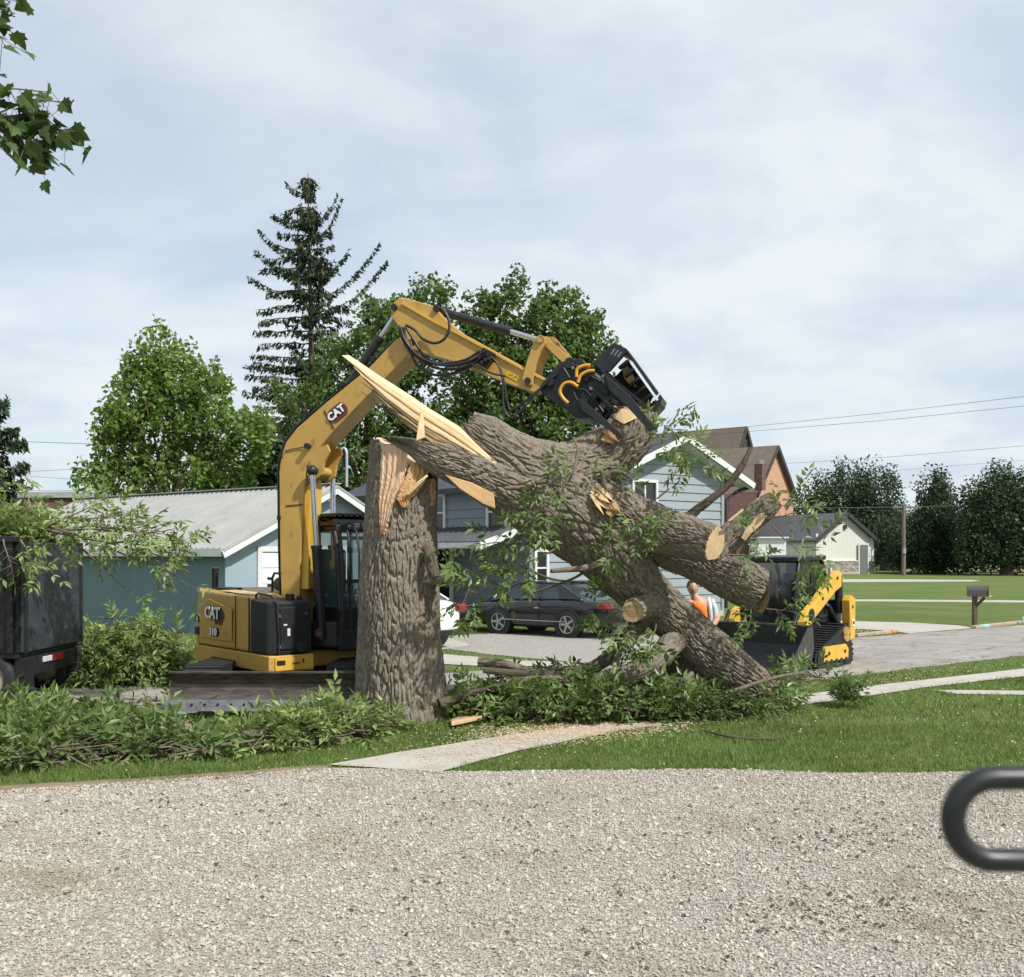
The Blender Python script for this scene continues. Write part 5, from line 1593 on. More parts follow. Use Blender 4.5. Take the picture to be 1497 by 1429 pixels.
# ---------------- felled tree
fel = thing('felled_tree', 'huge broken ash trunk with limbs leaning from stump to ground', 'felled tree', Vector((P(1120, 0, 14.2).x, 14.2, 0)))
main, Cm, Rm, Tm = bark_tube('trunk', PP([(738, 712, 12.95, 30), (775, 714, 12.98, 48), (812, 730, 13.02, 58), (850, 760, 13.08, 60), (885, 800, 13.18, 52), (916, 838, 13.3, 43), (950, 873, 13.42, 33), (985, 905, 13.55, 31), (1040, 956, 13.75, 33), (1095, 1000, 14.0, 31), (1130, 1030, 14.15, 28), (1152, 1052, 14.25, 24)]),
                            fel, M['bark'], 0.0085, 0.012, 0.052, 19.0, 4.4, 21.0, lump=0.05, ragged=(0.12, 0))
shA, *_ = bark_tube('lower_shell', PP([(578, 645, 12.62, 4), (605, 654, 12.62, 13), (640, 671, 12.64, 25), (690, 690, 12.7, 29), (735, 712, 12.8, 36), (790, 742, 12.95, 50), (830, 756, 13.05, 54)]), fel, M['bark'], 0.0085, 0.012, 0.048, 19.5, 4.6, 33.0, lump=0.06, ragged=(0.22, 0))
limbC, Cc_, Rc_, Tc_ = bark_tube('limb', PP([(682, 622, 12.95, 22), (702, 640, 12.95, 36), (745, 672, 12.98, 42), (790, 692, 13.05, 46), (840, 690, 13.12, 44), (880, 668, 13.18, 40), (910, 644, 13.2, 37), (926, 620, 13.2, 34), (930, 600, 13.2, 28)]),
                                 fel, M['bark'], 0.0085, 0.012, 0.046, 20.0, 4.8, 44.0, lump=0.05, ragged=(0.08, 0.05))
cap('torn_end', P(930, 600, 13.2), (0.1, -0.5, 0.8), 0.27, M['wood_o'], fel, 30, 0.05, 1.0, 0.2)
limbD, Cd_, Rd_, Td_ = bark_tube('limb', PP([(840, 735, 13.02, 44), (890, 746, 12.98, 41), (940, 766, 12.9, 36), (1000, 784, 12.72, 30), (1044, 795, 12.5, 26)]), fel, M['bark'], 0.0085, 0.012, 0.046, 20.0, 4.8, 55.0)
e_ = P(1044.8, 795, 12.492)
cap('sawn_end', e_, Vector(Td_[-1]) * 0.9 + Vector((0.0, -0.2, 0)), 25.5 / FPX * 12.5, M['cut'], fel, 40, 0.006)
limbE, *_ = bark_tube('limb', PP([(890, 762, 13.3, 36), (940, 784, 13.4, 33), (1000, 807, 13.5, 31), (1055, 836, 13.55, 33), (1107, 864, 13.6, 31)]), fel, M['bark'], 0.0085, 0.012, 0.046, 20.0, 4.8, 66.0)
cap('sawn_end', P(1108, 864.5, 13.6), (0.95, 0.3, 0.1), 31 / FPX * 13.6, M['cut'], fel, 40, 0.006)
stub, *_ = bark_tube('stub', PP([(962, 880, 13.4, 22), (948, 884, 13.2, 20), (936, 889, 13.05, 18), (926, 893, 12.92, 17)]), fel, M['bark'], 0.0085, 0.012, 0.026, 18, 4.5, 77.0)
nf = (P(926, 893, 12.92) - P(932, 891, 13.1)).normalized()
cap('sawn_end', P(925.5, 893.3, 12.91), nf, 17 / FPX * 12.91, M['cut'], fel, 30, 0.004)
cap('heartwood', P(925.5, 893.3, 12.91), nf, 9 / FPX * 12.5, M['cut_core'], fel, 24, 0.002, off=0.006)
limbG, *_ = bark_tube('dead_limb', PP([(980, 768, 13.05, 13), (1006, 757, 13.0, 9), (1016, 748, 12.98, 6.5), (1040, 730, 12.93, 5.5), (1064, 710, 12.9, 5), (1086, 680, 12.85, 4.5), (1098, 654, 12.85, 3)]), fel, M['bark_dark'], 0.009, 0.016, 0.02, 28, 5, 88.0, lump=0.12)
limbH, *_ = bark_tube('limb', PP([(1040, 812, 13.5, 22), (1066, 786, 13.5, 20), (1094, 762, 13.45, 18), (1118, 744, 13.4, 17), (1134, 730, 13.35, 13)]), fel, M['bark'], 0.0085, 0.013, 0.030, 17, 4.5, 99.0)
cap('torn_end', P(1134, 730, 13.35), (0.7, -0.2, 0.5), 0.11, M['bark_dark'], fel, 20, 0.02)
MB().prism([P(1084, 786, 13.22), P(1090, 774, 13.2), P(1104, 758, 13.18), P(1114, 750, 13.18), P(1118, 758, 13.17), P(1112, 768, 13.18), P(1098, 780, 13.2), P(1090, 791, 13.22)], Vector((0.02, 0.16, 0))).build('torn_wood', M['wood_d'], fel)
for i, (pth, mm_) in enumerate([
        ([(950, 878, 13.2, 15), (934, 912, 13.15, 13), (908, 945, 13.1, 11), (876, 972, 13.05, 10), (838, 984, 13.0, 9), (770, 986, 13.0, 6), (706, 980, 13.0, 4)], 'bark_dark'),
        ([(1000, 915, 13.6, 24), (982, 938, 13.4, 20), (955, 968, 13.15, 16), (912, 990, 13.05, 15), (868, 996, 13.0, 13), (812, 992, 13.0, 10), (740, 998, 13.0, 6)], 'bark'),
        ([(1006, 935, 13.8, 30), (998, 970, 13.8, 25), (990, 1004, 13.8, 23), (986, 1030, 13.8, 21)], 'bark_dark'),
        ([(884, 820, 12.75, 6), (862, 829, 12.6, 5), (838, 832, 12.5, 4), (806, 835, 12.4, 3.5)], 'twig'),
        ([(864, 830, 12.6, 2.5), (838, 846, 12.6, 2), (800, 860, 12.65, 1.8), (772, 868, 12.7, 1.2)], 'bark_dark'),
        ([(760, 825, 12.8, 2), (800, 845, 12.8, 2), (846, 852, 12.8, 1.4)], 'bark_dark'),
        ([(1176, 984, 13.5, 2.5), (1130, 992, 13.5, 3), (1080, 1008, 13.45, 3), (1036, 1022, 13.4, 3)], 'twig'),
        ([(1012, 985, 13.4, 4), (990, 1005, 13.2, 4), (960, 1030, 13.1, 3), (940, 1046, 13.0, 2)], 'twig'),
        ([(700, 968, 13.3, 7), (740, 972, 13.2, 6), (790, 985, 13.1, 5), (850, 990, 13.1, 4)], 'bark'),
        ([(642, 1030, 12.7, 7), (668, 1020, 12.8, 6), (700, 1010, 12.9, 5), (750, 1000, 13.0, 4)], 'bark_dark'),
        ([(880, 690, 12.75, 3), (884, 715, 12.72, 3), (890, 740, 12.7, 2)], 'bark_dark'),
        ([(830, 705, 12.35, 2), (838, 690, 12.3, 2), (845, 660, 12.4, 2), (838, 640, 12.5, 1.5)], 'twig'),
        ([(760, 705, 12.35, 5), (775, 712, 12.3, 4), (738, 714, 12.3, 3)], 'twig'),
        ([(880, 700, 12.8, 4), (896, 690, 12.75, 3.5), (912, 692, 12.7, 3), (920, 700, 12.7, 2)], 'twig')]):
    bark_tube('branch', PP(pth), fel, M[mm_], 0.009, 0.018, 0.022, 26, 5, 101.0 + i * 3.7, lump=0.12)


# split wood: long bright slab with splinters
def slab(name, px, Y0, Y1, th, m, parent=fel, tilt=(0, 0, 0)):
    n = len(px); x0 = px[0][0]; x1 = max(p[0] for p in px)
    pts = [P(x, y, Y0 + (Y1 - Y0) * (x - x0) / max(1, (x1 - x0))) for x, y in px]
    return fix_normals(MB().prism(pts, Vector(tilt) + Vector((0, th, 0))).build(name, m, parent, 0.008, 1))


up_e = [(499, 519), (540, 547), (580, 572), (621, 600), (650, 618), (671, 631), (700, 655), (728, 680), (744, 697)]
lo_e = [(502, 524), (518, 546), (550, 580), (582, 606), (612, 627), (640, 643), (668, 656), (702, 672), (744, 704)]


def edge_at(e, t):
    f = t * (len(e) - 1); i = min(len(e) - 2, int(f)); a, b = e[i], e[i + 1]; f -= i
    return a[0] + (b[0] - a[0]) * f, a[1] + (b[1] - a[1]) * f


fr_ = [0, 0.20, 0.36, 0.52, 0.70, 0.86, 1.0]
for k in range(6):
    t0 = (0.0, 0.015, 0.05, 0.075, 0.15, 0.21)[k]; dpt = (0.02, 0.0, 0.012, -0.008, 0.01, 0.022)[k]
    A_e, B_e = [], []
    for q in range(15):
        t = t0 + (1 - t0) * q / 14
        u_, l2 = edge_at(up_e, t), edge_at(lo_e, t)
        w0, w1 = fr_[k], fr_[k + 1]
        tap = min(1, q / 2.0); mid_ = (w0 + w1) / 2; w0, w1 = mid_ + (w0 - mid_) * tap * 0.98, mid_ + (w1 - mid_) * tap * 0.98
        jx = random.uniform(-0.6, 0.6)
        A_e.append((u_[0] + (l2[0] - u_[0]) * w0, u_[1] + (l2[1] - u_[1]) * w0 + jx)); B_e.append((u_[0] + (l2[0] - u_[0]) * w1, u_[1] + (l2[1] - u_[1]) * w1 + jx))
    if k < 6:
        A_e[0] = B_e[0] = (A_e[0][0], A_e[0][1])
    outl = A_e + B_e[:0:-1]
    pts_ = [P(x, y, 12.42 + 0.16 * (x - 499) / 245 + dpt) for x, y in outl]
    fix_normals(MB().prism(pts_, Vector((0.05, 0.26 - dpt, 0.05))).build('split_strip', M['wood_d'], fel, 0.006, 1))
slab('split_slab', [(556, 584), (590, 604), (628, 632), (670, 654), (716, 686), (690, 684), (640, 654), (606, 630), (578, 606)], 12.5, 12.6, 0.12, M['wood_o'])
slab('splinter', [(615, 600), (617, 596), (619, 612), (621, 640), (608, 645), (611, 622)], 12.34, 12.36, 0.05, M['wood_d'])
for (a, b, c, d) in ((530, 560, 612, 622), (545, 585, 604, 628), (526, 572, 586, 604), (560, 600, 610, 640)):
    slab('splinter', [(a, b), (c, d), (c + 4, d + 5), (a + 6, b + 4)], 12.4, 12.42, 0.05, M['bark_dark'] if a % 3 else M['wood_o'])
slab('split_wedge', [(650, 694), (690, 706), (722, 722), (724, 744), (706, 737), (672, 715)], 12.42, 12.5, 0.3, M['wood_o'])
def torn(cx, cy, Y, ang, n, L, W, m, parent):
    """ragged fan of torn fibres"""
    for q in range(n):
        a = math.radians(ang + random.gauss(0, 7)); l_ = L * random.uniform(0.5, 1.1); w = W * random.uniform(0.6, 1.2) / n * 2.2
        o_ = (q / max(1, n - 1) - 0.5) * W
        x0, y0 = cx - math.sin(math.radians(ang)) * o_, cy + math.cos(math.radians(ang)) * o_
        dx_, dy_ = math.cos(a), math.sin(a)
        Yq = Y + random.uniform(-0.05, 0.05)
        px = [(x0 - dx_ * l_ * 0.5 - dy_ * w * 0.4, y0 - dy_ * l_ * 0.5 + dx_ * w * 0.4), (x0 - dx_ * l_ * 0.45 + dy_ * w * 0.4, y0 - dy_ * l_ * 0.45 - dx_ * w * 0.4), (x0 + dy_ * w * 0.5, y0 - dx_ * w * 0.5), (x0 + dx_ * l_ * 0.55, y0 + dy_ * l_ * 0.55), (x0 - dy_ * w * 0.5, y0 + dx_ * w * 0.5)]
        fix_normals(MB().prism([P(x, y, Yq - (0.04 if i == 3 else 0)) for i, (x, y) in enumerate(px)], Vector((0.0, 0.2, 0.0))).build('torn_fibre', m, parent))


torn(880, 730, 12.52, 40, 8, 46, 20, M['wood_d'], fel)
torn(896, 746, 12.55, 45, 5, 22, 14, M['wood_o'], fel)
torn(892, 640, 12.84, 30, 7, 26, 18, M['wood_o'], fel)
MB().prism([P(898, 612, 12.9), P(908, 598, 12.88), P(926, 594, 12.88), P(938, 600, 12.9), (P(930, 612, 12.88)), P(912, 620, 12.88)], Vector((0, 0.2, 0.02))).build('torn_wood', M['wood_d'], fel)

# slices of sawn wood lying by the stump
for i, (pp, lab) in enumerate([([(658, 1052), (676, 1046), (704, 1047), (706, 1052), (680, 1058), (660, 1062)], 'thin pale sawn wood slab lying on grass by the stump, nearer one'),
                               ([(640, 1030), (666, 1024), (686, 1030), (682, 1040), (650, 1044)], 'pale sawn wood slab behind the nearer one by the stump')]):
    o = fix_normals(MB().prism([G(x, y, 0.05) + Z * (0.05 if q > 2 else 0.0) for q, (x, y) in enumerate(pp)], Vector((0, 0, -0.05))).build('wood_slab', M['cut'], None, 0.01))
    props(o, lab, 'wood slab', 'sawn slabs by the stump')
o, *_ = bark_tube('stick', [(G(1030, 1068, 0.03), 0.014), (G(1060, 1076, 0.04), 0.016), (G(1100, 1080, 0.03), 0.014), (G(1140, 1080, 0.03), 0.012)], None, M['bark_dark'], 0.01, 0.03, 0.004)
props(o, 'dark fallen stick lying on the lawn right of the brush', 'stick')

# ================================================================== leaves
class Leaves:
    """collects ash leaflets; each leaflet is a folded lance of two triangles"""
    def __init__(self): self.V = []; self.n = 0

    def compound(self, base, d, size=1.0, pairs=3):
        base = np.atleast_2d(np.array(base, float)); d = np.atleast_2d(np.array(d, float)); M_ = len(base)
        d = d / np.linalg.norm(d, axis=1)[:, None]
        r = RNG.normal(size=(M_, 3)) + np.array([0, 0, 1.2]); up = r - d * np.einsum('ij,ij->i', r, d)[:, None]
        up /= np.linalg.norm(up, axis=1)[:, None]; side = np.cross(d, up)
        size = size * 1.18
        Rl = RNG.uniform(0.15, 0.25, M_) * size
        for t, sg in [(0.35 + 0.55 * i / max(1, pairs - 1), s) for i in range(pairs) for s in (-1, 1)] + [(1.0, 0)]:
            p = base + d * (Rl * t)[:, None] - up * (Rl * 0.25 * t * t)[:, None]
            ang = (RNG.uniform(0.75, 1.15, M_) * sg)[:, None]
            ld = d * np.cos(ang) + side * np.sin(ang) - up * RNG.uniform(0.05, 0.7, M_)[:, None]
            ld /= np.linalg.norm(ld, axis=1)[:, None]
            ls = np.cross(ld, up); ls /= np.linalg.norm(ls, axis=1)[:, None] + 1e-9
            ln = (RNG.uniform(0.085, 0.135, M_) * size)[:, None]; w = ln * RNG.uniform(0.15, 0.22, M_)[:, None]
            mid = p + ld * ln * 0.42
            lift = np.cross(ls, ld) * w * 0.45
            self.V.append(np.stack([p, mid - ls * w + lift, p + ld * ln, mid + ls * w + lift], 1))
        return self

    def build(self, name, m, parent=None):
        V = np.concatenate(self.V); n = len(V)
        F = np.array([[0, 1, 2], [0, 2, 3]])[None] + (np.arange(n) * 4)[:, None, None]
        return link(np_mesh(name, V.reshape(-1, 3), F.reshape(-1, 3)), name, m, parent)


def leafy_branch(lv, tw, start, end, sag=0.0, nodes=10, size=1.0, r0=0.012, side=0.25, leaf_from=0.3, dens=2):
    """a twig from start to end with leaves along it"""
    start, end = Vector(start), Vector(end); L = (end - start).length
    pts = []
    for i in range(7):
        t = i / 6
        p = start.lerp(end, t) - Z * sag * t * t + Vector((random.gauss(0, 0.02), random.gauss(0, 0.02), random.gauss(0, 0.02))) * L * 0.5
        pts.append(p)
    tw.tube(pts, [r0 * (1 - 0.75 * i / 6) for i in range(7)], 5)
    for k in range(nodes):
        t = leaf_from + (1 - leaf_from) * (k + random.random() * 0.6) / nodes
        i = min(5, int(t * 6)); p = pts[i].lerp(pts[i + 1], t * 6 - i); d = (pts[i + 1] - pts[i]).normalized()
        for _ in range(dens):
            q = Vector((random.gauss(0, 1), random.gauss(0, 1), random.gauss(0.1, 1))); q = (q - d * q.dot(d)).normalized()
            ld = (d * random.uniform(0.1, 0.9) + q).normalized()
            sp = p + ld * random.uniform(0, side) * size
            if (sp - p).length > 0.06: tw.tube([p, sp], [r0 * 0.3, r0 * 0.15], 4, cap=False)
            lv.compound([sp], [ld + Vector((0, 0, -0.15))], size, random.choice((2, 3, 3)))


def sprig(parent, specs, mleaf='ash_leaf'):
    lv, tw = Leaves(), MB()
    for sp in specs: leafy_branch(lv, tw, *sp[:2], **sp[2])
    props(tw.build('twigs', M['twig'], parent), kind='stuff')
    props(lv.build('foliage', M[mleaf], parent), kind='stuff')


sprig(fel, [
    # drooping bunches below the main trunk, left
    (P(800, 740, 12.3), P(735, 790, 12.0), dict(sag=0.1, nodes=6)),
    (P(830, 700, 12.2), P(770, 760, 12.0), dict(sag=0.05, nodes=8)),
    (P(812, 780, 12.4), P(730, 840, 12.1), dict(sag=0.05, nodes=6)),
    (P(815, 800, 12.4), P(690, 868, 12.2), dict(sag=0.0, nodes=9)),
    (P(790, 790, 12.4), P(660, 790, 12.2), dict(sag=0.12, nodes=8)),
    (P(690, 850, 12.2), P(672, 888, 12.15), dict(sag=0.1, nodes=5)),
    (P(820, 725, 12.1), P(832, 690, 12.1), dict(nodes=5)),
    (P(835, 715, 12.1), P(790, 700, 12.0), dict(nodes=5)),
    # on the crotch
    (P(925, 765, 12.4), P(960, 775, 12.2), dict(nodes=5, size=0.8)), (P(915, 740, 12.4), P(945, 770, 12.3), dict(nodes=5, size=0.8)),
    (P(930, 790, 12.5), P(880, 805, 12.3), dict(nodes=5, size=0.9)), (P(930, 800, 12.5), P(930, 780, 12.2), dict(nodes=4, size=0.8)),
    # under the stub
    (P(940, 900, 13.0), P(885, 885, 12.9), dict(nodes=6)), (P(935, 905, 13.0), P(890, 930, 12.9), dict(nodes=7)), (P(950, 920, 13.0), P(920, 945, 12.9), dict(nodes=6)),
    (P(960, 910, 13.0), P(945, 965, 12.9), dict(nodes=6)),
    # high right
    (P(930, 660, 12.9), P(990, 640, 12.7), dict(nodes=7)), (P(960, 665, 12.8), P(1030, 655, 12.6), dict(nodes=7)), (P(990, 650, 12.7), P(978, 618, 12.6), dict(nodes=4)),
    (P(920, 665, 12.8), P(900, 690, 12.7), dict(nodes=4)), (P(985, 660, 12.7), P(1005, 690, 12.6), dict(nodes=4)),
    # right side shoots
    (P(1120, 760, 13.3), P(1175, 748, 13.0), dict(nodes=5)), (P(1130, 770, 13.3), P(1188, 828, 12.9), dict(nodes=5, leaf_from=0.8)), (P(1170, 800, 13.0), P(1202, 800, 12.8), dict(nodes=3)), (P(1150, 745, 13.0), P(1160, 715, 12.9), dict(nodes=3)),
    (P(1085, 800, 13.0), P(1110, 785, 12.9), dict(nodes=4, size=0.8)), (P(1060, 810, 12.9), P(1110, 815, 12.8), dict(nodes=4, size=0.8)),
    (P(1120, 890, 13.6), P(1160, 895, 13.4), dict(nodes=5, size=0.9)), (P(1110, 890, 13.6), P(1075, 915, 13.4), dict(nodes=4, size=0.9)),
    (P(990, 840, 14.2), P(960, 830, 14.1), dict(nodes=5))])


def brush(name, label, mounds, m, parent_loc, ncomp, nbr, zlift=0.0, size=1.0):
    """heap of cut leafy branches thrown across each other"""
    t = thing(name, label, 'brush pile', parent_loc, 'piles of cut brush')
    lv, tw = Leaves(), MB()
    wts = [rx * ry * (0.5 + h) for _, rx, ry, h in mounds]; tot = sum(wts)
    for (c, rx, ry, h), w in zip(mounds, wts):
        n = max(3, int(ncomp * w / tot / 9))
        for _ in range(n):
            while True:
                x, y = random.uniform(-1, 1), random.uniform(-1, 1)
                if x * x + y * y < 1: break
            top = math.sqrt(max(0.02, 1 - x * x - y * y)) * h * random.uniform(0.75, 1.2)
            z = c.z + 0.03 + top * random.uniform(0.1, 1.0) ** 0.6
            ang = random.uniform(0, 6.283); L = random.uniform(0.35, 0.75) * size
            dd = Vector((math.cos(ang), math.sin(ang) * 0.8, random.uniform(-0.45, 0.4))).normalized()
            p0 = Vector((c.x + x * rx, c.y + y * ry, z)) - dd * L * 0.55
            p1 = p0 + dd * L
            p0.z = max(0.02, p0.z); p1.z = max(0.04, p1.z)
            leafy_branch(lv, tw, p0, p1, sag=random.uniform(0, 0.12), nodes=5, size=size * random.uniform(0.75, 1.15), r0=random.uniform(0.006, 0.012), side=0.16, leaf_from=0.25, dens=2)
        for _ in range(max(1, int(nbr * w / tot))):
            x, y = random.uniform(-0.8, 0.8), random.uniform(-0.8, 0.8)
            zz = c.z + h * random.uniform(0.5, 1.1) * max(0.2, 1 - (x * x + y * y)) + 0.02
            ang = random.uniform(0, 6.28); L = random.uniform(0.4, 1.1)
            p0 = Vector((c.x + x * rx, c.y + y * ry, zz)); dd = Vector((math.cos(ang), math.sin(ang) * 0.7, random.uniform(-0.3, 0.4)))
            tw.tube([p0 - dd * L / 2, p0 + Vector((random.gauss(0, 0.05), random.gauss(0, 0.05), 0.03)), p0 + dd * L / 2], [0.013, 0.010, 0.004], 5)
    props(tw.build('twigs', M['twig'], t), kind='stuff')
    props(lv.build('foliage', M[m], t), kind='stuff')
    return t


brush('brush_pile', 'wide heap of cut leafy ash brush by the trailer wheel', [(G(5, 1082), 0.9, 0.7, 0.26), (G(80, 1074), 0.8, 0.7, 0.26), (G(40, 1112), 1.0, 0.5, 0.18), (G(130, 1104), 0.9, 0.5, 0.18), (G(170, 1082), 0.5, 0.5, 0.16), (G(-60, 1090), 0.9, 0.8, 0.3), (G(200, 1040), 0.22, 0.22, 0.18), (G(235, 1108), 0.5, 0.25, 0.06), (G(300, 1108), 0.5, 0.2, 0.05)], 'ash_leaf', G(60, 1090), 2300, 260)
brush('brush_pile', 'leafy green brush heaped in front of the dozer blade', [(G(400, 1094), 0.36, 0.32, 0.20), (G(448, 1086), 0.45, 0.38, 0.30), (G(500, 1078), 0.4, 0.32, 0.29), (G(538, 1072), 0.3, 0.25, 0.2)], 'ash_leaf_light', G(420, 1090), 780, 70)
brush('brush_pile', 'pale green leafy branches piled upright between trailer and excavator', [(G(165, 1000), 0.5, 0.4, 0.98), (G(212, 1000), 0.45, 0.4, 0.98), (G(245, 998), 0.2, 0.3, 0.72), (G(135, 1002), 0.28, 0.35, 0.8)], 'ash_leaf_light', G(190, 1000), 1250, 80)
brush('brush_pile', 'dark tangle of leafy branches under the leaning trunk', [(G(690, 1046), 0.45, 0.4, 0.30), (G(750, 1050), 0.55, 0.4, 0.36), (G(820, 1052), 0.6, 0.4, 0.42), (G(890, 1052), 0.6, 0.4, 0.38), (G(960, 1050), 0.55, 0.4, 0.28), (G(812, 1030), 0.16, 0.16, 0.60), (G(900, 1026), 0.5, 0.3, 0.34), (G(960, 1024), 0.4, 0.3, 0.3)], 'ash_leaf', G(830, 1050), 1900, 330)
brush('brush_pile', 'crushed leaves and twigs around the trunk end on the lawn', [(G(1020, 1050), 0.5, 0.35, 0.14), (G(1080, 1044), 0.5, 0.35, 0.20), (G(1125, 1038), 0.4, 0.35, 0.23), (G(1160, 1010), 0.25, 0.25, 0.22), (G(1180, 995), 0.2, 0.25, 0.16)], 'ash_leaf', G(1090, 1044), 420, 60)
wd = thing('weed_clump', 'dark leafy weed clump standing at the sidewalk edge', 'weed', G(1240, 1034))
lv = Leaves(); n = 60
bb = np.array(G(1240, 1034)); B = bb + RNG.normal(0, 0.07, (n, 3)) * np.array([1, 0.8, 0]) + np.stack([np.zeros(n), np.zeros(n), RNG.uniform(0.02, 0.28, n)], 1)
lv.compound(B, RNG.normal(size=(n, 3)) * np.array([0.7, 0.7, 0.3]) + np.array([0, 0, 0.9]), 0.75)
props(lv.build('foliage', M['ash_leaf'], wd), kind='stuff')

# ================================================================== trailer
ty0, ty1 = 14.0, 15.9
tx1 = P(28, 0, ty0).x; tx0 = tx1 - 5.2
zt2, zb2 = P(0, 792, ty0).z, 0.72
trl = thing('dump_trailer', 'black high-sided dump trailer loaded with brush, cut by the frame edge', 'trailer', Vector(((tx0 + tx1) / 2, 15, 0)))
body = MB()
body.box(((tx0 + tx1) / 2, ty0 + 0.03, (zt2 + zb2) / 2), (tx1 - tx0, 0.06, zt2 - zb2))
body.box(((tx0 + tx1) / 2, ty1 - 0.03, (zt2 + zb2) / 2), (tx1 - tx0, 0.06, zt2 - zb2))
body.box((tx0 + 0.03, (ty0 + ty1) / 2, (zt2 + zb2) / 2), (0.06, ty1 - ty0 - 0.13, zt2 - zb2))
body.box(((tx0 + tx1) / 2, (ty0 + ty1) / 2, zb2 - 0.04), (tx1 - tx0 - 0.02, ty1 - ty0 - 0.02, 0.07))
body.build('box', M['trailer_black'], trl, 0.008)
for k in range(9):
    MB().box((tx1 - 0.1 - k * 0.6, ty0 - 0.035, (zt2 + zb2) / 2), (0.08, 0.07, zt2 - zb2 - 0.01)).build('side_rib', M['trailer_black'], trl, 0.008)
MB().bar((tx0, ty0 - 0.03, zt2 + 0.03), (tx1, ty0 - 0.03, zt2 + 0.03), 0.14, 0.08).build('top_rail', M['trailer_black'], trl, 0.01)
MB().bar((tx0, ty1, zt2 + 0.03), (tx1, ty1, zt2 + 0.03), 0.14, 0.08).build('top_rail', M['trailer_black'], trl, 0.01)
tg = MB().box((tx1 + 0.035, (ty0 + ty1) / 2, (zt2 + zb2) / 2 + 0.0), (0.06, ty1 - ty0 - 0.02, zt2 - zb2 - 0.02)).build('tailgate', M['plate_slate'], trl, 0.01)
MB().box((tx1 + 0.072, ty0 + 0.05, (zt2 + zb2) / 2), (0.02, 0.09, zt2 - zb2)).build('gate_edge', M['trailer_black'], tg, 0.004)
MB().box((tx1 + 0.072, ty1 - 0.05, (zt2 + zb2) / 2), (0.02, 0.09, zt2 - zb2)).build('gate_edge', M['trailer_black'], tg, 0.004)
fr = MB()
fr.bar((tx0, ty0 + 0.35, 0.56), (tx1 + 0.0, ty0 + 0.35, 0.56), 0.12, 0.2); fr.bar((tx0, ty1 - 0.35, 0.56), (tx1 + 0.0, ty1 - 0.35, 0.56), 0.12, 0.2)
fr.box((tx1 - 0.02, (ty0 + ty1) / 2, 0.52), (0.14, ty1 - ty0 - 0.1, 0.26))
fr.build('chassis', M['trailer_black'], trl, 0.01)
MB().box((tx1 + 0.06, ty0 + 1.05, 0.58), (0.03, 0.32, 0.1)).build('tail_lamp', M['red_lens'], trl, 0.008)
MB().box((tx1 + 0.06, ty0 + 0.72, 0.58), (0.03, 0.26, 0.08)).build('tail_lamp', M['clear_lens'], trl, 0.008)
MB().box((tx1 + 0.04, ty1 - 0.10, 0.45), (0.08, 0.12, 0.42)).build('bumper_post', M['rust_steel'], trl, 0.008)


def wheel(parent, c, ax, r, w, rim_m, spokes=0, rr=0.62, name='wheel'):
    """tyre and rim as separate meshes"""
    c = Vector(c); ax = Vector(ax).normalized(); u = Z - ax * Z.dot(ax); u.normalize(); v = ax.cross(u)
    prof = [(-0.5, rr), (-0.5, 0.86), (-0.42, 0.97), (-0.25, 1.0), (0.25, 1.0), (0.42, 0.97), (0.5, 0.86), (0.5, rr)]
    n = 32; vs, fs = [], []
    for k in range(n):
        a = 2 * math.pi * k / n; d = u * math.cos(a) + v * math.sin(a)
        for q, f in prof: vs.append(c + ax * q * w + d * f * r)
    m_ = len(prof)
    for k in range(n):
        for j in range(m_ - 1): fs.append((k * m_ + j, k * m_ + j + 1, ((k + 1) % n) * m_ + j + 1, ((k + 1) % n) * m_ + j))
    t = fix_normals(MB().add(vs, fs, True).build(name, M['rubber'], parent))
    rm = MB()
    if spokes:
        rm.tube([c + ax * w * 0.40 + (u * math.cos(2 * math.pi * k / 28) + v * math.sin(2 * math.pi * k / 28)) * r * (rr - 0.03) for k in range(28)], r * 0.055, 6, closed=True)
        for k in range(spokes):
            a = 2 * math.pi * k / spokes + 0.3; d = u * math.cos(a) + v * math.sin(a); s_ = ax.cross(d)
            rm.box(c + ax * w * 0.40 + d * r * rr * 0.5, (r * rr * 0.95, r * 0.17, w * 0.12), (d, s_, ax))
        rm.cyl(c + ax * w * 0.34, c + ax * w * 0.47, r * 0.16, n=14)
        MB().cyl(c + ax * w * 0.0, c + ax * w * 0.22, r * rr * 0.98, n=24).build('brake_disc', M['black_metal'], t)
    else:
        rm.cyl(c - ax * w * 0.3, c + ax * w * 0.34, r * rr * 0.99, n=24); rm.cyl(c + ax * w * 0.34, c + ax * w * 0.5, r * 0.2, n=14)
        for k in range(8):
            a = 2 * math.pi * k / 8; d = u * math.cos(a) + v * math.sin(a)
            rm.cyl(c + ax * w * 0.33 + d * r * 0.38, c + ax * w * 0.40 + d * r * 0.38, r * 0.05, n=8)
    rm.build('rim', rim_m, t)
    return t


wr = 0.36
wcx = P(-13, 0, ty0 + 0.1).x
wheel(trl, (wcx, ty0 + 0.12, wr), (0, -1, 0), wr, 0.24, M['rim_tan'])
wheel(trl, (wcx - 0.85, ty0 + 0.12, wr), (0, -1, 0), wr, 0.24, M['rim_tan'])
wheel(trl, (wcx, ty1 - 0.12, wr), (0, 1, 0), wr, 0.24, M['rim_tan'])
MB().box((wcx - 0.42, ty0 + 0.1, 0.40), (2.0, 0.06, 0.3)).build('axle_hanger', M['trailer_black'], trl)

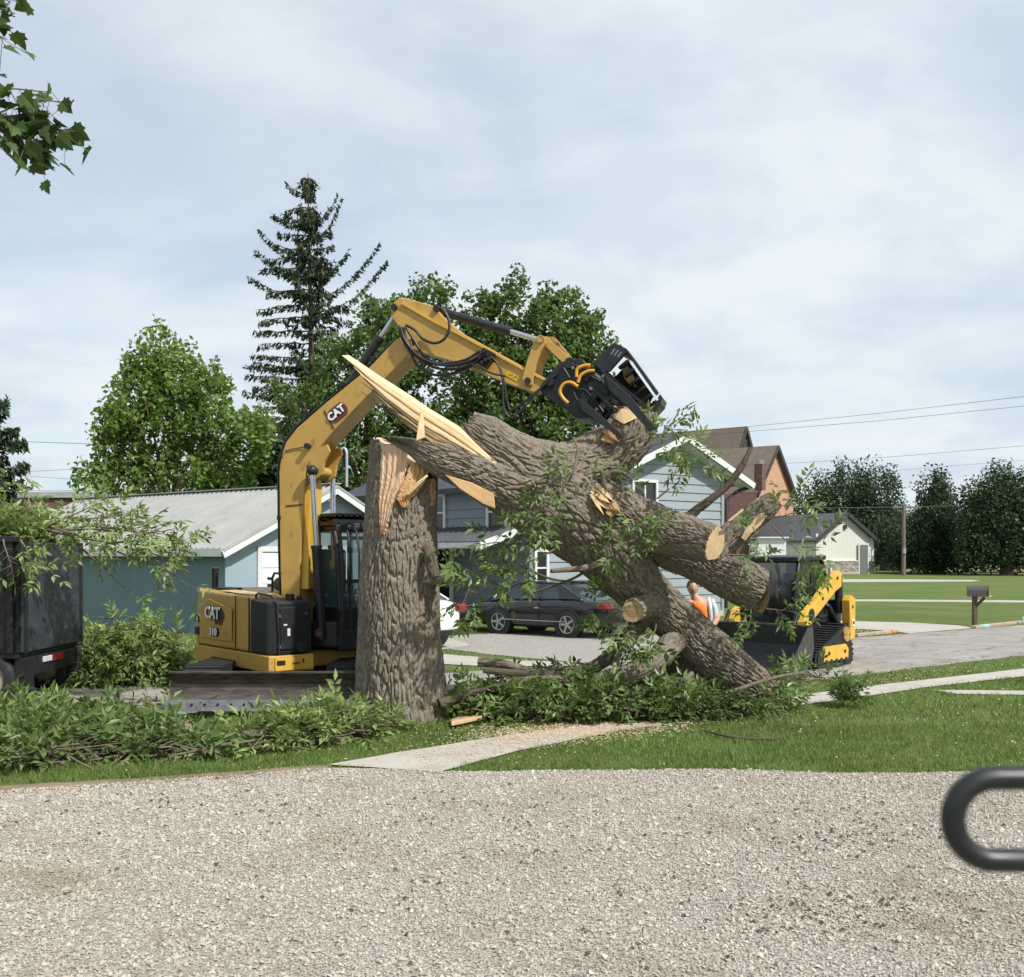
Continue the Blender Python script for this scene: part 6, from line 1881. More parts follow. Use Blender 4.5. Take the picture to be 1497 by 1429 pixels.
# load of branches
ld = thing('branch_load', 'leafy branches heaped on the trailer, long ends hanging off its tailgate', 'branches', Vector((tx1 - 0.3, 14.9, zt2)))
lv, tw = Leaves(), MB()
n = 620
a = RNG.uniform(-1, 1, (n, 2))
B = np.stack([tx1 - 0.75 + a[:, 0] * 0.75, 14.9 + a[:, 1] * 0.8, zt2 + 0.05 + RNG.uniform(-0.15, 0.42, n) * (1 - 0.35 * np.abs(a[:, 0]))], 1)
lv.compound(B, RNG.normal(size=(n, 3)) + np.array([0.3, -0.2, 0.2]), 0.95)
for (x0, y0, Y0, x1, y1, Y1, sg, nn, lf, r_) in [
        (40, 770, 14.6, 285, 806, 14.0, 0.1, 16, 0.25, 0.028), (20, 775, 14.7, 250, 775, 14.1, 0.05, 15, 0.3, 0.024), (60, 765, 14.6, 190, 752, 14.3, 0.0, 11, 0.3, 0.018),
        (80, 775, 14.5, 245, 830, 14.0, 0.05, 4, 0.8, 0.022), (100, 780, 14.5, 210, 885, 14.1, 0.0, 1, 0.9, 0.020), (20, 760, 14.5, 40, 720, 14.4, 0.0, 7, 0.2, 0.016), (70, 770, 14.5, 160, 730, 14.4, 0.0, 8, 0.3, 0.016),
        (30, 790, 13.9, 60, 835, 13.8, 0.05, 7, 0.2, 0.014), (5, 790, 13.9, 20, 840, 13.8, 0.05, 5, 0.2, 0.014), (150, 770, 14.3, 280, 795, 13.95, 0.0, 10, 0.3, 0.016), (110, 770, 14.4, 230, 770, 14.2, 0.02, 9, 0.35, 0.016),
        (200, 800, 14.1, 282, 860, 14.0, 0.0, 1, 0.95, 0.012), (0, 760, 14.6, -60, 710, 14.5, 0, 8, 0.2, 0.016)]:
    leafy_branch(lv, tw, P(x0, y0, Y0), P(x1, y1, Y1), sag=sg, nodes=nn, leaf_from=lf, r0=r_, side=0.22)
props(tw.build('twigs', M['twig'], ld), kind='stuff')
props(lv.build('foliage', M['ash_leaf_light'], ld), kind='stuff')

# ================================================================== cars
def car(name, label, O, fwd, dims, st, paint, rim_m, spokes, roof=None):
    """st: stations (x from rear 0..L, z belt, z bottom, half width). roof: cabin polyline"""
    Lc, Wc = dims; f = Vector(fwd).normalized(); l = Vector((-f.y, f.x, 0))
    t = thing(name, label, 'car', O)
    W3 = lambda x, y, z: O + f * x + l * y + Z * z
    vs, fs = [], []
    for (x, zb, z0, hw) in st:
        zm = z0 + (zb - z0) * 0.55
        ring = [(0, z0), (hw * 0.86, z0), (hw * 0.97, z0 + 0.1), (hw, zm), (hw * 0.985, zb - 0.10), (hw * 0.90, zb - 0.015), (hw * 0.5, zb + 0.025), (0, zb + 0.035)]
        full = ring + [(-y, z) for y, z in ring[-2:0:-1]]
        vs += [W3(x, y, z) for y, z in full]
    k = 14
    for i in range(len(st) - 1):
        for j in range(k): fs.append((i * k + j, i * k + (j + 1) % k, (i + 1) * k + (j + 1) % k, (i + 1) * k + j))
    fs.append(tuple(range(k))); fs.append(tuple(range((len(st) - 1) * k, len(st) * k)))
    b = fix_normals(MB().add(vs, fs, True).build('body', paint, t))
    sm = b.modifiers.new('sub', 'SUBSURF'); sm.levels = 2; sm.render_levels = 2
    # cabin: glass shell, painted roof and pillars
    (xr, zr), (xrt, zrt), (xft, zft), (xf, zf) = roof     # rear base, rear top, front top, front base
    hb, ht = Wc / 2 * 0.88, Wc / 2 * 0.66
    glass = MB()
    c8 = [W3(xr, hb, zr), W3(xrt, ht, zrt), W3(xft, ht, zft), W3(xf, hb, zf)]; c9 = [W3(xr, -hb, zr), W3(xrt, -ht, zrt), W3(xft, -ht, zft), W3(xf, -hb, zf)]
    glass.add(c8 + c9, [(0, 1, 2, 3), (7, 6, 5, 4), (0, 4, 5, 1), (2, 6, 7, 3)])
    fix_normals(glass.build('windows', M['glass_car'], t))
    pl_ = MB()
    for s in (-1, 1):
        def e(x, z, y): return W3(x, s * y, z)
        pl_.tube([e(xr, zr, hb), e(xrt, zrt, ht), e((xrt + xft) / 2, zrt + 0.03, ht), e(xft, zft, ht), e(xf, zf, hb)], 0.03, 6)
        xm = xr + (xf - xr) * 0.47
        pl_.tube([e(xm - 0.1, zr, hb + 0.005), e(xm - 0.12, zrt, ht + 0.005)], 0.035, 6)
        xq = xr + (xrt - xr) * 0.9
        pl_.prism([e(xr - 0.05, zr, hb + 0.012), e(xr + 0.62, zr, hb + 0.012), e(xrt + 0.14, zrt, ht + 0.012), e(xrt - 0.02, zrt + 0.01, ht + 0.012)], l * (-0.03 * s))
    rp = []
    for x, dz in ((xrt - 0.04, 0), ((xrt * 2 + xft) / 3, 0.035), ((xrt + 2 * xft) / 3, 0.035), (xft + 0.04, 0)):
        for y in (-1, -0.6, 0, 0.6, 1): rp.append(W3(x, y * ht * 1.02, (zrt if x < (xrt + xft) / 2 else zft) + dz + 0.03 * (1 - y * y)))
    pl_.add(rp, [(i * 5 + j, i * 5 + j + 1, i * 5 + j + 6, i * 5 + j + 5) for i in range(3) for j in range(4)], True)
    fix_normals(pl_.build('roof_and_pillars', paint, t))
    return t, W3, f, l


cf = Vector((-0.66, 0.75, 0)).normalized()
# black coupe: rear-left wheel near pixel (832, 932), front-left near (733, 928)
rw = G(832, 933); fw_dir = (G(732, 927) - rw); wb = 2.73
cf = fw_dir.normalized()
l_ = Vector((-cf.y, cf.x, 0))
O = rw - cf * 1.12 - l_ * 0.80
O.z = 0
bst = [(0.0, 0.84, 0.36, 0.62), (0.05, 0.90, 0.30, 0.76), (0.35, 0.95, 0.24, 0.86), (1.1, 0.97, 0.22, 0.90), (2.0, 0.94, 0.2, 0.91), (3.0, 0.91, 0.2, 0.91), (3.6, 0.86, 0.2, 0.90), (4.4, 0.76, 0.22, 0.87), (4.85, 0.64, 0.26, 0.78), (5.02, 0.52, 0.34, 0.6)]
sc_ = wb and (G(732, 927) - rw).length / 2.73
bc, W3, f, l = car('parked_car', 'black two-door coupe parked in front of the grey-blue house', O, cf, (5.02, 1.84), bst, M['car_black'], M['rim'], 5, [(0.75, 0.96), (1.55, 1.32), (2.75, 1.33), (3.62, 0.90)])
for x in (1.12, 1.12 + (G(732, 927) - rw).length):
    for s in (1, -1):
        MB().cyl(W3(x, s * 0.70, 0.34), W3(x, s * 0.915, 0.34), 0.385, n=28).build('wheel_arch', M['black'], bc)
        wheel(bc, W3(x, s * 0.82, 0.33), l * s, 0.33, 0.21, M['rim'], 5, 0.68)
for s in (1, -1):
    MB().box(W3(0.13, s * 0.70, 0.80), (0.26, 0.36, 0.12), (f, l, Z)).build('tail_lamp', M['red_lens'], bc, 0.02)
    MB().box(W3(4.86, s * 0.62, 0.60), (0.14, 0.28, 0.1), (f, l, Z)).build('headlight', M['clear_lens'], bc, 0.02)
    MB().sphere(W3(3.25, s * 0.98, 0.98), 0.09, 10, 6, (0.9, 0.9, 0.75)).build('door_mirror', M['clear_lens'] if s > 0 else M['car_black'], bc)
    MB().box(W3(2.15, s * 0.925, 0.40), (1.9, 0.02, 0.025), (f, l, Z)).build('side_trim', M['rim'], bc)
    MB().box(W3(2.02, s * 0.923, 0.72), (0.14, 0.02, 0.035), (f, l, Z)).build('door_handle', M['rim'], bc)
    MB().box(W3(1.98, s * 0.915, 0.58), (0.012, 0.02, 0.6), (f, l, Z)).build('door_gap', M['black_decal'], bc)

# white sedan: rear corner showing right of the stump
wf = Vector((-0.70, 0.714, 0)).normalized(); wl_ = Vector((-wf.y, wf.x, 0))
Ow = G(638, 951); Ow.z = 0
wst = [(0.0, 0.86, 0.42, 0.62), (0.06, 0.98, 0.34, 0.76), (0.4, 1.06, 0.26, 0.86), (1.1, 1.05, 0.24, 0.90), (2.2, 1.0, 0.22, 0.91), (3.2, 0.95, 0.22, 0.90), (4.1, 0.84, 0.24, 0.86), (4.6, 0.66, 0.3, 0.72), (4.72, 0.55, 0.38, 0.55)]
wc_, W3, f, l = car('parked_car', 'white sedan parked behind the stump, only its tail showing', Ow, wf, (4.72, 1.82), wst, M['car_white'], M['rim'], 5, [(0.55, 1.05), (1.3, 1.43), (2.6, 1.44), (3.5, 0.96)])
for x in (1.0, 3.7):
    for s in (1, -1):
        MB().cyl(W3(x, s * 0.70, 0.34), W3(x, s * 0.912, 0.34), 0.37, n=28).build('wheel_arch', M['black'], wc_)
        wheel(wc_, W3(x, s * 0.81, 0.32), l * s, 0.32, 0.2, M['rim'], 7, 0.66)
for s in (1, -1):
    MB().box(W3(0.10, s * 0.70, 0.90), (0.24, 0.30, 0.15), (f, l, Z)).build('tail_lamp', M['red_lens'], wc_, 0.03)
MB().box(W3(-0.012, 0, 0.72), (0.02, 0.42, 0.14), (f, l, Z)).build('number_plate', M['sticker'], wc_)
MB().box(W3(0.05, 0, 0.36), (0.1, 1.3, 0.12), (f, l, Z)).build('rear_valance', M['black'], wc_, 0.02)

# wheeled bin beside the house
bo_ = G(742, 912)
bn = thing('rubbish_bin', 'black wheeled rubbish bin against the house behind the coupe', 'bin', bo_)
MB().add([bo_ + Vector((x * 0.26, y * 0.28, 0.05)) for x, y in ((-1, -1), (1, -1), (1, 1), (-1, 1))] + [bo_ + Vector((x * 0.34, y * 0.36, 1.0)) for x, y in ((-1, -1), (1, -1), (1, 1), (-1, 1))],
         [(3, 2, 1, 0), (4, 5, 6, 7), (0, 1, 5, 4), (1, 2, 6, 5), (2, 3, 7, 6), (3, 0, 4, 7)]).build('tub', M['bin'], bn, 0.03)
MB().box(bo_ + Vector((0, 0, 1.03)), (0.74, 0.78, 0.07)).build('lid', M['bin'], bn, 0.02)
MB().cyl(bo_ + Vector((-0.3, 0.3, 0.1)), bo_ + Vector((0.3, 0.3, 0.1)), 0.1, n=14).build('wheels', M['rubber'], bn)
MB().box(bo_ + Vector((0.08, -0.345, 0.82)), (0.26, 0.01, 0.07)).build('label_strip', M['sticker'], bn)

# ================================================================== compact track loader
lo = Vector((6.42, 19.35, 0)); lf_ = Vector((-0.68, -0.733, 0)).normalized(); ls_ = Vector((-0.733, 0.68, 0)).normalized()     # forward, inward (to its right)
ctl = thing('track_loader', 'yellow and black compact track loader with bucket lowered on the road', 'track loader', lo + ls_ * 0.9 + lf_ * 0.7)
K = lambda d, s, z: lo + lf_ * d + ls_ * s + Z * z
tp = [(-0.02, 0.14), (0.05, 0.03), (0.16, 0.0), (1.30, 0.0), (1.46, 0.06), (1.52, 0.17), (1.48, 0.30), (0.42, 0.72), (0.28, 0.77), (0.14, 0.72), (0.06, 0.60)]
for s0 in (0.0, 1.45):
    tr = fix_normals(MB().prism([K(d, s0, z) for d, z in tp], ls_ * 0.42).build('track', M['rubber'], ctl))
    tm = MB(); cen = Vector((0.6, 0.3))
    for i in range(len(tp)):
        a, b_ = Vector(tp[i]), Vector(tp[(i + 1) % len(tp)]); k = max(1, int((b_ - a).length / 0.09))
        for j in range(k):
            c = a.lerp(b_, (j + 0.5) / k); t_ = (b_ - a).normalized(); nn = Vector((t_.y, -t_.x))
            tv = lf_ * t_.x + Z * t_.y; nv = lf_ * nn.x + Z * nn.y
            tm.box(K(c.x, s0 + 0.21, c.y) + nv * 0.012, (0.04, 0.44, 0.03), (tv, ls_, nv))
    props(tm.build('track_lugs', M['rubber'], tr), kind='stuff')
    if s0 == 0:
        MB().prism([K(d, -0.012, z) for d, z in ((0.20, 0.12), (1.22, 0.12), (1.26, 0.22), (1.20, 0.40), (0.30, 0.40), (0.18, 0.30))], ls_ * 0.02).build('track_frame', M['yellow_bright'], tr, 0.006)
        MB().prism([K(d, -0.005, z) for d, z in ((0.12, 0.08), (1.36, 0.08), (1.42, 0.20), (0.44, 0.62), (0.26, 0.68), (0.13, 0.56))], ls_ * 0.008).build('track_inner', M['black'], tr)
        for d in (0.3, 0.5, 0.7, 0.9, 1.1): MB().cyl(K(d, -0.02, 0.10), K(d, 0.01, 0.10), 0.06, n=14).build('roller', M['black_metal'], tr)
        MB().cyl(K(0.28, -0.03, 0.58), K(0.28, 0.01, 0.58), 0.14, n=18).build('sprocket', M['yellow_worn'], tr)
        for d in (0.35, 1.0): MB().cyl(K(d, -0.03, 0.27), K(d, 0.0, 0.27), 0.03, n=10).build('frame_bolt', M['black_metal'], tr)
        MB().cyl(K(1.33, -0.02, 0.2), K(1.33, 0.01, 0.2), 0.13, n=18).build('idler', M['black_metal'], tr)
fix_normals(MB().prism([K(d, 0.44, z) for d, z in ((0.0, 0.25), (1.4, 0.25), (1.5, 0.5), (1.3, 0.85), (0.0, 0.95))], ls_ * 0.98).build('chassis', M['black_metal'], ctl, 0.02))
# engine end, yellow side tower
fix_normals(MB().prism([K(d, -0.02, z) for d, z in ((-0.08, 0.50), (0.12, 0.44), (0.16, 1.20), (0.08, 1.30), (-0.10, 1.22))], ls_ * 0.16).build('rear_tower', M['yellow_bright'], ctl, 0.01))
fix_normals(MB().prism([K(d, 1.55, z) for d, z in ((-0.22, 0.35), (-0.02, 0.32), (0.0, 1.20), (-0.08, 1.27), (-0.22, 1.18))], ls_ * 0.16).build('rear_tower', M['yellow_bright'], ctl, 0.01))
MB().box(K(-0.12, 0.93, 0.75), (0.22, 1.2, 0.9), (lf_, ls_, Z)).build('engine_door', M['black'], ctl, 0.02)
MB().box(K(0.03, -0.03, 0.78), (0.09, 0.012, 0.13), (lf_, ls_, Z)).build('decal', M['white_decal'], ctl)
MB().box(K(0.03, -0.038, 0.78), (0.05, 0.012, 0.06), (lf_, ls_, Z)).build('decal', M['black_decal'], ctl)
MB().box(K(0.04, -0.03, 1.08), (0.03, 0.012, 0.05), (lf_, ls_, Z)).build('decal', M['black_decal'], ctl)
# cab
cabp = [(0.15, 0.9), (1.32, 0.72), (1.38, 0.9), (1.25, 1.95), (0.35, 1.98), (0.12, 1.5)]
cl_ = MB()
for s in (0.46, 1.42):
    pts = [K(d, s, z) for d, z in cabp]
    cl_.tube(pts + [pts[0]], 0.045, 6)
cl_.bar(K(1.25, 0.46, 1.95), K(1.25, 1.42, 1.95), 0.08, 0.08); cl_.bar(K(0.35, 0.46, 1.97), K(0.35, 1.42, 1.97), 0.08, 0.08); cl_.bar(K(0.72, 0.46, 0.9), K(0.72, 0.46, 1.95), 0.07, 0.06)
lcab = cl_.build('cab_frame', M['black_metal'], ctl)
fix_normals(MB().prism([K(0.25, 0.40, 1.96), K(1.40, 0.40, 1.93), K(1.40, 1.48, 1.93), K(0.25, 1.48, 1.96)], Z * 0.09).build('cab_roof', M['black'], lcab, 0.02))
MB().add([K(d, 0.465, z) for d, z in cabp], [tuple(range(6))]).build('side_glass', M['glass_dark'], lcab)
MB().add([K(1.34, 0.5, 0.8), K(1.34, 1.38, 0.8), K(1.24, 1.38, 1.92), K(1.24, 0.5, 1.92)], [(0, 1, 2, 3)]).build('front_glass', M['glass_dark'], lcab)
MB().box(K(0.7, 0.94, 1.1), (0.5, 0.5, 0.15), (lf_, ls_, Z)).box(K(0.45, 0.94, 1.4), (0.14, 0.48, 0.6), (lf_, ls_, Z)).build('seat', M['black'], lcab, 0.04)
MB().box(K(0.06, 0.42, 1.75), (0.05, 0.05, 0.12), (lf_, ls_, Z)).build('marker_lamp', M['sticker'], lcab)
# lift arms
for s in (0.16, 1.56):
    arm = fix_normals(MB().prism([K(d, s, z) for d, z in ((0.02, 1.60), (0.14, 1.74), (0.26, 1.76), (1.20, 1.18), (1.52, 1.02), (1.62, 0.86), (1.66, 0.42), (1.50, 0.40), (1.40, 0.72), (1.22, 0.90), (0.34, 1.38), (0.10, 1.46))], ls_ * 0.14).build('lift_arm', M['yellow_bright'], ctl, 0.012))
    MB().cyl(K(1.34, s - 0.01, 0.98), K(1.34, s + 0.0, 0.98), 0.11, n=18).build('arm_cutout', M['black_metal'], arm)
    MB().tube([K(0.08, s + 0.07, 0.95), K(0.10, s + 0.07, 1.66)], 0.075, 12).build('arm_post', M['black_metal'], arm)
    lc = MB().cyl(K(0.15, s + 0.07, 0.75), K(0.55, s + 0.07, 1.12), 0.05, n=12).build('arm_cylinder', M['black_metal'], arm)
    MB().cyl(K(0.5, s + 0.07, 1.08), K(0.82, s + 0.07, 1.28), 0.028, n=10).build('cylinder_rod', M['chrome'], lc)
    for d, z in ((1.54, 0.5), (1.58, 0.64), (0.9, 1.26), (0.30, 1.62)): MB().cyl(K(d, s - 0.015, z), K(d, s + 0.15, z), 0.03, n=10).build('arm_pin', M['black_metal'], arm)
    tc_ = MB().cyl(K(1.46, s + 0.2, 1.0), K(1.70, s + 0.2, 0.66), 0.045, n=12).build('tilt_cylinder', M['black_metal'], arm)
# bucket
bkp = [(1.72, 0.78), (1.78, 0.80), (1.74, 0.45), (1.82, 0.20), (2.06, 0.10), (2.50, 0.05), (2.52, 0.03), (2.05, 0.04), (1.78, 0.12), (1.66, 0.40)]
bk = fix_normals(MB().prism([K(d, -0.02, z) for d, z in bkp], ls_ * 1.92).build('bucket', M['black_metal'], ctl))
for s in (-0.05, 1.90):
    fix_normals(MB().prism([K(d, s, z) for d, z in ((1.70, 0.79), (1.84, 0.79), (2.52, 0.12), (2.52, 0.03), (2.05, 0.03), (1.78, 0.10), (1.66, 0.40))], ls_ * 0.03).build('bucket_side', mat('scuffed_bucket', (0.075, 0.072, 0.07), 0.5, 0.4, 0.3, 8, spot=(0.03, 0.03, 0.03)) if s < 0 else M['black_metal'], bk))
MB().bar(K(1.75, -0.05, 0.80), K(1.75, 1.92, 0.80), 0.1, 0.03).build('bucket_lip', M['rust_steel'], bk)

# ================================================================== mailbox, pole, wires
mo = G(1425, 915)
mbx = thing('mailbox', 'brown mailbox on a wooden post beside the road', 'mailbox', mo)
MB().box(mo + Z * 0.42, (0.12, 0.12, 0.84)).build('post', M['wood_post'], mbx, 0.01)
MB().bar(mo + Vector((0.02, 0, 0.55)), mo + Vector((0.28, 0, 0.8)), 0.07, 0.07).build('brace', M['wood_post'], mbx)
mpts = [(-0.14, 0.84), (0.14, 0.84), (0.14, 1.02), (0.11, 1.10), (0.05, 1.145), (-0.05, 1.145), (-0.11, 1.10), (-0.14, 1.02)]
md = Vector((0.93, -0.36, 0)).normalized(); ms = Vector((0.36, 0.93, 0)).normalized()
bx = fix_normals(MB().prism([mo - md * 0.2 + ms * y * 1.1 + Z * z for y, z in mpts], md * 0.52).build('box', mat('mailbox_brown', (0.075, 0.065, 0.058), 0.55, 0.1, 0.2, 9), mbx, 0.01))
fix_normals(MB().prism([mo + md * 0.335 + ms * y * 1.14 + Z * (z * 1.02 - 0.02) for y, z in mpts], md * 0.02).build('door', M['dark_trim'], bx))
MB().box(mo + md * 0.4 + Z * 0.85, (0.1, 0.08, 0.03), (md, ms, Z)).build('door_latch', M['sticker'], bx)
bflag = props(MB().box(G(1497, 913) + Z * 0.12, (0.12, 0.05, 0.2)).build('paint_can', M['kerb_blue'], None, 0.02), 'small blue marker standing in the grass by the kerb', 'marker')

po = P(1321, 0, 93.0); po.z = 0
pole = thing('utility_pole', 'wooden utility pole with crossarm beyond the metal building', 'utility pole', po)
MB().tube([po, po + Z * P(0, 738, 93).z], [0.2, 0.15], 10).build('pole', M['pole_wood'], pole)
zc_ = P(0, 742, 93).z
MB().bar(po + Vector((-1.0, 0, zc_)), po + Vector((1.6, 0, zc_)), 0.14, 0.16).build('crossarm', M['pole_wood'], pole)
for x in (-0.9, 0.5, 1.4): MB().cyl(po + Vector((x, 0, zc_ + 0.08)), po + Vector((x, 0, zc_ + 0.3)), 0.06, n=8).build('insulator', M['dark_trim'], pole)
MB().cyl(po + Vector((0.0, -0.2, 2.0)), po + Vector((0.0, -0.2, 2.5)), 0.15, n=10).build('meter_box', M['galv'], pole)


def wire(px, Ys, lab, r=0.012):
    pts = [P(x, y, Ys[0] + (Ys[1] - Ys[0]) * i / (len(px) - 1)) for i, (x, y) in enumerate(px)]
    o = MB().tube(pts, r, 4).build('power_line', M['wire'], None)
    props(o, lab, 'power line', 'overhead power lines')


wire([(900, 641), (1085, 625), (1290, 604), (1497, 580), (1750, 546)], (95, 70), 'topmost power line crossing the sky right of the church', 0.015)
wire([(900, 646), (1085, 632), (1290, 615), (1497, 594), (1750, 564)], (95, 70), 'second power line from the top, right of the church', 0.015)
wire([(1000, 684), (1148, 678), (1320, 667), (1497, 652), (1750, 626)], (90, 70), 'power line below the upper pair, above the far trees', 0.012)
wire([(1200, 692), (1310, 688), (1497, 673), (1750, 648)], (95, 75), 'lowest faint power line just above the far right trees', 0.010)
wire([(1100, 737), (1210, 743), (1306, 742), (1338, 741.5), (1497, 737), (1700, 726)], (93, 93), 'dark cable strung along the far trees to the utility pole', 0.035)
wire([(-150, 642), (35, 646), (150, 650), (330, 654)], (60, 55), 'topmost power line left of the bright green tree', 0.013)
wire([(-150, 694), (35, 690), (110, 686), (330, 680)], (60, 55), 'middle power line left of the bright green tree', 0.010)
wire([(-150, 690), (35, 696), (120, 702), (330, 706)], (60, 55), 'lower power line sagging left of the bright green tree', 0.010)
wire([(-150, 716), (60, 718), (120, 718), (400, 716)], (58, 55), 'lowest power line just above the flat brick building', 0.012)

# ================================================================== trees
def rand_unit(n):
    v = RNG.normal(size=(n, 3)); return v / np.linalg.norm(v, axis=1)[:, None]


def leaf_quads(P0, size, nbias=None, aspect=0.6, along=None):
    """rhombic leaf faces at P0"""
    n = len(P0)
    nr = rand_unit(n)
    if nbias is not None: nr = nr + nbias; nr /= np.linalg.norm(nr, axis=1)[:, None]
    a = rand_unit(n) if along is None else along + 0.35 * rand_unit(n)
    a = a - nr * np.einsum('ij,ij->i', a, nr)[:, None]; a /= np.linalg.norm(a, axis=1)[:, None] + 1e-9
    b = np.cross(nr, a)
    s = np.asarray(size).reshape(-1, 1) * np.ones((n, 1))
    V = np.stack([P0 - a * s, P0 + b * s * aspect, P0 + a * s, P0 - b * s * aspect], 1).reshape(-1, 3)
    F = np.arange(n * 4).reshape(-1, 4)
    return V, F


def tree(name, label, base, blobs, m, nclump, per, leaf, rc=0.75, group=None, trunk_r=0.3, up=0.0, limbs=16, shell=0.45, zmin=0.8):
    """blobs: (px, py, Y, rx px, ry px) ellipsoids of the crown"""
    t = thing(name, label, 'tree', base, group)
    cs = []
    for px, py, Y, rx, ry in blobs:
        c = P(px, py, Y); cs.append((np.array(c), np.array([rx, (rx + ry) / 2, ry]) / FPX * Y))
    w = np.array([(r[0] * r[2]) ** 1.0 for _, r in cs]); w /= w.sum()
    pick = RNG.choice(len(cs), nclump, p=w)
    C = np.array([c for c, _ in cs])[pick]; R = np.array([r for _, r in cs])[pick]
    d = rand_unit(nclump); rad = RNG.uniform(shell ** 3, 1, nclump) ** (1 / 3)
    lump = 1 + 0.34 * pn(d * 2.3 + C * 0.37)
    ctr = C + d * R * (rad * lump)[:, None]
    ctr = ctr[ctr[:, 2] > zmin]
    n = len(ctr) * per
    ci = np.repeat(np.arange(len(ctr)), per)
    rcs = RNG.uniform(0.55, 1.3, len(ctr)) * rc
    g = rand_unit(n) * (RNG.uniform(0, 1, n) ** 0.45)[:, None] * 0.95
    if up: g[:, 2] *= (1 + up)
    P0 = ctr[ci] + g * rcs[ci][:, None]
    V, F = leaf_quads(P0, RNG.uniform(0.6, 1.25, n) * leaf, np.array([0.1, -0.1, 0.55]))
    props(link(np_mesh('crown', V, F), 'crown', M[m], t), kind='stuff')
    b = Vector(base); cm = Vector(ctr.mean(axis=0)); top = Vector((cm.x, cm.y, ctr[:, 2].max() * 0.86))
    MB().tube([b - Z * 0.2, b.lerp(top, 0.25) + Vector((random.gauss(0, 0.15), 0, 0)), b.lerp(top, 0.55) + Vector((random.gauss(0, 0.25), 0, 0)), top], [trunk_r * 1.2, trunk_r * 0.85, trunk_r * 0.5, 0.04], 10).build('trunk', M['bark_dark'], t)
    for i in range(limbs):
        e = Vector(ctr[random.randrange(len(ctr))]); k = random.uniform(0.2, 0.6)
        s = b.lerp(top, k)
        if e.z < s.z + 0.3: e.z = s.z + 0.6
        mid = s.lerp(e, 0.5) + Z * 0.25
        MB().tube([s, mid, e], [trunk_r * 0.45 * (1 - k * 0.6), trunk_r * 0.22, 0.025], 6).build('limb', M['bark_dark'], t)
    return t


def spruce(name, label, base, px, ytop, Y, rows, m='spruce', group=None, dens=1.0, low=720):
    """rows: (y of branch root, left reach px, right reach px, tip rise px)"""
    t = thing(name, label, 'tree', base, group)
    top = P(px, ytop, Y); b = Vector(base)
    MB().tube([b - Z * 0.2, b.lerp(top, 0.5), top], [0.34, 0.2, 0.02], 8).build('trunk', M['bark_dark'], t)
    pos, along, size = [], [], []
    br = MB()
    def branch(p0, p1, rise, n, thick):
        pts = []
        for i in range(8):
            s = i / 7
            p = p0.lerp(p1, s); p.z += rise * (s * s - s) * 1.6
            pts.append(p + Vector((random.gauss(0, 0.05), random.gauss(0, 0.05), random.gauss(0, 0.04))))
        br.tube(pts, [0.05 * (1 - 0.8 * i / 7) for i in range(8)], 4, cap=False)
        L = (p1 - p0).length
        for _ in range(int(n)):
            s = random.uniform(0.12, 1.0); i = min(6, int(s * 7)); q = pts[i].lerp(pts[i + 1], s * 7 - i)
            dd = (pts[i + 1] - pts[i]).normalized()
            side = Vector((-dd.y, dd.x, 0))
            k = random.uniform(-1, 1); w = 0.16 + 0.35 * (1 - s) * L * 0.22
            pos.append(q + side * k * w - Z * random.uniform(0, 0.34) * thick)
            along.append((side * k * 0.5 - Z * random.uniform(0.4, 1.2) + dd * 0.5))
            size.append(random.uniform(0.10, 0.22) * (0.75 + thick * 0.35))
    for (y, lr, rr, rise) in rows:
        t_ = (y - ytop) / max(1, (HOR + CAMH * FPX / Y - ytop)); p0 = P(px, y, Y)
        p0.x = top.x + (b.x - top.x) * t_
        for reach, sg in ((lr, -1), (rr, 1)):
            if reach <= 0: continue
            p1 = P(px + sg * reach, y, Y); p1.z += rise / FPX * Y
            branch(p0, p1, 1.0 * rise / 30, dens * (14 + reach * 1.7), 1.0)
        for _ in range(4):                                 # towards and away from the camera
            a = random.uniform(0, 6.283); r_ = (lr + rr) / 2 / FPX * Y * random.uniform(0.5, 0.9)
            p1 = p0 + Vector((math.cos(a) * r_ * 0.8, math.sin(a) * r_, rise / FPX * Y * 0.7))
            branch(p0, p1, 1.0, dens * (10 + r_ * 26), 1.0)
    props(br.build('branches', M['bark_dark'], t), kind='stuff')
    al = np.array(along); al /= np.linalg.norm(al, axis=1)[:, None]
    V, F = leaf_quads(np.array(pos), np.array(size), None, 0.34, al)
    props(link(np_mesh('needles', V, F), 'needles', M[m], t), kind='stuff')
    return t


tree('broadleaf_tree', 'bright green leafy tree rising behind the garage roof', Vector((P(245, 0, 46).x, 46, 0)),
     [(237, 530, 46, 32, 48), (270, 560, 46, 50, 55), (205, 590, 46, 48, 52), (300, 600, 46, 48, 62), (235, 630, 46, 75, 55), (180, 655, 46, 45, 40), (340, 640, 46, 45, 42), (365, 650, 45, 32, 36), (160, 700, 45, 46, 24), (235, 700, 46, 90, 35), (320, 690, 46, 60, 34), (205, 545, 46, 28, 34), (138, 692, 45, 26, 22), (165, 625, 46, 28, 36), (390, 620, 45, 14, 26)],
     'tree_light', 520, 34, 0.135, 0.46, 'trees behind the houses', 0.22, 0.7, 26, 0.45)
rows = []
y = 262
while y < 640:
    f = (y - 255) / 345
    lr = min(92, 12 + 105 * f ** 0.75) * random.uniform(0.75, 1.12); rr = min(70, 10 + 85 * f ** 0.8) * random.uniform(0.45, 1.0)
    rows.append((y, lr, rr, random.uniform(-8, 20))); y += random.uniform(12, 22)
rows += [(432, 0, 104, 78), (455, 0, 116, 74), (410, 0, 60, 46), (350, 0, 50, 62), (325, 0, 44, 40), (430, 88, 0, 26), (400, 78, 0, 36), (375, 72, 0, 40), (540, 92, 0, 6), (580, 96, 0, 8), (330, 55, 0, 18)]
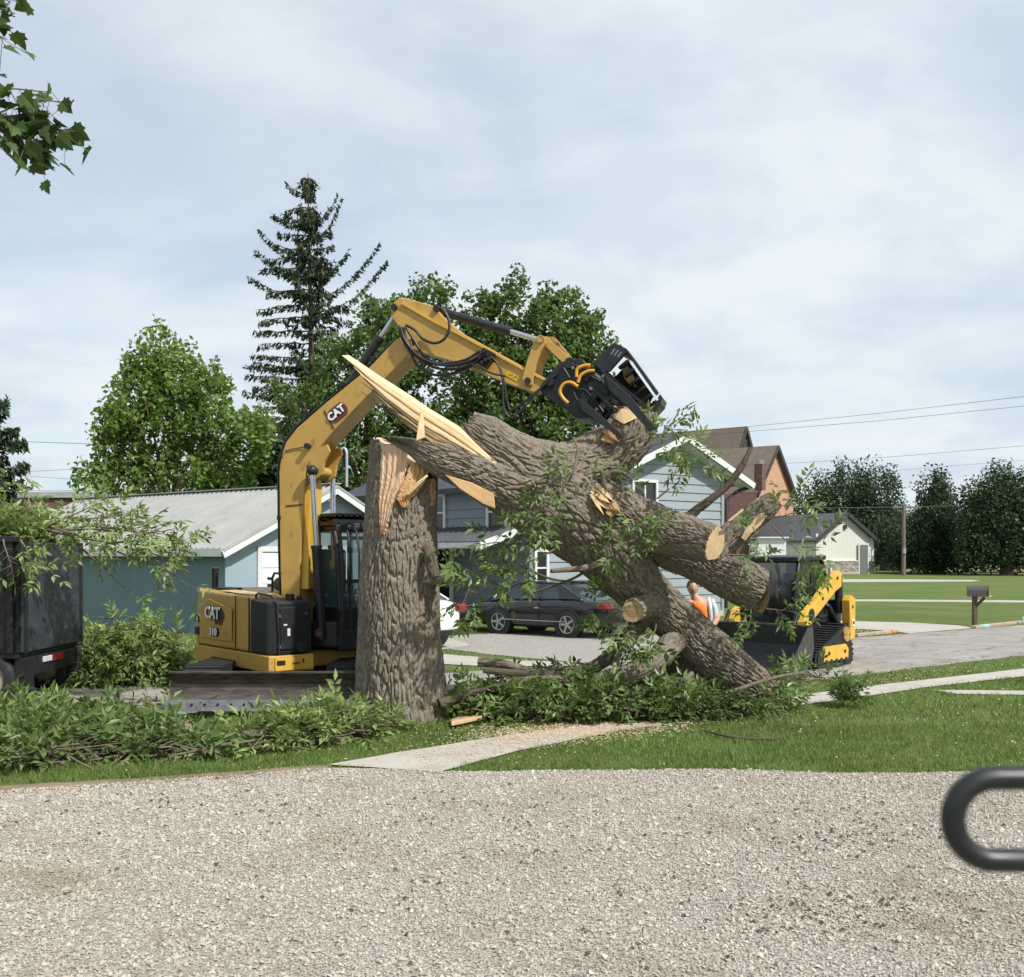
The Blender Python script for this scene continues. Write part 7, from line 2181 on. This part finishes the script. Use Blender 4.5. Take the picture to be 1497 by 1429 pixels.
spruce('spruce_tree', 'tall sparse dark spruce towering behind the excavator boom', Vector((P(462, 0, 62).x, 62, 0)), 450, 254, 62, rows, 'spruce', 'trees behind the houses', 1.0)
tree('broadleaf_tree', 'round-topped green tree between the spruce and the boom', Vector((P(520, 0, 54).x, 54, 0)),
     [(630, 440, 54, 36, 40), (560, 480, 54, 48, 48), (590, 520, 54, 55, 60), (520, 540, 54, 60, 60), (455, 590, 53, 55, 60), (440, 650, 53, 45, 50), (530, 620, 54, 80, 60), (610, 590, 54, 60, 60), (520, 690, 53, 90, 40), (620, 670, 54, 70, 40)],
     'tree_mid', 620, 38, 0.15, 0.62, 'trees behind the houses', 0.35, 0.0, 18, 0.4)
tree('broadleaf_tree', 'wide dense green tree behind the grapple and stick', Vector((P(770, 0, 52).x, 52, 0)),
     [(710, 470, 52, 48, 48), (770, 450, 52, 52, 45), (830, 470, 52, 50, 45), (860, 520, 52, 38, 48), (800, 530, 52, 80, 60), (710, 540, 52, 62, 60), (760, 600, 52, 85, 50), (850, 590, 52, 48, 50), (690, 620, 52, 60, 50), (800, 650, 52, 100, 40)],
     'tree_mid', 720, 38, 0.15, 0.62, 'trees behind the houses', 0.4, 0.0, 20, 0.4)
tree('evergreen_shrub', 'dark evergreen thicket in the gap left of the boom', Vector((P(385, 0, 50).x, 50, 0)),
     [(385, 690, 50, 40, 34), (350, 705, 50, 50, 22), (425, 670, 50, 34, 50), (470, 690, 50, 50, 40)], 'spruce', 260, 34, 0.15, 0.6, 'trees behind the houses', 0.2, 0.0, 6, 0.2)
rows = []
y = 590
while y < 770:
    rows.append((y, 80, random.uniform(38, 82) * (0.75 + (y - 590) / 400), random.uniform(0, 14))); y += random.uniform(16, 26)
spruce('spruce_tree', 'dark spruce cut by the frame edge above the trailer load', Vector((P(-28, 0, 40).x, 40, 0)), -28, 520, 40, rows, 'spruce', 'trees behind the houses', 1.5)
far = 'far trees at the edge of the lawn'
YF = 122
tree('far_tree', 'dark bushy far tree behind the metal building, left of the pole', Vector((P(1255, 0, YF).x, YF, 0)),
     [(1200, 740, YF, 42, 42), (1235, 722, YF, 40, 38), (1280, 725, YF, 38, 42), (1250, 770, YF, 70, 45), (1300, 780, YF, 28, 50), (1190, 790, YF, 40, 40), (1290, 820, YF, 45, 22)], 'tree_dark', 620, 44, 0.19, 1.1, far, 0.5, 0.8, 8, 0.35)
YF = 100
tree('far_tree', 'narrow dark far tree right of the utility pole', Vector((P(1372, 0, YF).x, YF, 0)),
     [(1368, 720, YF, 24, 32), (1372, 760, YF, 34, 42), (1350, 795, YF, 26, 32), (1390, 800, YF, 42, 34), (1335, 800, YF, 36, 34), (1340, 812, YF, 40, 20), (1400, 814, YF, 50, 16)], 'tree_dark', 600, 46, 0.16, 0.85, far, 0.4, 0.8, 8, 0.35, 0.9)
tree('far_tree', 'broad dark far tree at the right edge with thick trunk', Vector((P(1470, 0, YF - 6).x, YF - 6, 0)),
     [(1450, 725, YF - 6, 40, 36), (1490, 720, YF - 6, 40, 34), (1430, 765, YF - 6, 38, 40), (1480, 770, YF - 6, 55, 45), (1540, 760, YF - 6, 50, 60), (1450, 806, YF - 6, 60, 24), (1530, 805, YF - 6, 60, 28)], 'tree_dark', 760, 46, 0.16, 0.85, far, 0.5, 0.8, 8, 0.35, 0.9)
tree('far_tree', 'low dark far treeline beyond the lawn behind all others', Vector((P(1420, 0, 150).x, 150, 0)),
     [(x, 800 + random.uniform(-12, 6), 150, 45, 24) for x in range(1150, 1640, 40)], 'tree_dark', 500, 28, 0.32, 1.6, far, 0.4, 0.0, 4, 0.2)
tree('far_tree', 'dark leafy undergrowth filling the gaps between the far right trees', Vector((P(1410, 0, 106).x, 106, 0)),
     [(x, 790 + random.uniform(-22, 10), 106, 34, 36) for x in range(1310, 1560, 30)], 'tree_dark', 560, 40, 0.18, 1.0, far, 0.3, 0.5, 4, 0.2)
# tree belts closing the view between and beyond the houses
tree('far_tree', 'green tree belt glimpsed far behind the church and house roofs', Vector((P(930, 0, 170).x, 170, 0)),
     [(x, 770 + random.uniform(-20, 10), 170, 55, 40) for x in range(620, 1200, 60)], 'tree_dark', 420, 28, 0.4, 2.0, far, 0.4, 0.0, 4, 0.2)
tree('far_tree', 'low green tree belt far left behind the garage', Vector((P(60, 0, 95).x, 95, 0)),
     [(x, 775 + random.uniform(-10, 10), 95, 60, 34) for x in range(-300, 420, 60)], 'tree_dark', 420, 28, 0.28, 1.4, far, 0.4, 0.0, 4, 0.2)

# ------------------------------------------------------------------ maple overhanging the camera's left
mp = thing('maple_tree', 'maple bough with lobed leaves hanging in at the top corner', 'tree', Vector((-5.6, 6.4, 0)))
MB().tube([(-5.6, 6.4, -0.1), (-5.62, 6.4, 2.0), (-5.5, 6.3, 4.2), (-5.3, 6.3, 6.5)], [0.32, 0.27, 0.22, 0.12], 14).build('trunk', M['bark_dark'], mp)
LF = [(0, -0.34), (0.12, -0.26), (0.36, -0.30), (0.38, -0.14), (0.60, 0.02), (0.48, 0.12), (0.50, 0.36), (0.30, 0.30), (0.22, 0.50), (0, 0.78)]
LF = LF + [(-x, y) for x, y in LF[-2:0:-1]]
MV, MF = [], []
bt = MB()


def maple_leaf(p, d, nrm, s):
    d = Vector(d).normalized(); nrm = Vector(nrm); nrm = (nrm - d * nrm.dot(d)).normalized(); u = d.cross(nrm)
    k = len(MV)
    MV.append(Vector(p))
    for x, y in LF: MV.append(Vector(p) + u * x * s + d * y * s + nrm * (abs(x) * 0.25 - y * y * 0.12) * s)
    n = len(LF)
    for i in range(n): MF.append((k, k + 1 + i, k + 1 + (i + 1) % n))


def maple_twig(pts, nleaf, s=0.088):
    pts = [Vector(p) for p in pts]
    bt.tube(pts, [0.007 - 0.004 * i / (len(pts) - 1) for i in range(len(pts))], 5)
    for k in range(nleaf):
        t = 0.15 + 0.85 * k / nleaf; i = min(len(pts) - 2, int(t * (len(pts) - 1))); q = pts[i].lerp(pts[i + 1], t * (len(pts) - 1) - i)
        off = Vector((random.gauss(0.02, 0.06), random.gauss(0, 0.09), random.gauss(-0.03, 0.06)))
        e = q + off
        bt.tube([q, e], 0.0016, 4, cap=False)
        maple_leaf(e, Vector((random.gauss(0.5, 0.7), random.gauss(0, 0.6), random.gauss(-0.7, 0.5))), Vector((random.gauss(0, 0.7), random.gauss(-0.5, 0.5), random.gauss(0.7, 0.5))), s * random.uniform(0.75, 1.2))


MY = 5.2
j1 = P(-160, 120, MY)
MB().tube([(-5.35, 6.3, 5.2), (-4.4, 5.8, 4.9), j1], [0.09, 0.05, 0.014], 8).build('limb', M['bark_dark'], mp)
maple_twig([j1, P(-60, 140, MY), P(0, 165, MY), P(45, 145, MY), P(95, 150, MY)], 22)
maple_twig([P(-40, 150, MY), P(10, 175, MY), P(50, 190, MY), P(95, 195, MY)], 22)
maple_twig([P(-60, 150, MY), P(-10, 190, MY), P(30, 200, MY), P(70, 215, MY)], 18)
maple_twig([j1, P(-60, 140, MY), P(20, 130, MY), P(70, 135, MY)], 12)
maple_twig([P(0, 185, MY), P(25, 200, MY), P(40, 225, MY)], 6)
maple_twig([P(-30, 170, MY), P(30, 170, MY), P(70, 175, MY), P(100, 205, MY)], 20)
maple_twig([P(30, 200, MY), P(60, 215, MY), P(85, 235, MY)], 9)
j2 = P(-160, 10, MY + 0.2)
MB().tube([(-5.35, 6.3, 5.6), (-4.4, 5.9, 5.4), j2], [0.08, 0.045, 0.014], 8).build('limb', M['bark_dark'], mp)
maple_twig([j2, P(-60, 0, MY), P(-10, 15, MY), P(22, 25, MY)], 16)
maple_twig([j2, P(-60, 20, MY), P(-20, 45, MY), P(10, 58, MY)], 12)
maple_twig([j2, P(-70, -40, MY), P(-10, -20, MY), P(15, 5, MY)], 12)
# rest of the crown, out of the frame
for _ in range(34):
    a = Vector((random.uniform(-6.6, -4.3), random.uniform(4.6, 8.0), random.uniform(4.6, 7.5)))
    if (a.x / a.y) * FPX + CX > -150: continue
    maple_twig([a, a + Vector((0.2, random.gauss(0, 0.2), -0.1)), a + Vector((0.4, random.gauss(0, 0.3), -0.25))], 12, 0.1)
bt.build('twigs', M['twig'], mp)['kind'] = 'stuff'
me = bpy.data.meshes.new('leaves'); me.from_pydata(MV, [], MF); me.update()
props(link(me, 'leaves', M['maple_leaf'], mp), kind='stuff')

# ================================================================== person
PY = 15.9
pf = Vector((P(1030, 0, PY).x, PY, 0))
per = thing('person', 'worker in orange shirt and dark jeans standing behind the leaning trunk', 'person', pf)


def skin(name, joints, edges, m, parent, sub=2):
    me = bpy.data.meshes.new(name)
    me.from_pydata([tuple(pf + Vector(p)) for p, _ in joints], edges, [])
    o = link(me, name, m, parent)
    sk = o.modifiers.new('skin', 'SKIN'); sk.use_smooth_shade = True
    for i, (_, r) in enumerate(joints):
        me.skin_vertices[0].data[i].radius = r if hasattr(r, '__len__') else (r, r)
    me.skin_vertices[0].data[0].use_root = True
    ss = o.modifiers.new('sub', 'SUBSURF'); ss.levels = sub; ss.render_levels = sub
    return o


hx = P(1006, 0, PY).x - pf.x
# body: pelvis, spine leaning to the camera's left, shoulders, arms, neck
J = [((0.02, 0, 0.92), (0.15, 0.11)), ((-0.02, -0.02, 1.10), (0.145, 0.105)), ((-0.08, -0.04, 1.28), (0.165, 0.115)), ((-0.13, -0.06, 1.42), (0.11, 0.085)), ((-0.18, -0.08, 1.50), 0.055), ((-0.20, -0.09, 1.57), 0.05),
     ((-0.29, -0.10, 1.40), 0.065), ((-0.40, -0.20, 1.18), 0.048), ((-0.30, -0.42, 1.05), 0.037), ((-0.24, -0.48, 1.03), 0.03),
     ((0.07, -0.02, 1.39), 0.068), ((0.20, -0.08, 1.16), 0.052), ((0.06, -0.34, 1.02), 0.042), ((-0.02, -0.42, 1.00), 0.032),
     ((-0.09, -0.02, 0.84), 0.10), ((-0.12, -0.06, 0.48), 0.07), ((-0.12, 0.0, 0.10), 0.045),
     ((0.12, 0.0, 0.84), 0.10), ((0.14, -0.04, 0.48), 0.07), ((0.16, 0.04, 0.10), 0.045)]
E = [(0, 1), (1, 2), (2, 3), (3, 4), (4, 5), (3, 6), (6, 7), (7, 8), (8, 9), (3, 10), (10, 11), (11, 12), (12, 13), (0, 14), (14, 15), (15, 16), (0, 17), (17, 18), (18, 19)]
bodyp = skin('body', J, E, M['skin'], per)
# clothes as thin shells just outside the body
skin('shirt', [(J[0][0][:2] + (0.98,), (0.162, 0.122)), (J[1][0], (0.157, 0.117)), (J[2][0], (0.178, 0.127)), (J[3][0], (0.122, 0.097)), ((-0.25, -0.085, 1.415), 0.082), ((0.03, -0.03, 1.405), 0.085)], [(0, 1), (1, 2), (2, 3), (3, 4), (3, 5)], M['orange_shirt'], per)
skin('trousers', [((0.02, 0, 0.93), (0.162, 0.122)), (J[14][0], 0.112), (J[15][0], 0.084), ((-0.12, 0.0, 0.10), 0.066), (J[17][0], 0.112), (J[18][0], 0.084), ((0.16, 0.04, 0.10), 0.066)], [(0, 1), (1, 2), (2, 3), (0, 4), (4, 5), (5, 6)], M['jeans'], per)
for sx, sy in ((-0.12, 0.0), (0.16, 0.04)):
    skin('boot', [((sx, sy + 0.03, 0.16), 0.062), ((sx, sy, 0.06), 0.062), ((sx - 0.02, sy - 0.12, 0.045), (0.052, 0.045)), ((sx - 0.03, sy - 0.19, 0.04), (0.042, 0.036))], [(0, 1), (1, 2), (2, 3)], M['boots'], per)
# grey bib straps across the back shoulder
MB().tube([pf + Vector(p) for p in ((0.06, -0.125, 1.0), (0.07, -0.16, 1.18), (0.06, -0.15, 1.32), (0.05, -0.07, 1.455), (0.05, 0.06, 1.42), (0.06, 0.10, 1.2))], 0.035, 8).build('strap', M['cloth_grey'], per)
MB().tube([pf + Vector(p) for p in ((0.13, -0.07, 1.0), (0.16, -0.09, 1.18), (0.15, -0.08, 1.30), (0.11, -0.02, 1.44))], 0.045, 8).build('strap', M['cloth_grey'], per)
hc = pf + Vector((-0.21, -0.11, 1.63))
hd = MB()
n_, m2 = 24, 18
for i in range(m2 + 1):
    th = math.pi * i / m2
    for k in range(n_):
        a = 2 * math.pi * k / n_
        x, y, z = math.sin(th) * math.cos(a), math.sin(th) * math.sin(a), math.cos(th)
        X_, Y_, Z_ = x * 0.084, y * 0.104, z * 0.128
        if z < 0: X_ *= 1 - 0.28 * (-z); Y_ *= 1 - 0.12 * (-z)
        if y < -0.55:                                   # the face: nose, brow, chin, eye sockets
            Y_ += -0.022 * math.exp(-((x / 0.16) ** 2 + ((z + 0.12) / 0.2) ** 2)) - 0.010 * math.exp(-((x / 0.35) ** 2 + ((z + 0.75) / 0.18) ** 2))
            for s in (-1, 1): Y_ += 0.010 * math.exp(-(((x - s * 0.38) / 0.18) ** 2 + ((z - 0.08) / 0.12) ** 2))
        hd.v.append(tuple(hc + Vector((X_, Y_, Z_)))); 
for i in range(m2):
    for k in range(n_): hd.f.append((i * n_ + k, (i + 1) * n_ + k, (i + 1) * n_ + (k + 1) % n_, i * n_ + (k + 1) % n_)); hd.s.append(True)
head = hd.build('head', M['skin'], per)
for s in (-1, 1):
    MB().sphere(hc + Vector((s * 0.030, -0.083, 0.010)), 0.011, 8, 6, (1.2, 0.7, 0.7)).build('eye', M['black_decal'], head)
    MB().sphere(hc + Vector((s * 0.076, 0.005, -0.005)), 0.026, 8, 6, (0.35, 0.8, 1.2)).build('ear', M['skin'], head)
MB().tube([hc + Vector((x, -0.088 + abs(x) * 0.25, -0.058)) for x in (-0.025, 0, 0.025)], 0.005, 5).build('mouth', M['red_decal'], head)
hr = MB().sphere(hc + Vector((0, 0.022, 0.038)), 0.11, 18, 12, (0.83, 1.0, 0.98)).build('hair', M['hair'], head)
per.scale = (0.97, 0.97, 0.95)
# hands with fingers closed in front
for (wx, wy, wz, s) in ((-0.23, -0.50, 1.03, 1), (-0.03, -0.44, 1.0, -1)):
    pj = [((wx, wy, wz), (0.034, 0.02)), ((wx - 0.0, wy - 0.07, wz - 0.01), (0.04, 0.018))]
    pe_ = [(0, 1)]
    hand = skin('hand', pj, pe_, M['skin'], per, 1)
    for q in range(4):
        bx_2 = wx + (q - 1.5) * 0.02; L_ = (0.062, 0.072, 0.068, 0.052)[q]
        MB().tube([pf + Vector(p) for p in ((bx_2, wy - 0.085, wz - 0.008), (bx_2, wy - 0.085 - L_ * 0.5, wz - 0.02), (bx_2, wy - 0.085 - L_ * 0.75, wz - 0.045), (bx_2, wy - 0.085 - L_ * 0.7, wz - 0.065))], [0.0095, 0.009, 0.0085, 0.007], 7).build('finger', M['skin'], hand)
    MB().tube([pf + Vector(p) for p in ((wx + s * 0.03, wy - 0.03, wz), (wx + s * 0.052, wy - 0.065, wz - 0.012), (wx + s * 0.046, wy - 0.095, wz - 0.026))], [0.012, 0.010, 0.008], 7).build('thumb', M['skin'], hand)

# ================================================================== black loop handle close to the camera
HY = 0.72
hl = thing('grab_handle', 'blurred black plastic loop handle close to the camera', 'handle', Vector((P(1760, 0, HY).x, HY, 0)))
pts = []
for k in range(17):
    a = math.pi / 2 + math.pi * k / 16
    pts.append(P(1453 + 60 * math.cos(a), 1198 - 60 * math.sin(a), HY))
pts += [P(1500 + k * 60, 1258, HY) for k in range(5)]
for k in range(9):
    a = -math.pi / 2 + math.pi * k / 8
    pts.append(P(1745 + 60 * math.cos(a), 1198 - 60 * math.sin(a), HY))
pts += [P(1740 - k * 60, 1138, HY) for k in range(5)]
MB().tube(pts, 17.5 / FPX * HY, 20, closed=True).build('loop', M['black_plastic'], hl)
MB().tube([P(1800, 1198, HY), P(1850, 1230, HY), P(1860, 1500, HY), Vector((P(1860, 0, HY).x, HY, 0.0))], [0.011, 0.013, 0.016, 0.02], 14).build('stem', M['black_plastic'], hl)

# sawdust thrown from the cut, still in the air
pts = []
for _ in range(300):
    px, py = random.gauss(985, 60), random.gauss(860, 110)
    if random.random() < 0.3: px, py = random.gauss(880, 40), random.gauss(700, 40)
    if 600 < py < 1010: pts.append(P(px, py, random.uniform(11.6, 12.6)))
P0 = np.array([tuple(p) for p in pts])
V, F = leaf_quads(P0, RNG.uniform(0.003, 0.008, len(P0)), None, 0.6)
props(link(np_mesh('flying_sawdust', V, F), 'flying_sawdust', M['chips']), 'pale sawdust flecks flying in front of the felled trunk', 'sawdust', None, 'stuff')
for (px, py, s, lab) in ((969, 722, 0.09, 'dark chip of bark falling in front of the house gable'), (1076, 753, 0.1, 'pale wood splinter flying beside the brick church')):
    c = P(px, py, 12.4)
    o = MB().prism([c + Vector((-s, 0, -s * 0.7)), c + Vector((-s * 0.6, 0, -s * 0.7)), c + Vector((s, 0.02, s * 0.6)), c + Vector((s * 0.8, 0.02, s * 0.75))], Vector((0, 0.02, 0))).build('flying_chip', M['bark_dark'] if px < 1000 else M['cut'], None)
    props(o, lab, 'wood chip')
